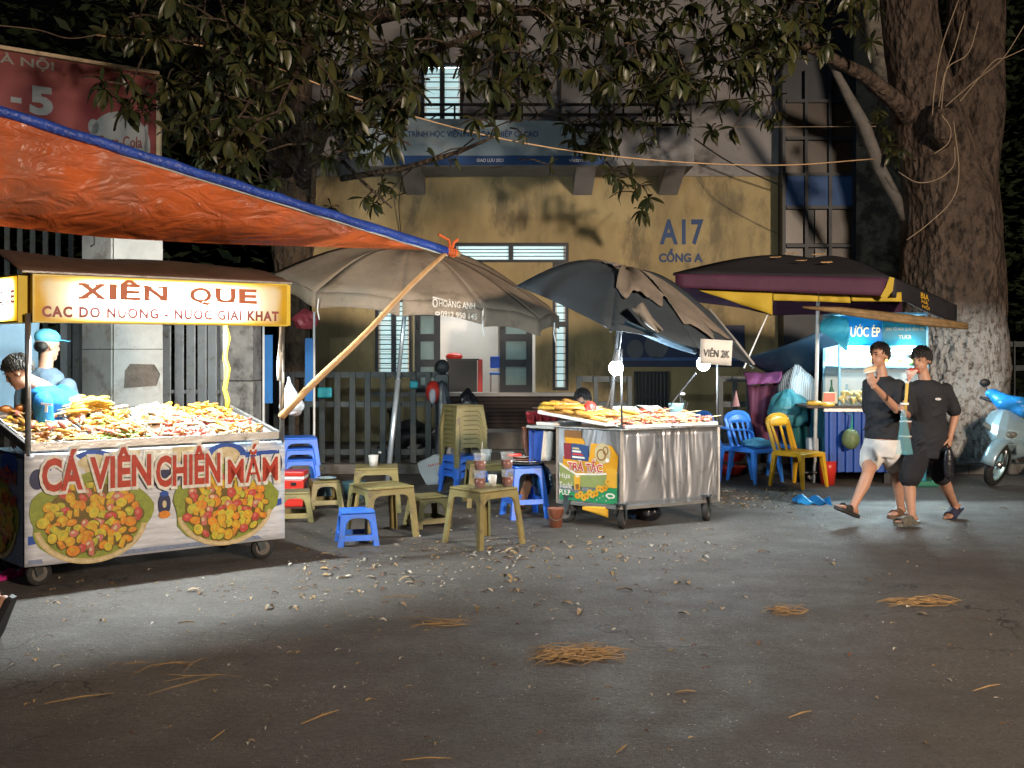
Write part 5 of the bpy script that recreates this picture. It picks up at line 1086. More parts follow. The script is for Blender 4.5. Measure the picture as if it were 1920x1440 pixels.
# odds left of the counter
mb = MB(); mb.bb(*[k for k in (pj(1519, 0).x, pj(1538, 0).x)], JY + .05, JY + .2, ZJ(850), ZJ(822)); t_ = tag(obj('plastic_jar', mb, M('clear_box', (.5, .55, .6), .3, alpha=.8), bevel=.02), 'clear plastic box by the white pole under the counter', 'box')
t = thing('side_shelf', 'dark shelf rack between the chairs and the blue counter', 'shelf', (XJ(1532), JY + .3, 0))
for py in (850, 905 - 20): mb = MB(); mb.bb(XJ(1508), XJ(1541), JY + .02, JY + .4, ZJ(py + 3), ZJ(py)); obj('shelf_board', mb, dark, t)
for px in (1509, 1540): mb = MB(); mb.bb(XJ(px - 1.5), XJ(px + 1.5), JY + .03, JY + .39, 0, ZJ(888)); obj('leg', mb, dark, t); mb = MB(); mb.bb(XJ(px - 1.5), XJ(px + 1.5), JY + .03, JY + .39, ZJ(885), ZJ(853)); obj('leg', mb, dark, t)
mb = MB(); mb.lathe([(.08, 0), (.1, .2), (.1, .28)], G(1552, 908), 14); tag(obj('red_bucket', mb, red_p, smooth=True), 'red bucket at the foot of the blue counter', 'bucket')
mb = MB(); mb.ell(pj(1527, 893, .2), (.1, .08, .06)); tag(obj('pale_sack', mb, M('pale_sack', (.3, .28, .25), .8, 0, .4, 30, .6, 50), smooth=True), 'small pale sack under the dark shelf', 'sack')
mb = MB(); mb.bb(G(1718, 916).x, G(1800, 918).x, 12.0, 12.35, .0, .07); tag(obj('green_mat', mb, M('green_rubber', (.02, .16, .1), .6), bevel=.02), 'low green plastic step on the road by the stall', 'step')
mb = MB(); mb.bb(XJ(1690), XJ(1722), JY - .25, JY - .05, .05, .45); tag(obj('teal_crate', mb, M('teal_plastic', (.02, .2, .3), .45), bevel=.02), 'teal crate standing against the lower stall body', 'crate')

# ================================================================ stools and low tables
def stool(name, mat, top=.29, bot=.36, H=.26, apron=.05, legw=.05, bar=0, edge=.012):
    t = thing(name, None, None)
    hs = lambda z: lerp(bot / 2, top / 2, z / H); th = .014
    def pt(side, s, z, inset=0):
        h = hs(z) - inset; x = lerp(-h, h, s); 
        return [V((x, -h, z)), V((h, x, z)), V((-x, h, z)), V((-h, -x, z))][side]
    mb = MB(); h = top / 2 + .004
    mb.box((0, 0, H - .008), (2 * h, 2 * h, .02)); obj('seat', mb, mat, t, bevel=.008)
    za = H - .016 - apron
    for c in range(4):
        mb = MB()
        for side, rev in ((c, 0), ((c - 1) % 4, 1)):
            def prof(s, z): return (1 - s if rev else s), z
            lw = legw; L0 = 2 * hs(0)
            outl = [(0, 0), (lw / L0 * .8, 0), (lw / L0 * .9, za * .55)]
            r = .06
            for k in range(5):
                a = R(90 * k / 4); outl.append((lw / L0 + (r / top) * (1 - math.cos(a)), za - r + r * math.sin(a)))
            outl += [(.5, za), (.5, H - .019), (0, H - .019)]
            po = [pt(side, *prof(s, z)) for s, z in outl]; pi = [pt(side, prof(s, z)[0], z, th) for s, z in outl]
            n = len(po); mb.add(po + pi, [tuple(range(n)) if not rev else tuple(range(n - 1, -1, -1)), tuple(range(2 * n - 1, n - 1, -1)) if not rev else tuple(range(n, 2 * n))] + [((i, i + n, (i + 1) % n + n, (i + 1) % n) if not rev else ((i + 1) % n, (i + 1) % n + n, i + n, i)) for i in range(n)])
        obj('leg', mb, mat, t)
    if bar:
        for side in range(4):
            mb = MB(); s0, s1 = .1, .9; z0, z1 = bar, bar + .045
            mb.hexa([pt(side, s0, z0, .002), pt(side, s1, z0, .002), pt(side, s1, z0, .014), pt(side, s0, z0, .014), pt(side, s0, z1, .002), pt(side, s1, z1, .002), pt(side, s1, z1, .014), pt(side, s0, z1, .014)]); obj('crossbar', mb, mat, t)
    return t
used = set()
low_blue = stool('low_stool', blue_p, .27, .34, .28, .035, .05, .045)
low_olive = stool('low_stool', olive_p, .27, .35, .28, .04, .055, .04)
tab_olive = stool('low_table', olive_p, .42, .5, .44, .05, .06)
tab_front = stool('low_table', olive_p, .4, .5, .47, .055, .055)
tall_blue = stool('tall_stool', blue_p, .28, .4, .5, .05, .06, .14)
SG = 'low plastic stools around the tables'; TG = 'low olive tables between the carts'
def at(px, py): 
    p = G(px, py); return (p.x, p.y, 0)
place(low_blue, used, at(669, 1018), .25, 'low blue plastic stool at the front of the stool group', 'stool', SG)
place(tab_front, used, at(907, 1018), .72, 'front olive table carrying four cups of tea', 'table', TG)
place(tab_olive, used, at(715, 1003), .55, 'bare olive table behind the low blue stool', 'table', TG)
place(tab_olive, used, at(706, 955), .12, 'olive table with one white cup beside the umbrella pole', 'table', TG)
place(tab_olive, used, at(915, 945), .15, 'olive table with a white tub in front of the stool stack', 'table', TG)
place(low_olive, used, at(802, 985), .5, 'low olive stool right of the bare olive table', 'stool', SG)
place(low_olive, used, at(608, 950), .35, 'low olive stool carrying a pale plate', 'stool', SG)
place(low_olive, used, at(553, 975), .2, 'low olive stool half hidden by the skewer cart', 'stool', SG)
place(tall_blue, used, at(984, 968), .3, 'tall blue stool loaded with trays beside the snack cart', 'stool', SG)
# stacks
def stack(n, proto_mat, name, x, dz, tilt, labels, z0=0, rz=.2, top=.28, H=.27):
    pr = stool(name, proto_mat, top, top + .07, H, .045, .055)
    us = set()
    for k in range(n):
        o = place(pr, us, (x[0], x[1], z0 + k * dz), rz, labels(k), 'stool', 'stacked stools')
blk = at(868, 922)
ordn = ['lowest', 'second', 'third', 'fourth', 'fifth', 'sixth', 'seventh', 'eighth', 'ninth', 'tenth', 'topmost']
stack(3, blue_p, 'low_stool', blk, .085, 0, lambda k: ordn[k] + ' blue stool from the ground under the olive stool stack', rz=.55, top=.36, H=.25)
stack(9, olive_p, 'low_stool', blk, .052, 0, lambda k: ('topmost' if k == 8 else ordn[k]) + ' olive stool in the tall stack on the blue stools', z0=.3, rz=.55, top=.34, H=.28)
blk2 = at(560, 930)
stack(3, blue_p, 'low_stool', (blk2[0], blk2[1], 0), .12, 0, lambda k: ordn[k] + ' blue stool of the stack behind the red cooler', z0=.12, rz=.3, top=.36, H=.3)
mb = MB(); p_ = blk2; mb.box((p_[0], p_[1], .06), (.3, .3, .119)); tag(obj('low_crate', mb, M('grey_crate', (.12, .13, .14), .6), bevel=.01), 'dark crate under the blue stool stack by the skewer cart', 'crate')
# red cooler and red box
t = thing('cooler_box', 'red cooler box with white lid stripe behind the skewer cart', 'cooler', at(548, 945))
c_ = V(at(546, 948)); mb = MB(); mb.box(c_ + V((0, 0, .2)), (.3, .22, .17)); obj('body', mb, red_p, t, bevel=.015)
mb = MB(); mb.box(c_ + V((0, 0, .3)), (.31, .23, .028)); obj('stripe', mb, white_p, t, bevel=.004)
mb = MB(); mb.box(c_ + V((0, 0, .342)), (.31, .23, .055)); obj('lid', mb, red_p, t, bevel=.015)
mb = MB(); mb.box(c_ + V((.05, -.118, .24)), (.05, .015, .03)); obj('latch', mb, dark, t)
mb = MB(); mb.box(c_ + V((0, 0, .055)), (.3, .24, .108)); tag(obj('red_crate', mb, red_p, bevel=.02), 'red crate under the red cooler box', 'crate')
# crockery
tea_m = M('brown_tea', (.16, .022, .005), .3, 0, .1, 3, 0, spec=.6); cup_m = M('clear_cup', (.7, .74, .74), .15, 0, .03, 3, 0, alpha=.13, spec=.5)
def teacup(label, p):
    t = thing('plastic_cup', label, 'cup', tuple(p)); p = V(p)
    mb = MB(); mb.lathe([(.042, .001), (.056, .13), (.059, .133), (.059, .138), (.053, .136), (.04, .004)], p, 18, cap=False); obj('shell', mb, cup_m, t, smooth=True)
    mb = MB(); mb.lathe([(.0418, .003), (.0495, .076), (.001, .076)], p, 18); obj('tea', mb, tea_m, t, smooth=True)
    mb = MB(); mb.lathe([(.06, .133), (.061, .142), (.02, .145)], p, 18, cap=False); obj('lid', mb, cup_m, t, smooth=True)
TQ = V(at(907, 1018))
a_, b_ = TQ + V((-.03, -.07, .473)), TQ + V((.2, .02, .473))
teacup('lower left clear cup of tea on the front table', a_); teacup('upper left clear cup of tea stacked on another cup', a_ + V((.002, 0, .146)))
teacup('lower right clear cup of tea on the front table', b_); teacup('upper right clear cup of tea stacked on another cup', b_ + V((-.004, 0, .146)))
mb = MB(); mb.tube([a_ + V((.01, 0, .16)), a_ + V((.02, .01, .38))], .003, 5); tag(obj('drinking_straw', mb, white_p), 'thin pale straw standing in the upper left tea cup', 'straw')
def cup(label, p, r=.045, h=.1):
    mb = MB(); mb.lathe([(r * .78, 0), (r, h), (r * .93, h), (r * .72, .008)], p, 16); return tag(obj('white_cup', mb, M('milky_plastic', (.62, .62, .6), .4, 0, .05, 3, 0, transl=.25), smooth=True), label, 'cup')
cup('small white cup between the tea cups on the front table', TQ + V((.07, .06, .473)), .04, .09)
T3 = V(at(706, 955)); c3 = cup('white cup with spoon on the table by the umbrella pole', T3 + V((-.03, -.02, .443)), .052, .11)
mb = MB(); mb.tube([T3 + V((-.03, -.02, .46)), T3 + V((.03, -.02, .57))], .003, 5); mb.ell(T3 + V((.035, -.02, .58)), (.018, .006, .012)); obj('spoon', mb, steel, c3)
cup('white tub on the olive table before the stool stack', V(at(915, 945)) + V((-.02, 0, .443)), .06, .13)
mb = MB(); mb.lathe([(.05, 0), (.105, .018), (.108, .02), (.1, .017), (.04, .004)], V(at(608, 950)) + V((.02, 0, .283)), 20); tag(obj('pale_plate', mb, M('pale_blue_plate', (.4, .52, .58), .35), smooth=True), 'pale blue plate on a low olive stool', 'plate')
TB = V(at(984, 968)); 
mb = MB(); mb.lathe([(.1, 0), (.19, .02), (.2, .03), (.19, .028), (.09, .006)], TB + V((0, 0, .503)), 22); tag(obj('dark_tray', mb, M('dark_tray', (.03, .03, .035), .4), smooth=True), 'dark round tray on the tall blue stool', 'tray')
for i in range(3):
    mb = MB(); mb.lathe([(.07, 0), (.15 - .02 * i, .014), (.155 - .02 * i, .018), (.14 - .02 * i, .014)], TB + V((.02 - .02 * i, .01 * i, .53 + .02 * i)), 20); tag(obj('plate', mb, white_p if i != 1 else M('brown_plate', (.25, .1, .06), .4), smooth=True), ['lowest white plate stacked on the dark tray', 'brown plate in the pile on the tall blue stool', 'topmost white plate on the tall blue stool'][i], 'plate')
mb = MB(); mb.box(TB + V((-.1, -.03, .6)), (.14, .05, .03), .3); tag(obj('red_packet', mb, red_p, bevel=.01), 'red packet on the plates of the tall blue stool', 'packet')
mb = MB(); mb.tube([TB + V((.02, -.08, .585)), TB + V((.0, -.1, .68))], .006, 6); mb.tube([TB + V((.14, -.05, .585)), TB + V((.17, -.06, .67))], .006, 6); tag(obj('spoon_handles', mb, steel), 'steel spoon handles standing on the plate pile', 'spoon')
bag('blue_bag', 'dark blue plastic bag draped over the tall blue stool', TB + V((.17, .05, .2)), (.1, .12, .16), M('blue_bag_film', (.01, .06, .16), .3, 0, .3, 8, .6, 14), seed=5)
mb = MB(); mb.box(TB + V((.0, .18, .2)), (.09, .03, .36), Matrix.Rotation(.35, 3, 'Y')); tag(obj('wooden_board', mb, M('brown_wood', (.18, .08, .04), .6, 0, .3, 6, .2, 30, stretch=(1, 1, .2)), bevel=.005), 'brown wooden board leaning behind the tall blue stool', 'board')
# white fairing like sack with red lettering
t = thing('white_sack', 'white sack panel with red lettering leaning by the fence', 'sack', at(808, 912))
w0 = [P(800, 910, 12.15), P(832, 908, 12.25), P(832, 852, 12.3), P(815, 853, 12.3), P(782, 868, 12.25), P(786, 885, 12.2)]
mb = MB(); mb.prism(w0, (0, .08, 0)); obj('panel', mb, M('dirty_white_sack', (.42, .45, .46), .6, 0, .12, 6, .3, 20), t, bevel=.015)
fw_ = Fr(P(803, 876, 12.12), (1, .05, .2), (0, 0, 1)); mb = MB(); text(mb, fw_, 'HAVA', .0, .0, .14, .035, .014, .01); obj('lettering', mb, red_p, t)
# light blue bucket and tub behind the olive tables
mb = MB(); mb.lathe([(.09, 0), (.12, .2), (.125, .21), (.11, .205)], G(606, 940), 18); tag(obj('pale_bucket', mb, M('pale_blue_bucket', (.25, .42, .5), .4), smooth=True), 'pale blue bucket behind the low stool with the plate', 'bucket')
mb = MB(); mb.lathe([(.1, 0), (.13, .18), (.135, .19), (.12, .185)], G(664, 935), 18); tag(obj('teal_basin', mb, M('dull_teal', (.08, .16, .18), .5), smooth=True), 'dull teal basin behind the table with one cup', 'basin')
# dark motorbike parts seen through the fence are left as one parked bike behind
t = thing('parked_motorbike', 'dark motorbike parked behind the grey picket fence', 'motorbike', (X(770, 14.6), 14.6, .1))
for px in (735, 812):
    c = P(px, 862, 14.6); mb = MB(); M3 = Matrix.Rotation(R(90), 3, 'X'); mb.lathe([(.22, -.04), (.28, -.03), (.28, .03), (.22, .04)], c, 20, M3, cap=False); obj('wheel', mb, rubber, t, smooth=True)
mb = MB(); mb.tube([P(735, 850, 14.6), P(760, 820, 14.6), P(795, 815, 14.6), P(815, 845, 14.6)], [.08, .13, .14, .06], 10); obj('body', mb, dark, t, smooth=True)
mb = MB(); mb.tube([P(745, 800, 14.6), P(775, 795, 14.6), P(800, 805, 14.6)], [.06, .09, .05], 8); obj('seat', mb, rubber, t, smooth=True)
mb = MB(); mb.tube([P(728, 770, 14.3), P(732, 762, 14.6), P(728, 772, 14.9)], .02, 6); mb.tube([P(732, 765, 14.6), P(737, 855, 14.6)], .03, 6); obj('handlebar', mb, dark, t)
# things hung on the fence
hang_m = M('clear_bag_film', (.5, .55, .6), .25, 0, .2, 8, .6, 16, alpha=.7)
t = thing('hanging_bag', 'clear plastic bag knotted to the fence near the bamboo prop', 'bag', tuple(P(548, 740, 8.2)))
mb = MB(); rr = []
for k in range(9):
    tt = k / 8; c = lerp(P(541, 706, 8.3), P(548, 776, 8.3), tt); w = (.015, .012, .03, .05, .07, .09, .105, .11, .06)[k]; rr.append([c + V((w * math.cos(a) * rnd(.85, 1.15), w * .6 * math.sin(a), 0)) for a in [2 * math.pi * j / 12 for j in range(12)]])
mb.loft(rr); obj('film', mb, hang_m, t, smooth=True, sub=1)
mb = MB(); mb.ell(P(552, 772, 8.3), (.06, .05, .04)); obj('contents', mb, M('greyish_food', (.3, .28, .3), .5, 0, .4, 20), t, smooth=True)
bag('pink_bag', 'crumpled pink plastic bag tied to the left tree trunk', P(573, 617, 12.9), (.14, .1, .13), M('pink_film', (.45, .08, .1), .35, 0, .3, 9, .6, 14, transl=.3), seed=8)
mb = MB(); mb.box(P(609, 736, 13.55), (.19, .1, .14), .1); tag(obj('turquoise_box', mb, M('turquoise_plastic', (.02, .36, .45), .4), bevel=.02), 'turquoise plastic box hung on the fence rail', 'box')
mb = MB(); mb.box(P(776, 721, 13.55), (.11, .08, .1), .1); tag(obj('turquoise_cup', mb, MATS['turquoise_plastic'], bevel=.02), 'small turquoise holder on the fence near the gate post', 'box')
t = thing('red_helmet', 'red helmet hung on the dark gate post', 'helmet', tuple(P(812, 735, 13.3)))
mb = MB(); mb.ell(P(812, 735, 13.35), (.1, .09, .15), None, 14, 10); obj('shell', mb, red_p, t, smooth=True)
mb = MB(); mb.ell(P(811, 743, 13.27), (.05, .05, .1), None, 12, 8); obj('clear_bag', mb, hang_m, t, smooth=True)
t = thing('hanging_raincoat', 'dark raincoat hung on the gate post above the stool stack', 'raincoat', tuple(P(832, 800, 13.3)))
mb = MB(); rr = []
for k in range(8):
    tt = k / 7; c = lerp(P(828, 712, 13.35), P(838, 905, 13.3), tt); w = (.05, .09, .1, .12, .14, .16, .19, .2)[k]; rr.append([c + V((w * math.cos(a) * (1 + .2 * math.sin(3 * a + k * .3)), w * .5 * math.sin(a), 0)) for a in [2 * math.pi * j / 16 for j in range(16)]])
mb.loft(rr); obj('coat', mb, M('dark_raincoat', (.03, .035, .045), .35, 0, .3, 5, .5, 10), t, smooth=True, sub=1)
bag('black_pack', 'black bag hung behind the olive stool stack', P(876, 785, 13.2), (.12, .1, .2), blackbag, seed=12)
# ================================================================ chairs
def chair(name, mat, arms=False, slats=4):
    t = thing(name, None, None); w, d, hz_ = .43, .41, .42
    mb = MB(); mb.sheet(lambda s, tt: V((lerp(-w / 2, w / 2, s) * (1 - .06 * tt), lerp(-d / 2, d / 2, tt), hz_ - .02 * math.sin(math.pi * s) * math.sin(math.pi * tt) + .02 * (1 - tt) ** 6 * -1)), 10, 10); obj('seat', mb, mat, t, smooth=True, solid=.016)
    mb = MB(); mb.bb(-w / 2, w / 2, -d / 2 - .006, -d / 2 + .008, hz_ - .055, hz_ - .012); mb.bb(-w / 2 - .004, -w / 2 + .01, -d / 2 + .009, d / 2, hz_ - .05, hz_ - .006); mb.bb(w / 2 - .01, w / 2 + .004, -d / 2 + .009, d / 2, hz_ - .05, hz_ - .006); obj('seat_rim', mb, mat, t, bevel=.004)
    for sx in (-1, 1):
        for sy in (-1, 1):
            mb = MB(); a = V((sx * (w / 2 - .02), sy * (d / 2 - .02), hz_ - .012)); b = a + V((sx * .035, sy * .05, -hz_ + .012))
            p = []
            for c, r in ((b, .016), (a, .03)):
                p += [c + V((-r, -r, 0)), c + V((r, -r, 0)), c + V((r, r, 0)), c + V((-r, r, 0))]
            mb.hexa(p); obj('leg', mb, mat, t, bevel=.005)
    # back: bent frame with slats
    H = .42
    def back(x, z): return V((x, d / 2 - .01 + .16 * z / H * .9 - .03 * math.cos(x / w * 3), hz_ + z))
    pts = []
    for k in range(21):
        a = math.pi * k / 20; x = -math.cos(a) * (w / 2 - .015); z = (H - .09 + .09 * math.sin(a)) if 0 < k < 20 else 0
        pts.append(back(x, z))
    pts = [back(-w / 2 + .02, 0), back(-w / 2 + .018, .15)] + pts[1:-1] + [back(w / 2 - .018, .15), back(w / 2 - .02, 0)]
    mb = MB()
    for i in range(len(pts) - 1): mb.beam(pts[i], pts[i + 1], .05, .018, (0, -1, .2))
    obj('back_frame', mb, mat, t, bevel=.003)
    mb = MB(); mb.sheet(lambda s, tt: back(lerp(-w / 2 + .03, w / 2 - .03, s), lerp(H - .13, H - .005 - .075 * abs(2 * s - 1) ** 2.2, tt)), 10, 3); obj('top_panel', mb, mat, t, smooth=True, solid=.014)
    for k in range(slats):
        x = lerp(-w / 2 + .07, w / 2 - .07, k / (slats - 1)); mb = MB(); mb.beam(back(x * .75, -.005), back(x, H - .12), .035, .012, (0, -1, .2)); obj('slat', mb, mat, t)
    if arms:
        for sx in (-1, 1):
            mb = MB(); ps = [V((sx * (w / 2 + .03), -d / 2 - .0, hz_ - .05)), V((sx * (w / 2 + .04), -d / 2 - .01, hz_ + .17)), V((sx * (w / 2 + .045), -d / 2 + .06, hz_ + .21)), V((sx * (w / 2 + .04), d / 2 - .08, hz_ + .22)), V((sx * (w / 2 - .0), d / 2 + .05, hz_ + .26))]
            for i in range(4): mb.beam(ps[i], ps[i + 1], .05, .022)
            obj('armrest', mb, mat, t, bevel=.006)
    return t
sky_blue = M('light_blue_plastic', (.045, .22, .72), .35, 0, .12, 3, .04)
ch_a = chair('plastic_armchair', sky_blue, True); ch_b = chair('plastic_chair', sky_blue); ch_y = chair('plastic_chair', yellow_p, False, 3)
us = set(); CG = 'plastic chairs beside the juice stall'
place(ch_a, us, at(1362, 897), 1.9, 'light blue plastic armchair right behind the snack cart', 'chair', CG)
place(ch_b, us, at(1415, 902), .55, 'light blue chair with a plastic bag on its seat', 'chair', CG)
place(ch_b, us, at(1488, 893), .5, 'light blue chair behind the yellow chair', 'chair', CG)
place(ch_y, us, at(1497, 912), .65, 'yellow plastic chair facing the road by the stall', 'chair', CG)
film = M('blue_film', (.12, .4, .6), .25, 0, .2, 9, .7, 16, transl=.3)
bag('blue_bag', 'light blue plastic bag lying on the seat of a blue chair', V(at(1415, 902)) + V((.02, -.06, .425)), (.17, .14, .06), film, seed=21)
# red basins under the armchair
c_ = V(at(1368, 893))
for i in range(2): mb = MB(); mb.lathe([(.13, 0), (.19, .1), (.2, .11), (.18, .105), (.12, .01)], c_ + V((.03, .05, .02 + .17 * i)), 22); tag(obj('red_basin', mb, red_p, smooth=True), ['lower red basin under the blue armchair', 'upper red basin under the blue armchair'][i], 'basin')
# cloth covered bike and bags against the right fence
def drape(name, label, cat, mat, a0, a1, b0, b1, sag=.05, wr=.03, seed=0):
    mb = MB(); mb.sheet(lambda s, tt: lerp(lerp(a0, a1, s), lerp(b0, b1, s), tt) + V((wr * math.sin(5 * s + seed), -sag * math.sin(math.pi * tt) + wr * math.sin(14 * s + 3 * tt + seed), wr * .5 * math.sin(6 * s + seed) * (1 - tt))), 20, 12); return tag(obj(name, mb, mat, smooth=True, solid=.008), label, cat)
purp = M('purple_cloth', (.16, .04, .13), .8, 0, .2, 4, .2); maroon_c = M('maroon_curtain', (.09, .022, .05), .8, 0, .25, 4, .3)
drape('purple_cloth', 'purple cloth folded over the fence top behind the blue chairs', 'cloth', purp, P(1392, 700, 13.2), P(1468, 696, 13.2), P(1398, 722, 13.05), P(1460, 718, 13.05), .05, .02, 1)
drape('maroon_curtain', 'dark maroon curtain hanging under the purple cloth', 'curtain', maroon_c, P(1398, 724, 13.25), P(1462, 720, 13.25), P(1405, 850, 13.1), P(1455, 850, 13.1), .03, .03, 2)
def stripe_mat():
    m = M('striped_cloth', (.35, .4, .42), .8, 0, .1, 4, .2); nt = m.node_tree; w = nt.nodes.new('ShaderNodeTexWave'); w.inputs['Scale'].default_value = 14; w.inputs['Distortion'].default_value = 1; tcx = nt.nodes.new('ShaderNodeTexCoord'); nt.links.new(tcx.outputs['Object'], w.inputs[0]); mxx = nt.nodes.new('ShaderNodeMix'); mxx.data_type = 'RGBA'; nt.links.new(w.outputs[1], mxx.inputs[0]); mxx.inputs[6].default_value = (.06, .09, .11, 1); mxx.inputs[7].default_value = (.38, .42, .44, 1); nt.links.new(mxx.outputs[2], nt.nodes['Principled BSDF'].inputs['Base Color']); return m
bag('striped_bundle', 'bundle wrapped in grey striped cloth behind the blue chairs', P(1494, 800, 13.1), (.26, .2, .41), stripe_mat(), 'bundle', seed=14, neck=False)
bag('teal_bag', 'large teal plastic bag between the maroon curtain and striped bundle', P(1478, 800, 12.85), (.25, .16, .24), M('teal_film', (.06, .25, .3), .3, 0, .25, 7, .7, 14, transl=.3), seed=31)
mb = MB(); mb.sheet(lambda s, tt: lerp(P(1490, 770, 12.85), P(1512, 900, 12.8), tt) + V((.28 * (s - .5) * (1 - .3 * tt), .03 * math.sin(9 * s), 0)), 12, 8); tag(obj('green_sheet', mb, M('dark_green_sheet', (.01, .1, .09), .6, 0, .25, 3, .4, 10), smooth=True, solid=.006), 'dark green sheet hanging below the striped bundle', 'sheet')
mb = MB(); mb.lathe([(.05, 0), (.002, .2)], P(1380, 762, 12.6), 8); tag(obj('pink_paper', mb, M('pink_paper', (.4, .2, .2), .7)), 'pointed pink paper cone behind the first blue chair', 'paper')
# ================================================================ scooter at the right
SM = thing('parked_scooter', 'silver scooter with blue covered handlebar at the right edge', 'scooter', at(1905, 905))
silver = M('silver_paint', (.27, .38, .43), .25, .3, .06, 3, .02, coat=.5)  # cyan light from the stall is tinted into this silver
fc = G(1870, 916); fc.z = .27; wd = V((.62, .55, 0)).normalized(); ax = V((wd.y, -wd.x, 0)); ax = (ax + V((0, 0, -.28))).normalized(); wu = ax.cross(wd).normalized()
if wu.z < 0: wu = -wu
M3 = Matrix((wd, wu, wd.cross(wu))).transposed(); fc += V((.05, .1, .0))
mb = MB(); mb.lathe([(.19, -.045), (.255, -.035), (.27, 0), (.255, .035), (.19, .045)], fc, 28, M3, cap=False); fwl = obj('wheel', mb, rubber, SM, smooth=True)
mb = MB(); mb.lathe([(.17, -.03), (.195, -.03), (.195, .03), (.17, .03), (.17, -.03)], fc, 28, M3, cap=False); obj('rim', mb, M('pale_blue_alloy', (.4, .62, .68), .3, .5), fwl, smooth=True)
for k in range(5):
    a = 2 * math.pi * k / 5; d_ = M3 @ V((math.cos(a), math.sin(a), 0)); d2 = M3 @ V((math.cos(a + .35), math.sin(a + .35), 0))
    mb = MB(); mb.beam(fc, fc + d_ * .18, .03, .02); mb.beam(fc + d_ * .06, fc + d2 * .18, .02, .018); obj('spoke', mb, MATS['pale_blue_alloy'], fwl)
mb = MB(); mb.lathe([(.04, -.05), (.05, 0), (.04, .05)], fc, 12, M3); obj('hub', mb, steel, fwl, smooth=True)
fw3 = lambda a, b, c: fc + wd * a + V((0, 0, b)) + ax * c
mb = MB(); mb.sheet(lambda s, tt: fc + (wd * math.cos(R(lerp(25, 175, s))) + wu * math.sin(R(lerp(25, 175, s)))) * (.3 + .02 * math.sin(math.pi * tt)) + ax * lerp(-.075, .075, tt), 14, 6); obj('front_fender', mb, silver, SM, smooth=True, solid=.01)
for s_ in (-1, 1):
    mb = MB(); mb.tube([fc + ax * .075 * s_, fc + ax * .08 * s_ + wd * .1 + V((0, 0, .38))], .025, 8); obj('fork_leg', mb, steel, SM, smooth=True)
body = lambda px, py, Y: P(px, py, Y)
mb = MB(); rr = []
for z, w, dfr, dd in ((.4, .05, .2, .12), (.47, .11, .13, .12), (.54, .17, .1, .18), (.62, .22, .12, .2), (.72, .25, .18, .2), (.81, .22, .25, .2), (.87, .15, .3, .16), (.91, .07, .34, .1)):
    c = fc + wd * (dfr + .05) + V((0, 0, z - .27)); rr.append([c + ax * (w * math.copysign(abs(math.cos(a)) ** .75, math.cos(a))) + wd * (-.2 * (1 - abs(math.cos(a)) ** 1.4) if math.sin(a) > 0 else .05 * (1 - abs(math.cos(a)))) for a in [2 * math.pi * j / 24 for j in range(24)]])
mb.loft(rr); obj('front_fairing', mb, silver, SM, smooth=False, bevel=.008)
mb = MB(); c = fc + wd * .12 + V((0, 0, .2)); mb.box(c, (.2, .16, .16), math.atan2(wd.y, wd.x)); obj('inner_panel', mb, dark, SM, bevel=.03)
mb = MB(); c = fc + wd * .35 + V((0, 0, .62)); mb.tube([c, c - ax * .25 + V((0, 0, .12)), c - ax * .3 + V((0, 0, .2))], .008, 6); mb.ell(c - ax * .31 + V((0, 0, .25)), (.07, .02, .05)); obj('mirror', mb, dark, SM, smooth=True)
for s_ in (-1, 1):
    mb = MB(); c = fc + wd * .07 + V((0, 0, .38)) + ax * .11 * s_; mb.ell(c, (.095, .05, .045), Matrix((ax * s_ + V((0, 0, .4)), wd, V((0, 0, 1)))).transposed(), 12, 8); obj('headlight', mb, M('lamp_glass', (.12, .11, .09), .08, 0, .5, 30, spec=.8), SM, smooth=True)
mb = MB(); hb = fc + wd * .33 + V((0, 0, .66)); mb.tube([hb - ax * .36 + V((0, 0, .02)), hb, hb + ax * .36 + V((0, 0, .02))], .02, 8); obj('handlebar', mb, dark, SM)
mb = MB(); mb.tube([hb + ax * .2, hb - ax * .08 + V((0, 0, .05)), hb - ax * .24 + V((0, -.02, .1))], [.07, .11, .05], 14); mb.ell(hb + V((0, 0, .05)), (.16, .13, .1)); mb.ell(hb - ax * .2 + V((0, 0, .11)), (.1, .07, .06)); mb.ell(hb + ax * .1 + V((0, 0, .1)), (.13, .1, .07)); obj('blue_cover', mb, M('blue_rain_cover', (.02, .22, .6), .3, 0, .2, 8, .5, 12), SM, smooth=True, remesh=.02, smooth_it=3)
mb = MB(); rr = []
for a_, z, w, h in ((.3, .45, .1, .25), (.55, .3, .14, .06), (.85, .5, .16, .2), (1.2, .62, .16, .16), (1.5, .66, .1, .1)):
    c = fc + wd * a_ + V((0, 0, z - .27 + .1)); rr.append([c + ax * w * math.cos(b) + V((0, 0, h * math.sin(b))) for b in [2 * math.pi * j / 16 for j in range(16)]])
mb.loft(rr); obj('rear_body', mb, silver, SM, smooth=True)
mb = MB(); mb.tube([fc + wd * .75 + V((0, 0, .55)), fc + wd * 1.1 + V((0, 0, .6)), fc + wd * 1.5 + V((0, 0, .62))], [.1, .14, .08], 10); obj('seat', mb, rubber, SM, smooth=True)
rc = fc + wd * 1.25; mb = MB(); mb.lathe([(.19, -.05), (.255, -.04), (.27, 0), (.255, .04), (.19, .05)], rc, 24, M3, cap=False); obj('wheel', mb, rubber, SM, smooth=True)
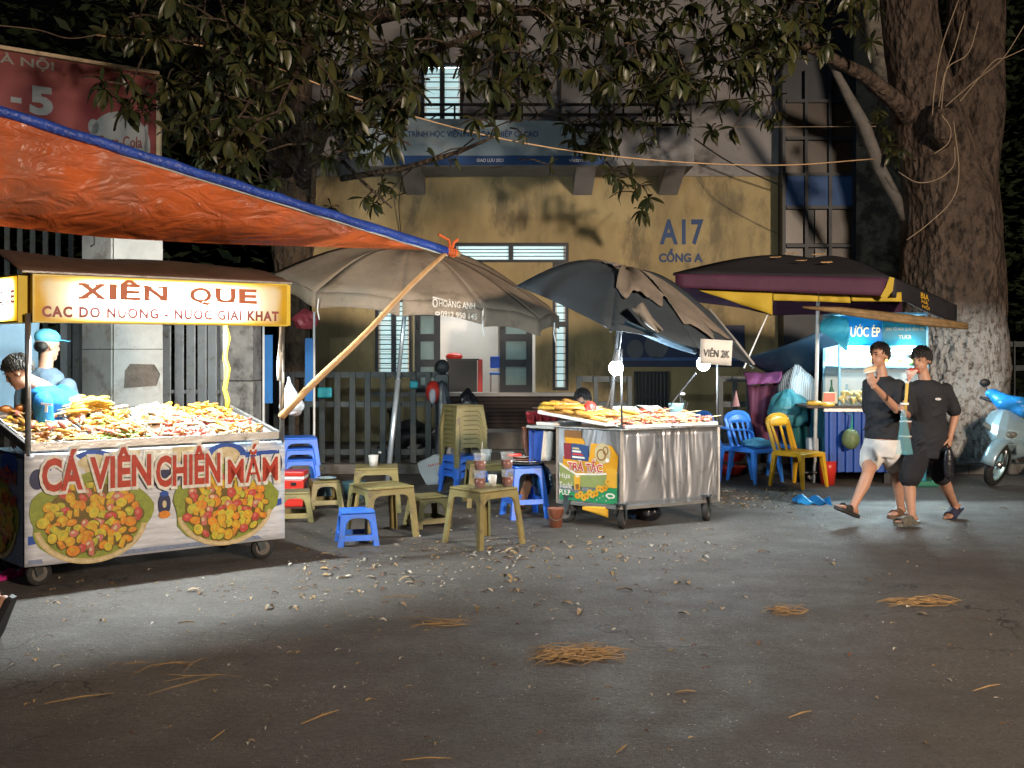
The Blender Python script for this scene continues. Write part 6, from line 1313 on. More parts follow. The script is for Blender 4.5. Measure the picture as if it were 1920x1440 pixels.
# litter bags on the road
mb = MB(); rs = random.Random(8)
g0, g1 = G(1496, 946), G(1560, 948)
mb.sheet(lambda s, tt: lerp(g0, g1, s) + V((0, .22 * tt, .004 + .08 * (math.sin(math.pi * tt) ** .7) * (.35 + .65 * abs(math.sin(2.2 * math.pi * s + .3))))) + V((0, 0, .012 * math.sin(17 * s + 9 * tt))), 24, 12); tag(obj('blue_bag', mb, M('bright_blue_film', (.03, .3, .75), .25, 0, .15, 9, .6, 18, transl=.25), smooth=True), 'bright blue plastic bag lying on the road', 'bag')
mb = MB(); g0, g1 = G(-12, 1094), G(45, 1080); mb.sheet(lambda s, tt: lerp(g0, g1, s) + V((0, .16 * tt, .004 + .07 * math.sin(math.pi * tt) * (.4 + .6 * abs(math.sin(5 * s)))))
, 20, 10); tag(obj('pink_bag', mb, M('magenta_film', (.6, .03, .25), .3, 0, .15, 9, .6, 18, transl=.2), smooth=True), 'magenta plastic bag on the ground by the cart caster', 'bag')
# ================================================================ big whitewashed tree
def bark_mat(name, col, dk, white=None):
    m = M(name, col, .85, 0, .35, 6, 0, stretch=(1, 1, .5), dirt=dk, dsc=9, dth=.5); nt = m.node_tree; N = nt.nodes; L = nt.links; b = N['Principled BSDF']
    tc = N.new('ShaderNodeTexCoord'); vo = N.new('ShaderNodeTexVoronoi'); vo.inputs['Scale'].default_value = 11; mp = N.new('ShaderNodeMapping'); mp.inputs['Scale'].default_value = (1, 1, .55); L.new(tc.outputs['Object'], mp.inputs[0])
    wn_ = N.new('ShaderNodeTexNoise'); wn_.inputs['Scale'].default_value = 14; wn_.inputs['Detail'].default_value = 6; L.new(mp.outputs[0], wn_.inputs[0]); L.new(mp.outputs[0], vo.inputs[0])
    ad = N.new('ShaderNodeMath'); ad.operation = 'MULTIPLY_ADD'; L.new(vo.outputs['Distance'], ad.inputs[0]); ad.inputs[1].default_value = .6; L.new(wn_.outputs[0], ad.inputs[2])
    bp = N.new('ShaderNodeBump'); bp.inputs['Strength'].default_value = 1; bp.inputs['Distance'].default_value = .11; L.new(ad.outputs[0], bp.inputs['Height']); L.new(bp.outputs[0], b.inputs['Normal'])
    if white:
        sx = N.new('ShaderNodeSeparateXYZ'); L.new(tc.outputs['Object'], sx.inputs[0]); mr = N.new('ShaderNodeMapRange'); mr.inputs[1].default_value = white[0]; mr.inputs[2].default_value = white[0] - .5; L.new(sx.outputs[2], mr.inputs[0])
        n2 = N.new('ShaderNodeTexNoise'); n2.inputs['Scale'].default_value = 13; n2.inputs['Detail'].default_value = 7; n2.inputs['Roughness'].default_value = .75; L.new(tc.outputs['Object'], n2.inputs[0]); m2 = N.new('ShaderNodeMapRange'); m2.inputs[1].default_value = .36; m2.inputs[2].default_value = .5; L.new(n2.outputs[0], m2.inputs[0])
        mx = N.new('ShaderNodeMapRange'); mx.inputs[1].default_value = white[2]; mx.inputs[2].default_value = white[2] - .35; L.new(sx.outputs[0], mx.inputs[0])
        mu = N.new('ShaderNodeMath'); mu.operation = 'MULTIPLY'; L.new(mr.outputs[0], mu.inputs[0]); L.new(m2.outputs[0], mu.inputs[1]); mu2 = N.new('ShaderNodeMath'); mu2.operation = 'MULTIPLY'; L.new(mu.outputs[0], mu2.inputs[0]); L.new(mx.outputs[0], mu2.inputs[1])
        mix = N.new('ShaderNodeMix'); mix.data_type = 'RGBA'; L.new(mu2.outputs[0], mix.inputs[0]); src = b.inputs['Base Color'].links[0].from_socket; L.new(src, mix.inputs[6]); mix.inputs[7].default_value = (*white[1], 1); L.new(mix.outputs[2], b.inputs['Base Color'])
    return m
bt = thing('big_tree', 'massive forked tree trunk with flaking whitewash behind the walking men', 'tree', (6.0, 14.5, 0))
TYc = 14.6
def trunk_pts(lst): return [P(px, py, Y) for px, py, Y, w in lst], [w / 2 / F * Y for px, py, Y, w in lst]
def gnarl(pts, rad, n=40, amp=.06, seed=0, sub=7):
    # densify and roughen a trunk tube
    out = []; rr = []
    for i in range(len(pts) - 1):
        for k in range(sub): t = k / sub; t2 = t * t * (3 - 2 * t); out.append(lerp(pts[i], pts[i + 1], t)); rr.append(lerp(rad[i], rad[i + 1], t2))
    out.append(pts[-1]); rr.append(rad[-1]); rings = []
    for p, r in zip(out, rr):
        rg_ = []
        for j in range(n):
            a = 2 * math.pi * j / n; d_ = V((math.cos(a), math.sin(a), 0)); nn = mnoise.noise(V((d_.x * 1.6 + seed, d_.y * 1.6, p.z * .9))) * .16 + mnoise.noise(V((d_.x * 5, d_.y * 5 + seed, p.z * 3.5))) * amp
            rg_.append(p + d_ * r * (1 + nn))
        rings.append(rg_)
    return rings
mb = MB()
mb.loft(gnarl(*trunk_pts([(1780, 908, TYc, 430), (1780, 880, TYc, 310), (1780, 850, TYc, 240), (1782, 780, TYc, 212), (1784, 600, TYc, 186), (1784, 480, TYc, 176), (1782, 380, TYc, 172), (1756, 300, TYc, 150), (1732, 200, TYc - .1, 122), (1712, 80, TYc - .2, 108), (1698, -80, TYc - .3, 100)])))
mb.loft(gnarl(*trunk_pts([(1815, 900, TYc + .1, 170), (1818, 700, TYc + .1, 132), (1818, 480, TYc, 112), (1822, 300, TYc, 104), (1830, 120, TYc, 100), (1836, -80, TYc, 94)]), seed=4))
obj('trunk', mb, bark_mat('big_tree_bark', (.1, .07, .052), (.025, .018, .014), (2.3, (.5, .51, .51), 6.95)), bt, remesh=.035)
mb = MB(); pts, rad = trunk_pts([(1725, 235, TYc - .1, 60), (1680, 190, 14.2, 34), (1620, 140, 13.8, 26), (1500, 80, 13, 18), (1400, 95, 12.6, 10)]); mb.tube(pts, rad, 10); obj('branch', mb, MATS['big_tree_bark'], bt, smooth=True)
mb = MB(); pts, rad = trunk_pts([(1692, 412, 14.1, 10), (1682, 376, 14, 20), (1650, 318, 13.9, 24), (1620, 235, 13.8, 24), (1585, 170, 13.7, 18), (1548, 98, 13.6, 10)]); mb.tube(pts, rad, 10); obj('branch', mb, M('dead_limb', (.12, .11, .1), .85, 0, .3, 8, .4, 30), bt, smooth=True, label='pale dead broken limb')
mb = MB(); pts, rad = trunk_pts([(1764, 215, 14.0, 60), (1768, 232, 13.85, 62), (1768, 252, 13.85, 50), (1768, 275, 13.95, 20)]); mb.tube(pts, rad, 12); obj('knot', mb, MATS['big_tree_bark'], bt, smooth=True)
wire_m = M('pale_cable', (.32, .24, .16), .5, 0, .2, 4); bwire = M('black_cable', (.015, .015, .015), .5)
def wirep(label, pts, r, mat, cat='cable', name='cable', sub=6):
    out = []
    P_ = [V(p) for p in pts]; P_ = [P_[0] * 2 - P_[1]] + P_ + [P_[-1] * 2 - P_[-2]]
    for i in range(1, len(P_) - 2):
        a, b, c, d_ = P_[i - 1:i + 3]
        for k in range(sub): t = k / sub; out.append(.5 * ((2 * b) + (c - a) * t + (2 * a - 5 * b + 4 * c - d_) * t * t + (3 * b - a - 3 * c + d_) * t ** 3))
    out.append(P_[-2]); mb = MB(); mb.tube(out, r, 6); return tag(obj(name, mb, mat, smooth=True), label, cat)
# cables round the fork of the tree
for i, (l, pts) in enumerate((('pale cable rising straight up from the tree fork', [(1797, 0), (1765, 90), (1752, 170), (1748, 215)]), ('pale cable curving up right from the tree fork', [(1809, 20), (1790, 90), (1772, 140), (1765, 205)]), ('pale cable running from the fork across the right limb', [(1835, 40), (1815, 100), (1775, 130), (1760, 200)]), ('pale cable from the fork out past the right edge of the trunk', [(1925, 40), (1880, 110), (1830, 150), (1772, 200)]),
    ('pale cable looping down in front of the trunk', [(1788, 228), (1798, 320), (1785, 375), (1740, 420), (1700, 450)]), ('pale cable loop hanging left from the fork', [(1790, 275), (1788, 310), (1760, 335), (1720, 342), (1684, 322)]), ('short pale cable coil at the tree knot', [(1765, 215), (1782, 240), (1778, 268), (1752, 288)]), ('pale cable crossing to the far right trees', [(1920, 92), (1885, 108), (1860, 118), (1800, 190)]))):
    wirep(l, [P(a, b, 13.35 + (.15 if a < 1700 or a > 1850 else 0)) for a, b in pts], .007, wire_m)
wirep('long pale orange cable sagging from the left leaves to the tree', [P(180, 66, 10), P(420, 95, 10.5), P(700, 195, 11), P(950, 262, 11.6), P(1200, 298, 12.2), P(1450, 310, 12.8), P(1640, 298, 13.6)], .008, M('orange_cable', (.55, .36, .2), .45))
wirep('thin pale cable crossing level above the gatehouse lettering', [P(1290, 238, 15), P(1450, 238, 14.5), P(1650, 237, 14)], .005, wire_m)
wirep('black cable sloping down the gatehouse wall to the stair tower', [P(1290, 252, 16), P(1370, 305, 16.3), P(1475, 353, 16.6)], .012, bwire)
wirep('black cable rising from the leaves toward the stair tower', [P(1255, 200, 14), P(1350, 190, 14.5), P(1475, 175, 16)], .011, bwire)
wirep('black drooping cable on the yellow wall above the brown umbrella', [P(756, 325, 16.5), P(748, 380, 16.8), P(752, 440, 16.95)], .008, bwire)
wirep('thin dark crack like wire down the yellow wall right of the canopy', [P(1310, 330, 16.9), P(1350, 380, 16.95), P(1470, 445, 16.95)], .005, MATS['grimy_wall'])
wirep('pale cable at top left above the red billboard', [P(-20, 46, 11), P(70, 56, 10.8), P(130, 72, 10.5), P(200, 62, 10.3)], .006, wire_m)
# second trunk at left
lt = thing('left_tree', 'leafy tree with a slim brown trunk left of the gatehouse', 'tree', tuple(P(548, 880, 14.2)))
bark2 = bark_mat('left_tree_bark', (.07, .047, .03), (.03, .02, .013))
mb = MB(); mb.loft(gnarl(*trunk_pts([(556, 890, 14, 62), (553, 700, 14, 56), (550, 560, 14, 62), (548, 420, 14, 84), (548, 300, 14, 88), (540, 180, 14, 80), (560, 40, 13.8, 60), (575, -80, 13.6, 46)]), n=20, seed=9)); obj('trunk', mb, bark2, lt)
for lst in ([(560, 360, 14, 40), (600, 250, 13, 34), (660, 180, 12, 26), (780, 110, 11, 16), (900, 60, 10.5, 8)], [(540, 250, 14, 40), (470, 150, 12.5, 30), (380, 80, 11, 20), (260, 60, 10, 10)], [(545, 330, 13.9, 26), (470, 260, 12, 20), (400, 220, 10.6, 12), (310, 190, 9.8, 6)], [(570, 60, 13.8, 40), (760, 20, 13, 28), (1000, 20, 12, 20), (1160, 60, 11.5, 12), (1250, 130, 11.3, 6)], [(585, 400, 13.8, 12), (588, 330, 13.5, 10), (592, 260, 13.2, 8)], [(640, 335, 13, 12), (760, 315, 12.5, 12), (860, 285, 12.2, 9), (930, 255, 12, 4)], [(640, 300, 12.8, 8), (690, 350, 12.3, 6), (735, 390, 12, 3)]):
    mb = MB(); pts, rad = trunk_pts(lst); mb.tube(pts, rad, 8); obj('branch', mb, bark2, lt, smooth=True)
# leaves in whorls at the twig ends
leafm = [M('crown_leaf_' + n, c, .4, 0, .3, 3, 0, spec=.45, transl=.18) for n, c in (('olive', (.055, .056, .018)), ('green', (.034, .044, .015)), ('dark', (.022, .03, .012)))]
def leaf_geom(L_, w, bend):
    vs = []; fs = []; n = 5
    for i in range(n + 1):
        t = i / n; ww = w * (math.sin(math.pi * min(1, t * .92 + .04)) ** .8) * (.8 + .4 * t) if 0 < i < n else .004; z = -bend * t * t * L_
        vs += [(t * L_, -ww, z + ww * .35), (t * L_, 0, z), (t * L_, ww, z + ww * .35)]
    for i in range(n):
        a = i * 3
        fs += [(a, a + 3, a + 4, a + 1), (a + 1, a + 4, a + 5, a + 2)]
    return vs, fs
lgeo = [leaf_geom(.17, .028, .35), leaf_geom(.175, .034, .15), leaf_geom(.16, .026, .7)]
rs = random.Random(21)
def whorl(c, axis, n, size):
    axis = axis.normalized(); o1 = axis.orthogonal().normalized(); o2 = axis.cross(o1); out = []
    ph = rs.uniform(0, 6)
    for k in range(n):
        a = ph + 2 * math.pi * k / n + rs.uniform(-.3, .3); d_ = (axis * rs.uniform(.25, .7) + (o1 * math.cos(a) + o2 * math.sin(a)) * rs.uniform(.7, 1.1) + V((0, 0, -.35))).normalized()
        zax = (V((0, 0, 1)) + axis * .6); y = zax.cross(d_); y = y.normalized() if y.length > .05 else d_.orthogonal().normalized(); z = d_.cross(y); s_ = size * rs.uniform(.7, 1.2)
        out.append(Matrix.Translation(c) @ (Matrix((d_, y, z)).transposed().to_4x4()) @ Matrix.Scale(s_, 4))
    return out
def region(n, px, py, Y, size, f=None):
    out = []
    while len(out) < n:
        a, b = rs.uniform(*px), rs.uniform(*py)
        if f and not f(a, b): continue
        c = P(a, b, rs.uniform(*Y)); ax_ = V((rs.gauss(0, .6), rs.gauss(-.5, .5), rs.gauss(-.25, .5)))
        out.append((c, ax_, size * rs.uniform(.8, 1.15)))
    return out
below_tarp = lambda a, b: b < 235 + (a - 200) * .22
left_w = (region(105, (190, 540), (-60, 330), (8.3, 11), 1.0, lambda a, b: b < 190 + (a - 200) * .62 and not (a < 300 and 60 > b > 40)) + region(8, (350, 510), (240, 310), (8.6, 9.8), 1.0)
          + region(10, (320, 470), (130, 330), (8.2, 9.5), 1.05, lambda a, b: b < 170 + (a - 260) * .8)
          + region(270, (480, 1060), (-70, 215), (9, 14), 1.1, lambda a, b: b < 240 - abs(a - 700) * .15 and not (785 < a < 872 and 112 < b < 250)) + region(42, (580, 760), (170, 330), (9.2, 12), 1.0, lambda a, b: b < 330 - abs(a - 640) * .6) + region(9, (800, 900), (90, 230), (9.2, 10.5), 1.0, lambda a, b: a > 862)
          + region(7, (620, 740), (330, 395), (13.5, 14.5), 1.1) + region(6, (440, 520), (330, 352), (11, 12.5), 1) + region(5, (810, 1050), (230, 320), (11, 12.2), .9))
right_w = (region(190, (1030, 1490), (-70, 190), (10, 14), 1.1, lambda a, b: b < 200 - abs(a - 1240) * .33) + region(44, (1110, 1400), (130, 280), (12.5, 15.5), 1.15, lambda a, b: b < 285 - abs(a - 1230) * .3) + region(26, (1060, 1225), (230, 395), (13.5, 15.2), 1.15, lambda a, b: abs(a - (1085 + (b - 230) * .72)) < 38)
           + region(60, (1390, 1650), (-70, 95), (10.5, 13.5), 1.1) + region(9, (1405, 1475), (130, 240), (12.5, 14), .95) + region(10, (1620, 1690), (200, 300), (13.6, 14), .9, lambda a, b: a > 1640))
def crown(tree, ws, nearN):
    ws.sort(key=lambda w: w[0].y)
    tw = MB(); mbs = MB(); placed = 0; me = [bpy.data.meshes.new('leaf') for _ in range(9)]
    for i, m_ in enumerate(me):
        vs, fs = lgeo[i % 3]; m_.from_pydata(vs, [], fs); m_.materials.append(leafm[i // 3]); m_.polygons.foreach_set('use_smooth', [True] * len(fs)); m_.update()
    for c, ax_, sz in ws:
        for Mx in whorl(c, ax_, rs.choice((6, 7, 8, 9)), sz * rs.uniform(.9, 1.15)):
            k = rs.choice((0, 0, 1, 1, 2)); g = rs.randrange(3)
            if placed < nearN:
                o = bpy.data.objects.new('leaf', me[k * 3 + g]); C.objects.link(o); o.parent = tree; o.matrix_parent_inverse = wmat(tree).inverted(); o.matrix_basis = Mx; placed += 1
            else:
                mbs.cur = k; vs, fs = lgeo[g]; mbs.add([Mx @ V(p) for p in vs], fs)
        e = c - ax_.normalized() * .35 + V((0, .25, .12)); tw.tube([e, lerp(e, c, .5) + V((0, 0, .03)), c], [.012, .009, .006], 5)
    o = obj('crown', mbs, leafm, tree, smooth=True); o['kind'] = 'stuff'; o2 = obj('twigs', tw, bark2, tree, smooth=True); o2['kind'] = 'stuff'
crown(lt, left_w, 300); crown(bt, right_w, 300)

# ================================================================ street lamp standing behind the photographer (its pole and head are out of view)
sl = thing('street_lamp', 'street lamp behind the viewer lighting the road', 'street lamp', (8.4, -4.2, 0))
mb = MB(); mb.tube([(8.4, -4.2, 0), (8.4, -4.2, 4.3), (8.1, -3.8, 4.6), (7.6, -3.2, 4.65)], [.09, .06, .05, .04], 10); obj('pole', mb, galv, sl, smooth=True)
mb = MB(); mb.box((7.5, -3.05, 4.7), (.3, .5, .1), .6); obj('lamp_head', mb, galv, sl, bevel=.02)
lamp('street_lamp_light', 'AREA', (7.45, -2.98, 4.63), 900, (1, .8, .62), 1.1, look=(1.0, 11.5, 1.6), parent=sl, spread=95)

# ================================================================ people
class Body:
    def __init__(s): s.mb = MB()
    def limb(s, pts, rad, n=14):
        out = []; rr = []
        for i in range(len(pts) - 1):
            for k in range(4): t = k / 4; out.append(lerp(pts[i], pts[i + 1], t)); rr.append(lerp(rad[i], rad[i + 1], t * t * (3 - 2 * t)))
        out.append(pts[-1]); rr.append(rad[-1]); s.mb.tube(out, rr, n)
        for p, r in zip(pts, rad): s.mb.ell(p, r, None, 12, 8)
    def torso(s, rings, grow=0, n=24):
        rr = []
        for c, r_, f_, w, d in rings: rr.append([c + r_ * (math.cos(a) * (w + grow)) + f_ * (math.sin(a) * (d + grow)) for a in [2 * math.pi * j / n for j in range(n)]])
        s.mb.loft(rr)
def hand(b, Wp, fwd, nrm, side, curl=.5, k=1.0):
    fwd, nrm, side = V(fwd).normalized(), V(nrm), V(side); nrm = (nrm - fwd * nrm.dot(fwd)).normalized(); side = (side - fwd * side.dot(fwd) - nrm * side.dot(nrm)).normalized()
    M3 = Matrix((fwd, side, nrm)).transposed()
    b.mb.ell(Wp + fwd * .045 * k, (.056 * k, .042 * k, .018 * k), M3, 14, 10); b.mb.tube([Wp - fwd * .03, Wp + fwd * .03 * k], [.026, .028 * k], 10)
    for i, (o_, L_) in enumerate(((.031, .066), (.0105, .076), (-.0105, .07), (-.031, .055))):
        p = Wp + fwd * (.085 - .006 * abs(i - 1)) * k + side * o_ * k; d_ = fwd.copy(); pts = [p - d_ * .02 * k, p]; ang = 0
        for j, sg in enumerate((.42, .32, .26)):
            ang += curl * (.7, 1.0, .7)[j]; d_ = fwd * math.cos(ang) + nrm * math.sin(ang); p = p + d_ * L_ * sg * k; pts.append(p)
        b.mb.tube(pts, [.0095 * k, .0098 * k, .009 * k, .0082 * k, .0065 * k], 8); b.mb.ell(pts[-1], .0067 * k, None, 8, 6)
    p = Wp + fwd * .025 * k + side * .034 * k; d1 = (fwd * .65 + side * .75 + nrm * .2).normalized(); p2 = p + d1 * .036 * k; d2 = (fwd * .85 + side * .3 + nrm * (.3 + .4 * curl)).normalized(); p3 = p2 + d2 * .03 * k; p4 = p3 + d2 * .022 * k
    b.mb.tube([p - d1 * .02, p, p2, p3, p4], [.014 * k, .014 * k, .012 * k, .0105 * k, .007 * k], 8)
def head(b, c, f, r, upv, k=1.0):
    M3 = Matrix((r, f, upv)).transposed(); q_ = lambda x, y, z: c + (r * x + f * y + upv * z) * k
    b.mb.ell(q_(0, -.005, .03), (.074 * k, .094 * k, .092 * k), M3, 20, 14); b.mb.ell(q_(0, .022, -.04), (.056 * k, .07 * k, .075 * k), M3, 16, 12); b.mb.ell(q_(0, .06, -.085), (.03 * k, .03 * k, .025 * k), M3, 10, 8)
    b.mb.loft([[q_(.010 * math.cos(a), .086 + .006 * math.sin(a), .03) for a in (0, 1.57, 3.14, 4.71)], [q_(.017 * math.cos(a), .1 + .014 * math.sin(a), -.018) for a in (0, 1.57, 3.14, 4.71)], [q_(.012 * math.cos(a), .09 + .006 * math.sin(a), -.03) for a in (0, 1.57, 3.14, 4.71)]])
    for sx in (-1, 1): b.mb.ell(q_(sx * .076, -.008, .0), (.01 * k, .022 * k, .034 * k), M3, 10, 8); b.mb.ell(q_(sx * .03, .07, .03), (.022 * k, .015 * k, .01 * k), M3, 10, 6)
    b.mb.ell(q_(0, .083, -.055), (.024 * k, .012 * k, .007 * k), M3, 10, 6)
    return q_, M3
def face_parts(t, q_, M3, k=1):
    for sx in (-1, 1):
        mb = MB(); mb.ell(q_(sx * .03, .0815, .018), (.012 * k, .006 * k, .006 * k), M3, 8, 6); obj('eye', mb, hair_m, t, smooth=True)
        mb = MB(); mb.ell(q_(sx * .03, .086, .04), (.02 * k, .006 * k, .004 * k), M3, 8, 6); obj('eyebrow', mb, hair_m, t, smooth=True)
    mb = MB(); mb.ell(q_(0, .0915, -.056), (.021 * k, .006 * k, .0055 * k), M3, 10, 6); obj('lips', mb, M('lips', (.32, .11, .09), .5), t, smooth=True)
def hair(t, q_, M3, style, seed=0):
    rs = random.Random(seed); mb = MB(); bowl_ = style == 'bowl'; c0_ = (0, -.008, .032); rad = (.079, .1, .098)
    pt = lambda d, k=1.0: q_(c0_[0] + rad[0] * d.x * k, c0_[1] + rad[1] * d.y * k, c0_[2] + rad[2] * d.z * k)
    def hairy(d, m=0):
        line = (.42 if bowl_ else .56) if d.y > .35 else lerp(-.5, .1, max(0, min(1, (d.y + .9) / 1.1)))
        return d.z > line + m
    nu, nv = 36, 22; P2 = [[V((math.cos(R(-90 + 180 * i / nv)) * math.cos(2 * math.pi * j / nu), math.cos(R(-90 + 180 * i / nv)) * math.sin(2 * math.pi * j / nu), math.sin(R(-90 + 180 * i / nv)))) for j in range(nu)] for i in range(nv + 1)]
    for i in range(nv):
        for j in range(nu):
            qd = [P2[i][j], P2[i][(j + 1) % nu], P2[i + 1][(j + 1) % nu], P2[i + 1][j]]; m = sum(qd, V((0, 0, 0))) / 4
            if hairy(m.normalized()): mb.face([pt(d, 1.03 + .03 * mnoise.noise(d * 4)) for d in qd])
    crown_ = V((.1, -.45, .88)).normalized(); n = 0
    while n < (620 if bowl_ else 560):
        d = V((rs.gauss(0, 1), rs.gauss(0, 1), rs.gauss(0, 1))).normalized()
        if not hairy(d, -.02): continue
        n += 1; fl = d - crown_; fl = (fl - d * fl.dot(d)); fl = fl.normalized() if fl.length > .05 else d.orthogonal(); fl = (fl + V((rs.gauss(0, .35), rs.gauss(0, .25), rs.gauss(0, .2) + (.25 if not bowl_ and d.y > .2 else -.1)))).normalized()
        L_ = rs.uniform(.3, .5) if bowl_ else rs.uniform(.22, .42)
        a_, e_ = pt(d, 1.02), pt((d + fl * L_).normalized(), 1.06 + rs.uniform(0, .1)); mid = pt((d + fl * L_ * .5).normalized(), 1.09 + rs.uniform(0, .05))
        mb.tube([a_, mid, e_], [.007, .006, .0015], 4, cap=False)
    return obj('hair', mb, hair_m, t, smooth=True)
def foot(b, ankle, toe, upv=V((0, 0, 1)), k=1.0):
    toe = V(toe).normalized(); s_ = toe.cross(upv).normalized(); heel = ankle - toe * .04 - upv * .055
    rings = []
    for d_, w, h, z in ((-.03, .022, .022, .025), (0, .03, .034, .035), (.05, .033, .04, .04), (.11, .04, .03, .03), (.17, .046, .02, .02), (.21, .04, .014, .014)):
        c = heel + toe * d_ + upv * z; rings.append([c + s_ * w * math.cos(a) + upv * h * math.sin(a) * (.9 if math.sin(a) > 0 else .9) for a in [2 * math.pi * j / 14 for j in range(14)]])
    b.mb.loft(rings); b.mb.tube([ankle + upv * .05, ankle - upv * .02], [.036, .038], 12)
    for i in range(5): p = heel + toe * (.2 - .012 * abs(i - 1)) + s_ * (.034 - .017 * i) + upv * .012; b.mb.tube([p - toe * .02, p + toe * (.03 if i else .036)], [.009, .007 + (.004 if i == 0 else 0)], 8)
    return heel, toe, s_, upv
def sandal(t, ft, mat, style='slide'):
    heel, toe, s_, upv = ft; mb = MB(); outl = []
    for d_, w in ((-.045, .02), (-.035, .034), (.03, .036), (.1, .043), (.17, .052), (.22, .046), (.25, .02)): outl.append((d_, w))
    poly = [heel + toe * d_ + s_ * w - upv * .022 for d_, w in outl] + [heel + toe * d_ - s_ * w - upv * .022 for d_, w in outl[::-1]]
    mb.prism(poly, upv * .024)
    for d0, d1 in (((.085, .17),) if style == 'slide' else ((.06, .22),)):
        n = 9; rows = []
        for d_ in (d0, d1): rows.append([heel + toe * d_ + s_ * (.056 * math.cos(a)) + upv * (.0 + .066 * math.sin(a) * (1 - (d_ - .085) * 2)) for a in [math.pi * j / n for j in range(n + 1)]])
        vs = rows[0] + rows[1]; mb.add(vs, [(i, i + 1, i + n + 2, i + n + 1) for i in range(n)])
    return obj('sandal', mb, mat, t, solid=.006, smooth=False)
def R3(f, r): return f, r
def person(label, root, f, heights, k=1.0): pass
shirt_m = black_cloth; sh_white = M('pale_grey_shorts', (.5, .48, .46), .85, 0, .1, 4, .25, 20)
def cloth_obj(name, b, mat, t, vox=.011, it=2): return obj(name, b.mb, mat, t, remesh=vox, smooth_it=it, disp=.026)

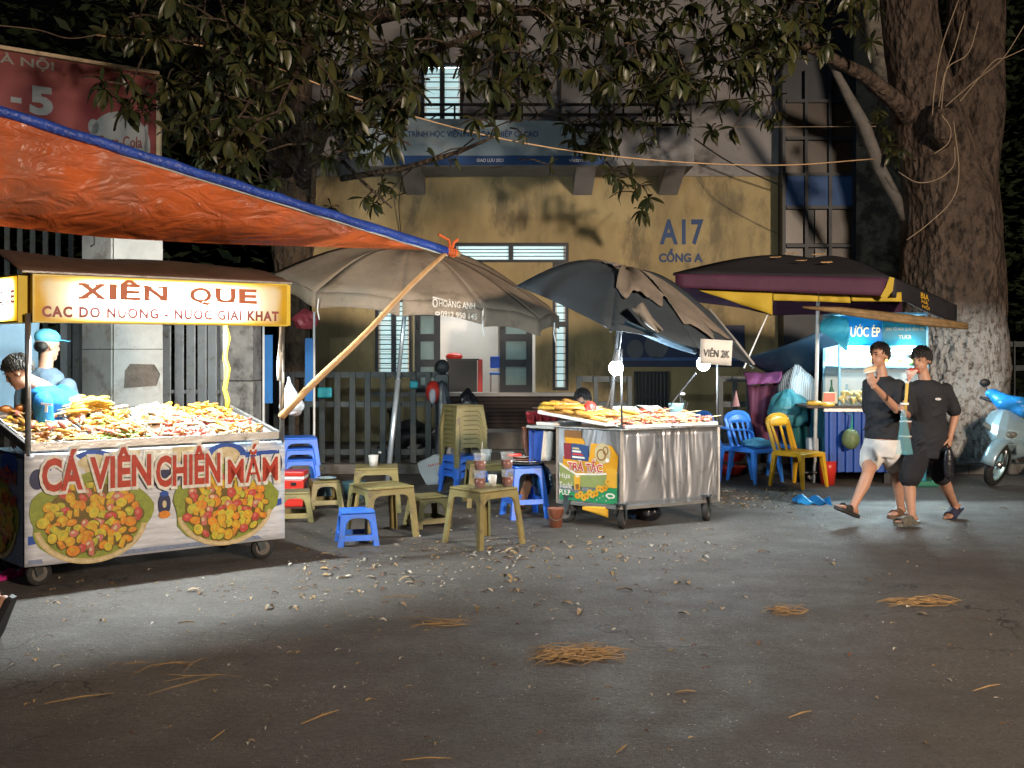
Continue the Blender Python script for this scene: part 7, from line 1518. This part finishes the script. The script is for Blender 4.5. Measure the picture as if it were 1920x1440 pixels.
def walker(label, Y, hc, neck, sh, el_n, wr_n, hn, el_f, wr_f, hf, pel, knees, ankles, toes, hem, shorts_end, f, shirt_mat, shorts_mat, hair_style, sandal_mats, sandal_styles, hface, roll=0, logo=None, dpth=(0, 0), curls=(.5, .5), shirt_len=0):
    f = V(f).normalized(); r = V((f.y, -f.x, 0)).normalized()       # r: the person's right
    t = thing('person', label, 'person', tuple(G(pel[0], 975)))
    P_ = lambda p, d=0: P(p[0], p[1], Y + d)
    b = Body(); hp = P_(pel); nk = P_(neck)
    ch = lerp(hp, nk, .72)
    shl, shr = P_(sh[0], sh[0][2]), P_(sh[1], sh[1][2]); rr_ = (shr - shl); rr_.z = 0; r = rr_.normalized(); f2 = V((-r.y, r.x, 0)); f2 = f2 if f2.dot(f) > 0 else -f2
    rings = [(lerp(hp, nk, -.12), r, f2, .14, .1), (hp, r, f2, .155, .11), (lerp(hp, nk, .22), r, f2, .14, .1), (lerp(hp, nk, .5), r, f2, .15, .105), (lerp(hp, nk, .76), r, f2, .165, .11), (lerp(hp, nk, .92), r, f2, .14, .085), (nk - V((0, 0, .0)), r, f2, .06, .058)]
    b.torso(rings); hcP = P_(hc); b.limb([nk - V((0, 0, .04)), hcP - V((0, 0, .06))], [.056, .05])
    hf_ = V(hface).normalized(); up_ = (V((0, 0, 1)) + f2 * roll).normalized(); hr = hf_.cross(up_).normalized(); up_ = hr.cross(hf_)
    q_, M3 = head(b, hcP, hf_, hr, up_)
    E, Wn = P_(el_n, el_n[2]), P_(wr_n, wr_n[2]); b.limb([shl, E, Wn], [.052, .04, .027]); hand(b, Wn, *[V(x) for x in hn], curl=curls[0])
    E2, W2 = P_(el_f, el_f[2]), P_(wr_f, wr_f[2]); b.limb([shr, E2, W2], [.052, .04, .027]); hand(b, W2, *[V(x) for x in hf], curl=curls[1])
    feet = []
    for i in (0, 1):
        hip = hp + r * (.085 if i else -.085) - V((0, 0, .03)); kn = P_(knees[i], knees[i][2]); an = P_(ankles[i], ankles[i][2])
        calf = lerp(kn, an, .3) - f2 * .012
        b.limb([hip, lerp(hip, kn, .4), kn, calf, lerp(kn, an, .7), an], [.088, .08, .055, .056, .042, .034]); tf, tu = toes[i]; feet.append(foot(b, an, tf, V(tu).normalized()))
    body_o = obj('body', b.mb, skin, t, remesh=.0065, smooth_it=2)
    face_parts(t, q_, M3); hair(t, q_, M3, hair_style, 3)
    for i in (0, 1): sandal(t, feet[i], sandal_mats[i], sandal_styles[i])
    # shirt
    s = Body(); hemP = P_(hem); low = hemP
    sr = [(low, r, f2, .175, .13), (lerp(low, nk, .25), r, f2, .17, .127), (lerp(hp, nk, .5), r, f2, .166, .127), (lerp(hp, nk, .76), r, f2, .18, .127), (lerp(hp, nk, .93), r, f2, .165, .1), (nk + V((0, 0, .005)), r, f2, .078, .072)]
    s.torso(sr)
    for S_, El in ((shl, E), (shr, E2)): s.limb([S_, lerp(S_, El, .5), lerp(S_, El, .84)], [.062, .061, .066], 16)
    rs = random.Random(len(label))
    for k in range(9):      # soft creases
        zc = rs.uniform(.05, .6); a_ = rs.uniform(-.9, .9); c = lerp(low, nk, zc) + r * .15 * a_ + f2 * .115; s.mb.tube([c - r * .07 + V((0, 0, .03)), c, c + r * .06 - V((0, 0, .04))], [.006, .02, .006], 8)
    cloth_obj('tshirt', s, shirt_mat, t)
    so = Body(); so.torso([(hp + V((0, 0, .08)), r, f2, .165, .12), (hp, r, f2, .18, .13), (hp - V((0, 0, .09)), r, f2, .18, .125)])
    for i in (0, 1):
        hip = hp + r * (.088 if i else -.088) - V((0, 0, .03)); kn = P_(knees[i], knees[i][2]); tt = shorts_end[i]; so.limb([hip, lerp(hip, kn, tt * .5), lerp(hip, kn, tt)], [.105, .108, .104], 16)
    cloth_obj('shorts', so, shorts_mat, t)
    if logo:
        c = lerp(hp, nk, .74) + f2 * .148 + r * logo[0]; mb = MB(); fl = Fr(c - (r * -1) * 0, -r, V((0, 0, 1)), f2)
        if logo[1] == 'heart':
            disc(mb, fl, -.008, 0, .011, .011, .0); disc(mb, fl, .008, 0, .011, .011, .0005); flat(mb, fl, [(-.018, -.004), (0, -.026), (.018, -.004)], .001)
        else: disc(mb, fl, 0, 0, .028, .012, 0)
        obj('chest_print', mb, M('print_pale', (.45, .45, .46), .7), t, solid=.004)
    return t
slip_d = M('black_slipper', (.02, .02, .022), .6, 0, .3, 8); slip_n = M('navy_slipper', (.02, .022, .05), .6); slip_b = M('brown_slipper', (.09, .05, .03), .6); slip_c = M('camo_slipper', (.09, .085, .07), .5, 0, .5, 30, .2)
fA = (-.55, -.8, 0)
walker('young man in black tee and white shorts eating a bun while walking', 9.65, (1649, 668), (1655, 706), [(1685, 722, -.1), (1628, 722, .1)],
       (1682, 768, -.2), (1637, 722, -.38), ((-.35, -.1, .95), (.5, .75, .1), (.6, -.5, .1)), (1630, 775, .2), (1648, 818, .22), ((.2, -.2, -.95), (.5, .6, 0), (-.5, -.6, 0)), (1654, 838),
       [(1676, 893, .02), (1628, 893, -.12)][::-1] if False else [(1682, 893, .08), (1626, 892, -.18)], [(1689, 953, .2), (1600, 951, -.28)], [((-.75, -.66, -.02), (0, 0, 1)), ((-.8, -.42, .35), (.33, .15, .93))], (1656, 822), [.47, .44], fA, shirt_m, sh_white, 'short', [slip_b, slip_d], ['slide', 'slide'], (-.85, -.5, -.03), 0, (-.075, 'heart'), curls=(.75, .4))
walker('young man with bowl cut in long black tee and black shorts carrying drinks', 9.45, (1728, 676), (1736, 714), [(1773, 730, -.02), (1706, 728, .02)],
       (1791, 777, .02), (1781, 820, -.06), ((-.12, -.15, -.97), (-.6, .5, 0), (-.6, -.75, 0)), (1700, 778, -.08), (1696, 775, -.3), ((-.25, -.55, .45), (-.7, .4, .3), (.3, -.3, .8)), (1742, 840),
       [(1766, 893, .0), (1705, 900, -.14)], [(1790, 948, .32), (1709, 967, -.18)], [((-.72, -.55, -.4), (-.35, -.2, .9)), ((-.86, -.5, 0), (0, 0, 1))], (1742, 858), [.9, .9], (-.55, -.84, 0), shirt_m, M('black_shorts', (.01, .01, .014), .9, 0, .2, 5, .2), 'bowl', [slip_n, slip_c], ['slide', 'clog'], (-.8, -.6, -.16), 0, (-.06, 'oval'), curls=(.5, 1.1))
# held things
t = thing('bun', 'pale bun held to the mouth of the eating young man', 'bun', tuple(P(1634, 690, 9.2)))
mb = MB(); mb.ell(P(1632, 692, 9.2), (.065, .04, .026), Matrix.Rotation(-.25, 3, 'Y'), 14, 10); obj('bread', mb, M('bun', (.62, .42, .25), .6, 0, .2, 15), t, smooth=True)
mb = MB(); mb.ell(P(1631, 697, 9.18), (.06, .036, .016), Matrix.Rotation(-.25, 3, 'Y'), 14, 8); obj('wrapper', mb, paper_m, t, smooth=True)
t = thing('snack_cone', 'red and white paper snack held up before the second man', 'snack', tuple(P(1710, 705, 9.1)))
mb = MB(); rr = []
for z, w in ((0, .005), (.05, .035), (.1, .06)): rr.append([P(1704, 715, 9.05) + V((.3 * z + w * math.cos(a), w * .5 * math.sin(a), z)) for a in [2 * math.pi * j / 10 for j in range(10)]])
mb.loft(rr); obj('paper_cone', mb, M('red_print_paper', (.6, .5, .46), .6, 0, .2, 20, dirt=(.45, .06, .03), dsc=16, dth=.5), t)
mb = MB()
for k in range(5): mb.ell(P(1704 + 4 * k, 696 - (k % 2) * 3, 9.05), .022, None, 8, 6)
obj('filling', mb, foodmat['red'], t, smooth=True)
mb = MB(); mb.tube([P(1697, 770, 9.08), P(1701, 718, 9.08)], .014, 10); t = tag(obj('corn_stick', mb, M('yellow_stick', (.6, .42, .1), .5), smooth=True), 'yellow stick snack held upright by the second man', 'snack')
mb = MB(); mb.ell(P(1701, 715, 9.08), (.02, .02, .025), None, 10, 8); obj('white_tip', mb, white_p, t, smooth=True)
mb = MB(); mb.box(P(1696, 757, 9.08), (.06, .05, .02)); obj('holder', mb, white_p, t, bevel=.004)
t = thing('drinks_bag', 'clear bag with two stacked dark drink cups carried between the men', 'bag', tuple(P(1698, 805, 9.1)))
for i, (py, r0) in enumerate(((817, .052), (845, .052))):
    mb = MB(); mb.lathe([(.036, 0), (.05, .125), (.052, .13), (.02, .133)], P(1698, py, 9.1), 16); obj('drink_cup', mb, M('dark_drink', (.09, .05, .045), .25, 0, .2, 5), t, smooth=True)
    mb = MB(); mb.lathe([(.052, .124), (.054, .134), (.03, .138)], P(1698, py, 9.1), 16); obj('cup_lid', mb, M('milky_lid', (.5, .5, .5), .3), t, smooth=True)
mb = MB(); mb.sheet(lambda s, tt: P(1694, 768, 9.06) + V((.12 * (s - .45) * (.3 + tt), -.03 * math.sin(math.pi * s), -.4 * tt)), 10, 10); obj('film', mb, M('cyan_film', (.2, .55, .65), .2, 0, .1, 9, .5, 18, alpha=.35), t, smooth=True)
mb = MB(); rr = []
for z, w, d_ in ((-.06, .04, .025), (.06, .05, .03), (.18, .046, .03), (.245, .02, .015)): rr.append([P(1779, 888, 9.25) + V((w * math.cos(a), d_ * math.sin(a), z)) for a in [2 * math.pi * j / 14 for j in range(14)]])
t = thing('dark_bag', 'black plastic bag hanging from the lowered hand of the second man', 'bag', tuple(P(1779, 860, 9.25)))
mb.loft(rr); obj('film', mb, blackbag, t, smooth=True, sub=1)
mb = MB(); mb.tube([P(1772, 844, 9.25), P(1776, 832, 9.33), P(1784, 844, 9.25)], .006, 6); obj('handle', mb, blackbag, t)

# vendors at the left cart, seated helper behind the snack cart, passer-by foot
blue_tee = M('bright_blue_tshirt', (.006, .13, .42), .8, 0, .15, 4, .25, 20)
def vendor(label, Y, hc, nk, pel, sh, E, Wr, hn, E2, W2, hn2, hf, shirt, hairs, lean=0, hroll=0, legs=True):
    t = thing('person', label, 'person', (P(pel[0], pel[1], Y).x, Y, 0)); b = Body(); P_ = lambda p: P(p[0], p[1], Y + (p[2] if len(p) > 2 else 0))
    hp, n_ = P_(pel), P_(nk); s0, s1 = P_(sh[0]), P_(sh[1]); r = (s1 - s0); r.z = 0; r.normalize(); f2 = V((-r.y, r.x, 0))
    dirn = (n_ - hp).normalized(); fd = (f2 - dirn * f2.dot(dirn)).normalized()
    rg_ = [(lerp(hp, n_, tt), r, fd, w, d_) for tt, w, d_ in ((-.1, .15, .1), (0, .16, .11), (.25, .15, .105), (.5, .16, .11), (.76, .175, .115), (.92, .14, .09), (1, .06, .06))]
    b.torso(rg_); c = P_(hc); b.limb([n_ - dirn * .03, c - V((0, 0, .03)) if hroll else c - V((0, 0, .06))], [.058, .052])
    hf = V(hf).normalized(); hr = hf.cross(V((0, 0, 1))).normalized(); hu = hr.cross(hf); q_, M3 = head(b, c, hf, hr, hu)
    for S_, e, w, hd in ((s0, E, Wr, hn), (s1, E2, W2, hn2)): b.limb([S_, P_(e), P_(w)], [.055, .043, .03]); hand(b, P_(w), *[V(x) for x in hd], curl=.6)
    if legs:
        for sx in (-1, 1):
            hip = hp + r * .09 * sx; b.limb([hip, V((hip.x, hip.y + .02, .5)), V((hip.x, hip.y, .09))], [.09, .06, .04]); foot(b, V((hip.x, hip.y, .09)), -fd if fd.z ** 2 > .5 else V((fd.x, fd.y, 0)))
    obj('body', b.mb, skin, t, remesh=.0065, smooth_it=2); face_parts(t, q_, M3)
    hair(t, q_, M3, 'short', 7) if hairs != 'cap' else None
    s = Body(); s.torso([(c_, r, fd, w + .022, d_ + .022) for c_, r, fd, w, d_ in rg_[:-1]] + [(n_, r, fd, .075, .07)])
    for S_, e in ((s0, E), (s1, E2)): s.limb([S_, lerp(S_, P_(e), .5), lerp(S_, P_(e), .85)], [.07, .072, .07], 16)
    cloth_obj('tshirt', s, shirt, t)
    if legs:
        tr = Body()
        tr.torso([(hp - V((0, 0, .1)), r, fd, .17, .12), (hp + V((0, 0, .06)), r, fd, .17, .12)])
        for sx in (-1, 1): hip = hp + r * .09 * sx; tr.limb([hip, V((hip.x, hip.y + .02, .5)), V((hip.x, hip.y, .14))], [.105, .08, .06])
        cloth_obj('trousers', tr, M('dark_trousers', (.02, .02, .03), .9, 0, .2, 4, .2), t, .015)
    return t, q_, M3, (lerp(hp, n_, .55), r, fd)
# bent vendor looking down to the left
v1, q1_, M1, _ = vendor('vendor in bright blue tee bending over the food with bare dark hair', 7.75, (36, 698, -.4), (82, 724, -.28), (130, 838, .1), [(80, 754, -.42), (116, 738, -.06)], (84, 800, -.35), (52, 816, -.45), ((-.6, -.7, -.3), (0, 0, -1), (.6, -.6, 0)), (156, 766, -.1), (138, 814, -.3), ((-.4, -.6, -.5), (0, 0, -1), (.6, -.6, 0)), (-.83, -.1, -.5), blue_tee, 'short', hroll=1)
v2, q2_, M2, bk = vendor('vendor in grey blue shirt and pale blue cap with back turned', 8.25, (89, 650), (84, 690), (92, 850), [(50, 722, .1), (126, 724, -.1)], (40, 775, .1), (60, 806, -.1), ((.5, -.7, -.3), (0, 0, -1), (.6, .6, 0)), (138, 765, .05), (120, 815, -.1), ((-.3, -.6, -.5), (0, 0, -1), (-.6, .6, 0)), (.55, .83, -.1), M('pale_shirt', (.07, .11, .16), .85, 0, .1, 5, .2), 'cap')
mb = MB(); mb.ell(q2_(0, -.055, .0), (.074, .05, .055), M2, 16, 10); obj('hair', mb, hair_m, v2, smooth=True)
cap_m = M('pale_blue_cap', (.06, .26, .4), .75, 0, .15, 6, .2)
mb = MB(); mb.ell(q2_(0, -.01, .075), (.087, .105, .072), M2, 20, 14); cp_ = obj('cap', mb, cap_m, v2, smooth=True)
mb = MB(); mb.ell(q2_(0, .12, .06), (.07, .07, .01), M2, 16, 8); obj('brim', mb, cap_m, cp_, smooth=True)
mb = MB(); c_, r_, fd_ = bk; fk = Fr(P(84, 764, 7.2), (1, .05, -.1), (.08, 0, 1)); text(mb, fk, 'T', -.02, -.03, .07, .06, .01, .03); text(mb, fk, 'E', .02, -.14, .035, .05, .01, .02); text(mb, fk, 'A', .03, -.21, .03, .05, .01, .02); obj('back_print', mb, white_p, v1, solid=.006)
# helper sitting behind the snack cart
v3, q3_, M3_, _ = vendor('helper with dark hair seated low behind the snack cart food', 10.7, (1092, 752), (1088, 782), (1088, 880), [(1052, 800, .05), (1124, 800, -.05)], (1046, 850, 0), (1070, 870, -.2), ((.5, -.7, -.1), (0, 0, -1), (.3, .3, .6)), (1130, 850, 0), (1110, 870, -.2), ((-.5, -.7, -.1), (0, 0, -1), (-.3, .3, .6)), (.3, -.85, -.5), M('grey_tshirt', (.1, .1, .11), .85, 0, .2, 4), 'short', legs=False)
mb = MB(); mb.box(P(1090, 930, 10.7) + V((0, 0, -.1)), (.34, .34, .5)); tag(obj('wooden_box', mb, MATS['brown_wood'], bevel=.01), 'wooden box seat behind the snack cart', 'box')
# passer-by leaving at the left edge: the trailing leg shows
t = thing('person', 'passer-by stepping out at the left edge with only a black sandal showing', 'person', (-3.05, 5.3, 0))
b = Body(); an = V((-2.95, 5.6, .2)); kn = V((-3.08, 5.62, .56)); hp = V((-3.2, 5.55, .95)); nk = V((-3.28, 5.5, 1.45))
r = V((.25, -.97, 0)); f2 = V((-.97, -.25, 0))
b.torso([(lerp(hp, nk, tt), r, f2, w, d_) for tt, w, d_ in ((-.1, .14, .1), (0, .155, .11), (.25, .14, .1), (.5, .15, .105), (.76, .165, .11), (.92, .14, .085), (1, .06, .058))])
b.limb([hp + r * .09, kn, an], [.09, .056, .036]); b.limb([hp - r * .09, V((-3.42, 5.6, .5)), V((-3.5, 5.7, .09))], [.09, .056, .036])
fo1 = foot(b, an, V((-.42, .05, -.9)), V((-.9, .05, .42)).normalized()); fo2 = foot(b, V((-3.5, 5.7, .09)), V((-1, 0, 0)))
b.limb([nk - V((0, 0, .04)), nk + V((-.02, 0, .12))], [.056, .05]); q_, M3 = head(b, nk + V((-.03, 0, .19)), V((-1, 0, 0)), V((0, 1, 0)), V((0, 0, 1)))
for sx in (-1, 1): s_ = nk + r * .18 * sx - V((0, 0, .05)); e_ = s_ + V((.03, 0, -.28)); b.limb([s_, e_, e_ + V((-.1, 0, -.22))], [.052, .04, .027]); hand(b, e_ + V((-.1, 0, -.22)), V((-.3, 0, -.9)), -r * sx, V((-1, 0, 0)), .5)
obj('body', b.mb, skin, t, remesh=.0075, smooth_it=2); sandal(t, fo1, slip_d); sandal(t, fo2, slip_d); hair(t, q_, M3, 'short', 2)
s = Body(); s.torso([(lerp(hp, nk, tt), r, f2, w, d_) for tt, w, d_ in ((-.1, .18, .13), (.25, .17, .125), (.76, .185, .13), (.92, .155, .1), (1, .074, .07))])
for sx in (-1, 1): s_ = nk + r * .18 * sx - V((0, 0, .05)); s.limb([s_, s_ + V((.025, 0, -.22))], [.068, .074])
cloth_obj('tshirt', s, M('grey_tshirt', (0, 0, 0)), t); s = Body(); s.torso([(hp + V((0, 0, .06)), r, f2, .165, .12), (hp - V((0, 0, .08)), r, f2, .18, .125)]); s.limb([hp + r * .09, lerp(hp + r * .09, kn, .8)], [.105, .09]); s.limb([hp - r * .09, lerp(hp - r * .09, V((-3.42, 5.6, .5)), .8)], [.105, .09]); cloth_obj('shorts', s, MATS['black_shorts'], t); t.location.x += .1

# ================================================================ litter on the road: leaves, straw
def litter_leaf(L_, w, curl, twist):
    vs = []; fs = []; n = 4
    for i in range(n + 1):
        t = i / n; ww = w * math.sin(math.pi * (t * .9 + .05)); z = curl * math.sin(math.pi * t) * L_ + .003; tw = twist * (t - .5)
        vs += [(t * L_, -ww, z + ww * .5 + tw * .02), (t * L_, 0, z), (t * L_, ww, z + ww * .5 - tw * .02)]
    for i in range(n): a = i * 3; fs += [(a, a + 3, a + 4, a + 1), (a + 1, a + 4, a + 5, a + 2)]
    return vs, fs
dl = [M('dry_leaf_' + n, c, .7, 0, .35, 14, .1) for n, c in (('tan', (.3, .22, .13)), ('pale', (.42, .38, .31)), ('rust', (.15, .075, .035)), ('straw', (.32, .2, .075)))]
rs = random.Random(77); lm = []
for k in range(12):
    vs, fs = litter_leaf(rs.uniform(.07, .13), rs.uniform(.012, .026), rs.uniform(.05, .25), rs.uniform(-1, 1)); me = bpy.data.meshes.new('fallen_leaf'); me.from_pydata(vs, [], fs); me.materials.append(dl[k % 4]); me.polygons.foreach_set('use_smooth', [True] * len(fs)); me.update(); lm.append(me)
LN = ['tan', 'pale cream', 'rust brown', 'straw coloured']
def leaf_spot():
    while True:
        z = rs.random()
        if z < .42: px, py = rs.gauss(640, 260), rs.gauss(1075, 45)
        elif z < .52: px, py = rs.gauss(930, 70), rs.gauss(1035, 16)
        elif z < .66: px, py = rs.gauss(1180, 110), rs.gauss(1030, 20)
        elif z < .9: px, py = rs.uniform(1340, 1500), rs.gauss(930, 14)
        else: px, py = rs.uniform(0, 1900), rs.uniform(930, 1250)
        if 0 < px < 1900 and 915 < py < 1300 and py > 1000 - max(0, px - 500) * .09 and not (px < 540 and py < 1085): return px, py
for i in range(250):
    p = G(*leaf_spot()); k = rs.randrange(12); o = bpy.data.objects.new('fallen_leaf', lm[k]); C.objects.link(o); o.location = p + V((0, 0, .002)); o.rotation_euler = (rs.uniform(-.2, .2), 0, rs.uniform(0, 6.28)); s_ = rs.uniform(.4, .9); o.scale = (s_, s_, s_)
    tag(o, f'{LN[k % 4]} dry leaf lying on the dark asphalt road', 'leaf', f'{LN[k % 4]} dry leaves on the road')
mb = MB()
for i in range(800):
    px, py = leaf_spot() if i % 3 else (rs.uniform(0, 1900), 905 + 500 * rs.random() ** 2); p = G(px, py); vs, fs = litter_leaf(rs.uniform(.015, .05), rs.uniform(.003, .01), .1, .3); mb.cur = rs.randrange(4)
    M4 = Matrix.Translation(p + V((0, 0, .001))) @ Matrix.Rotation(rs.uniform(0, 6.28), 4, 'Z'); mb.add([M4 @ V(v_) for v_ in vs], fs)
tag(obj('leaf_litter', mb, dl), 'tiny leaf crumbs scattered over the whole road', 'litter', None, 'stuff')
straw_m = M('straw', (.27, .165, .065), .7, 0, .3, 20)
def straw(label, px0, px1, py0, py1, n, seed, Lr=(.15, .4), spread=.5):
    rs = random.Random(seed); mb = MB(); a_, b_ = G(px0, (py0 + py1) / 2), G(px1, (py0 + py1) / 2); base = math.atan2(b_.y - a_.y, b_.x - a_.x)
    for i in range(n):
        t = rs.betavariate(2, 2); c = G(lerp(px0, px1, t), lerp(py0, py1, rs.betavariate(2.5, 2.5))); a = rs.gauss(0, spread) + .2; L_ = rs.uniform(*Lr); d_ = V((math.cos(a), math.sin(a), 0)); n_ = V((-d_.y, d_.x, 0)); h = rs.uniform(.004, .03); bw = rs.uniform(-.05, .05)
        mb.tube([c - d_ * L_ / 2 + V((0, 0, .003)), c - d_ * L_ * .15 + n_ * bw + V((0, 0, h)), c + d_ * L_ * .2 + n_ * bw + V((0, 0, h * .8)), c + d_ * L_ / 2 + V((0, 0, .003))], [.001, .0022, .0022, .001], 4)
    return tag(obj('straw_clump', mb, straw_m), label, 'straw')
straw('thick clump of dry straw lying alone on the bare road', 1012, 1162, 1212, 1246, 95, 1, (.1, .28))
straw('small straw tuft on the road below the walking men', 1436, 1512, 1140, 1153, 26, 2, (.08, .22))
straw('long thin wisp of straw on the right of the road', 1655, 1795, 1122, 1137, 40, 3, (.12, .3), .25)
straw('few crossed straws on the road below the front table', 772, 866, 1163, 1178, 9, 4, (.2, .45))
straw('crossed straws in the left foreground of the road', 300, 410, 1240, 1290, 6, 5, (.15, .4))
for i, (px, py, a, L_) in enumerate(((601, 1345, .9, .22), (408, 1380, 1.35, .12), (350, 1168, .2, .1), (1285, 1298, .1, .1), (150, 1310, .5, .3), (1165, 1405, 1.0, .1), (255, 1245, .3, .12), (750, 1120, .1, .25), (1500, 1340, .6, .15), (800, 1425, .1, .2), (1850, 1290, .5, .2))):
    c = G(px, py); d_ = V((math.cos(a), math.sin(a), 0)); mb = MB(); mb.tube([c - d_ * L_ / 2 + V((0, 0, .003)), c + V((.008, 0, .01)), c + d_ * L_ / 2 + V((0, 0, .003))], [.002, .004, .0015], 5)
    tag(obj('twig', mb, straw_m), ['bent twig at the lower middle of the road', 'short upright twig at the lower left of the road', 'tiny twig near the lit band left', 'tiny straw chip right of the thick clump', 'long faint twig in the dark left foreground', 'small twig at the bottom middle edge', 'short yellow twig at the edge of the lit band', 'thin twig below the front table legs', 'thin twig in the lower right of the road', 'flat twig on the bottom edge of the road', 'thin twig at the far right of the road'][i], 'twig')
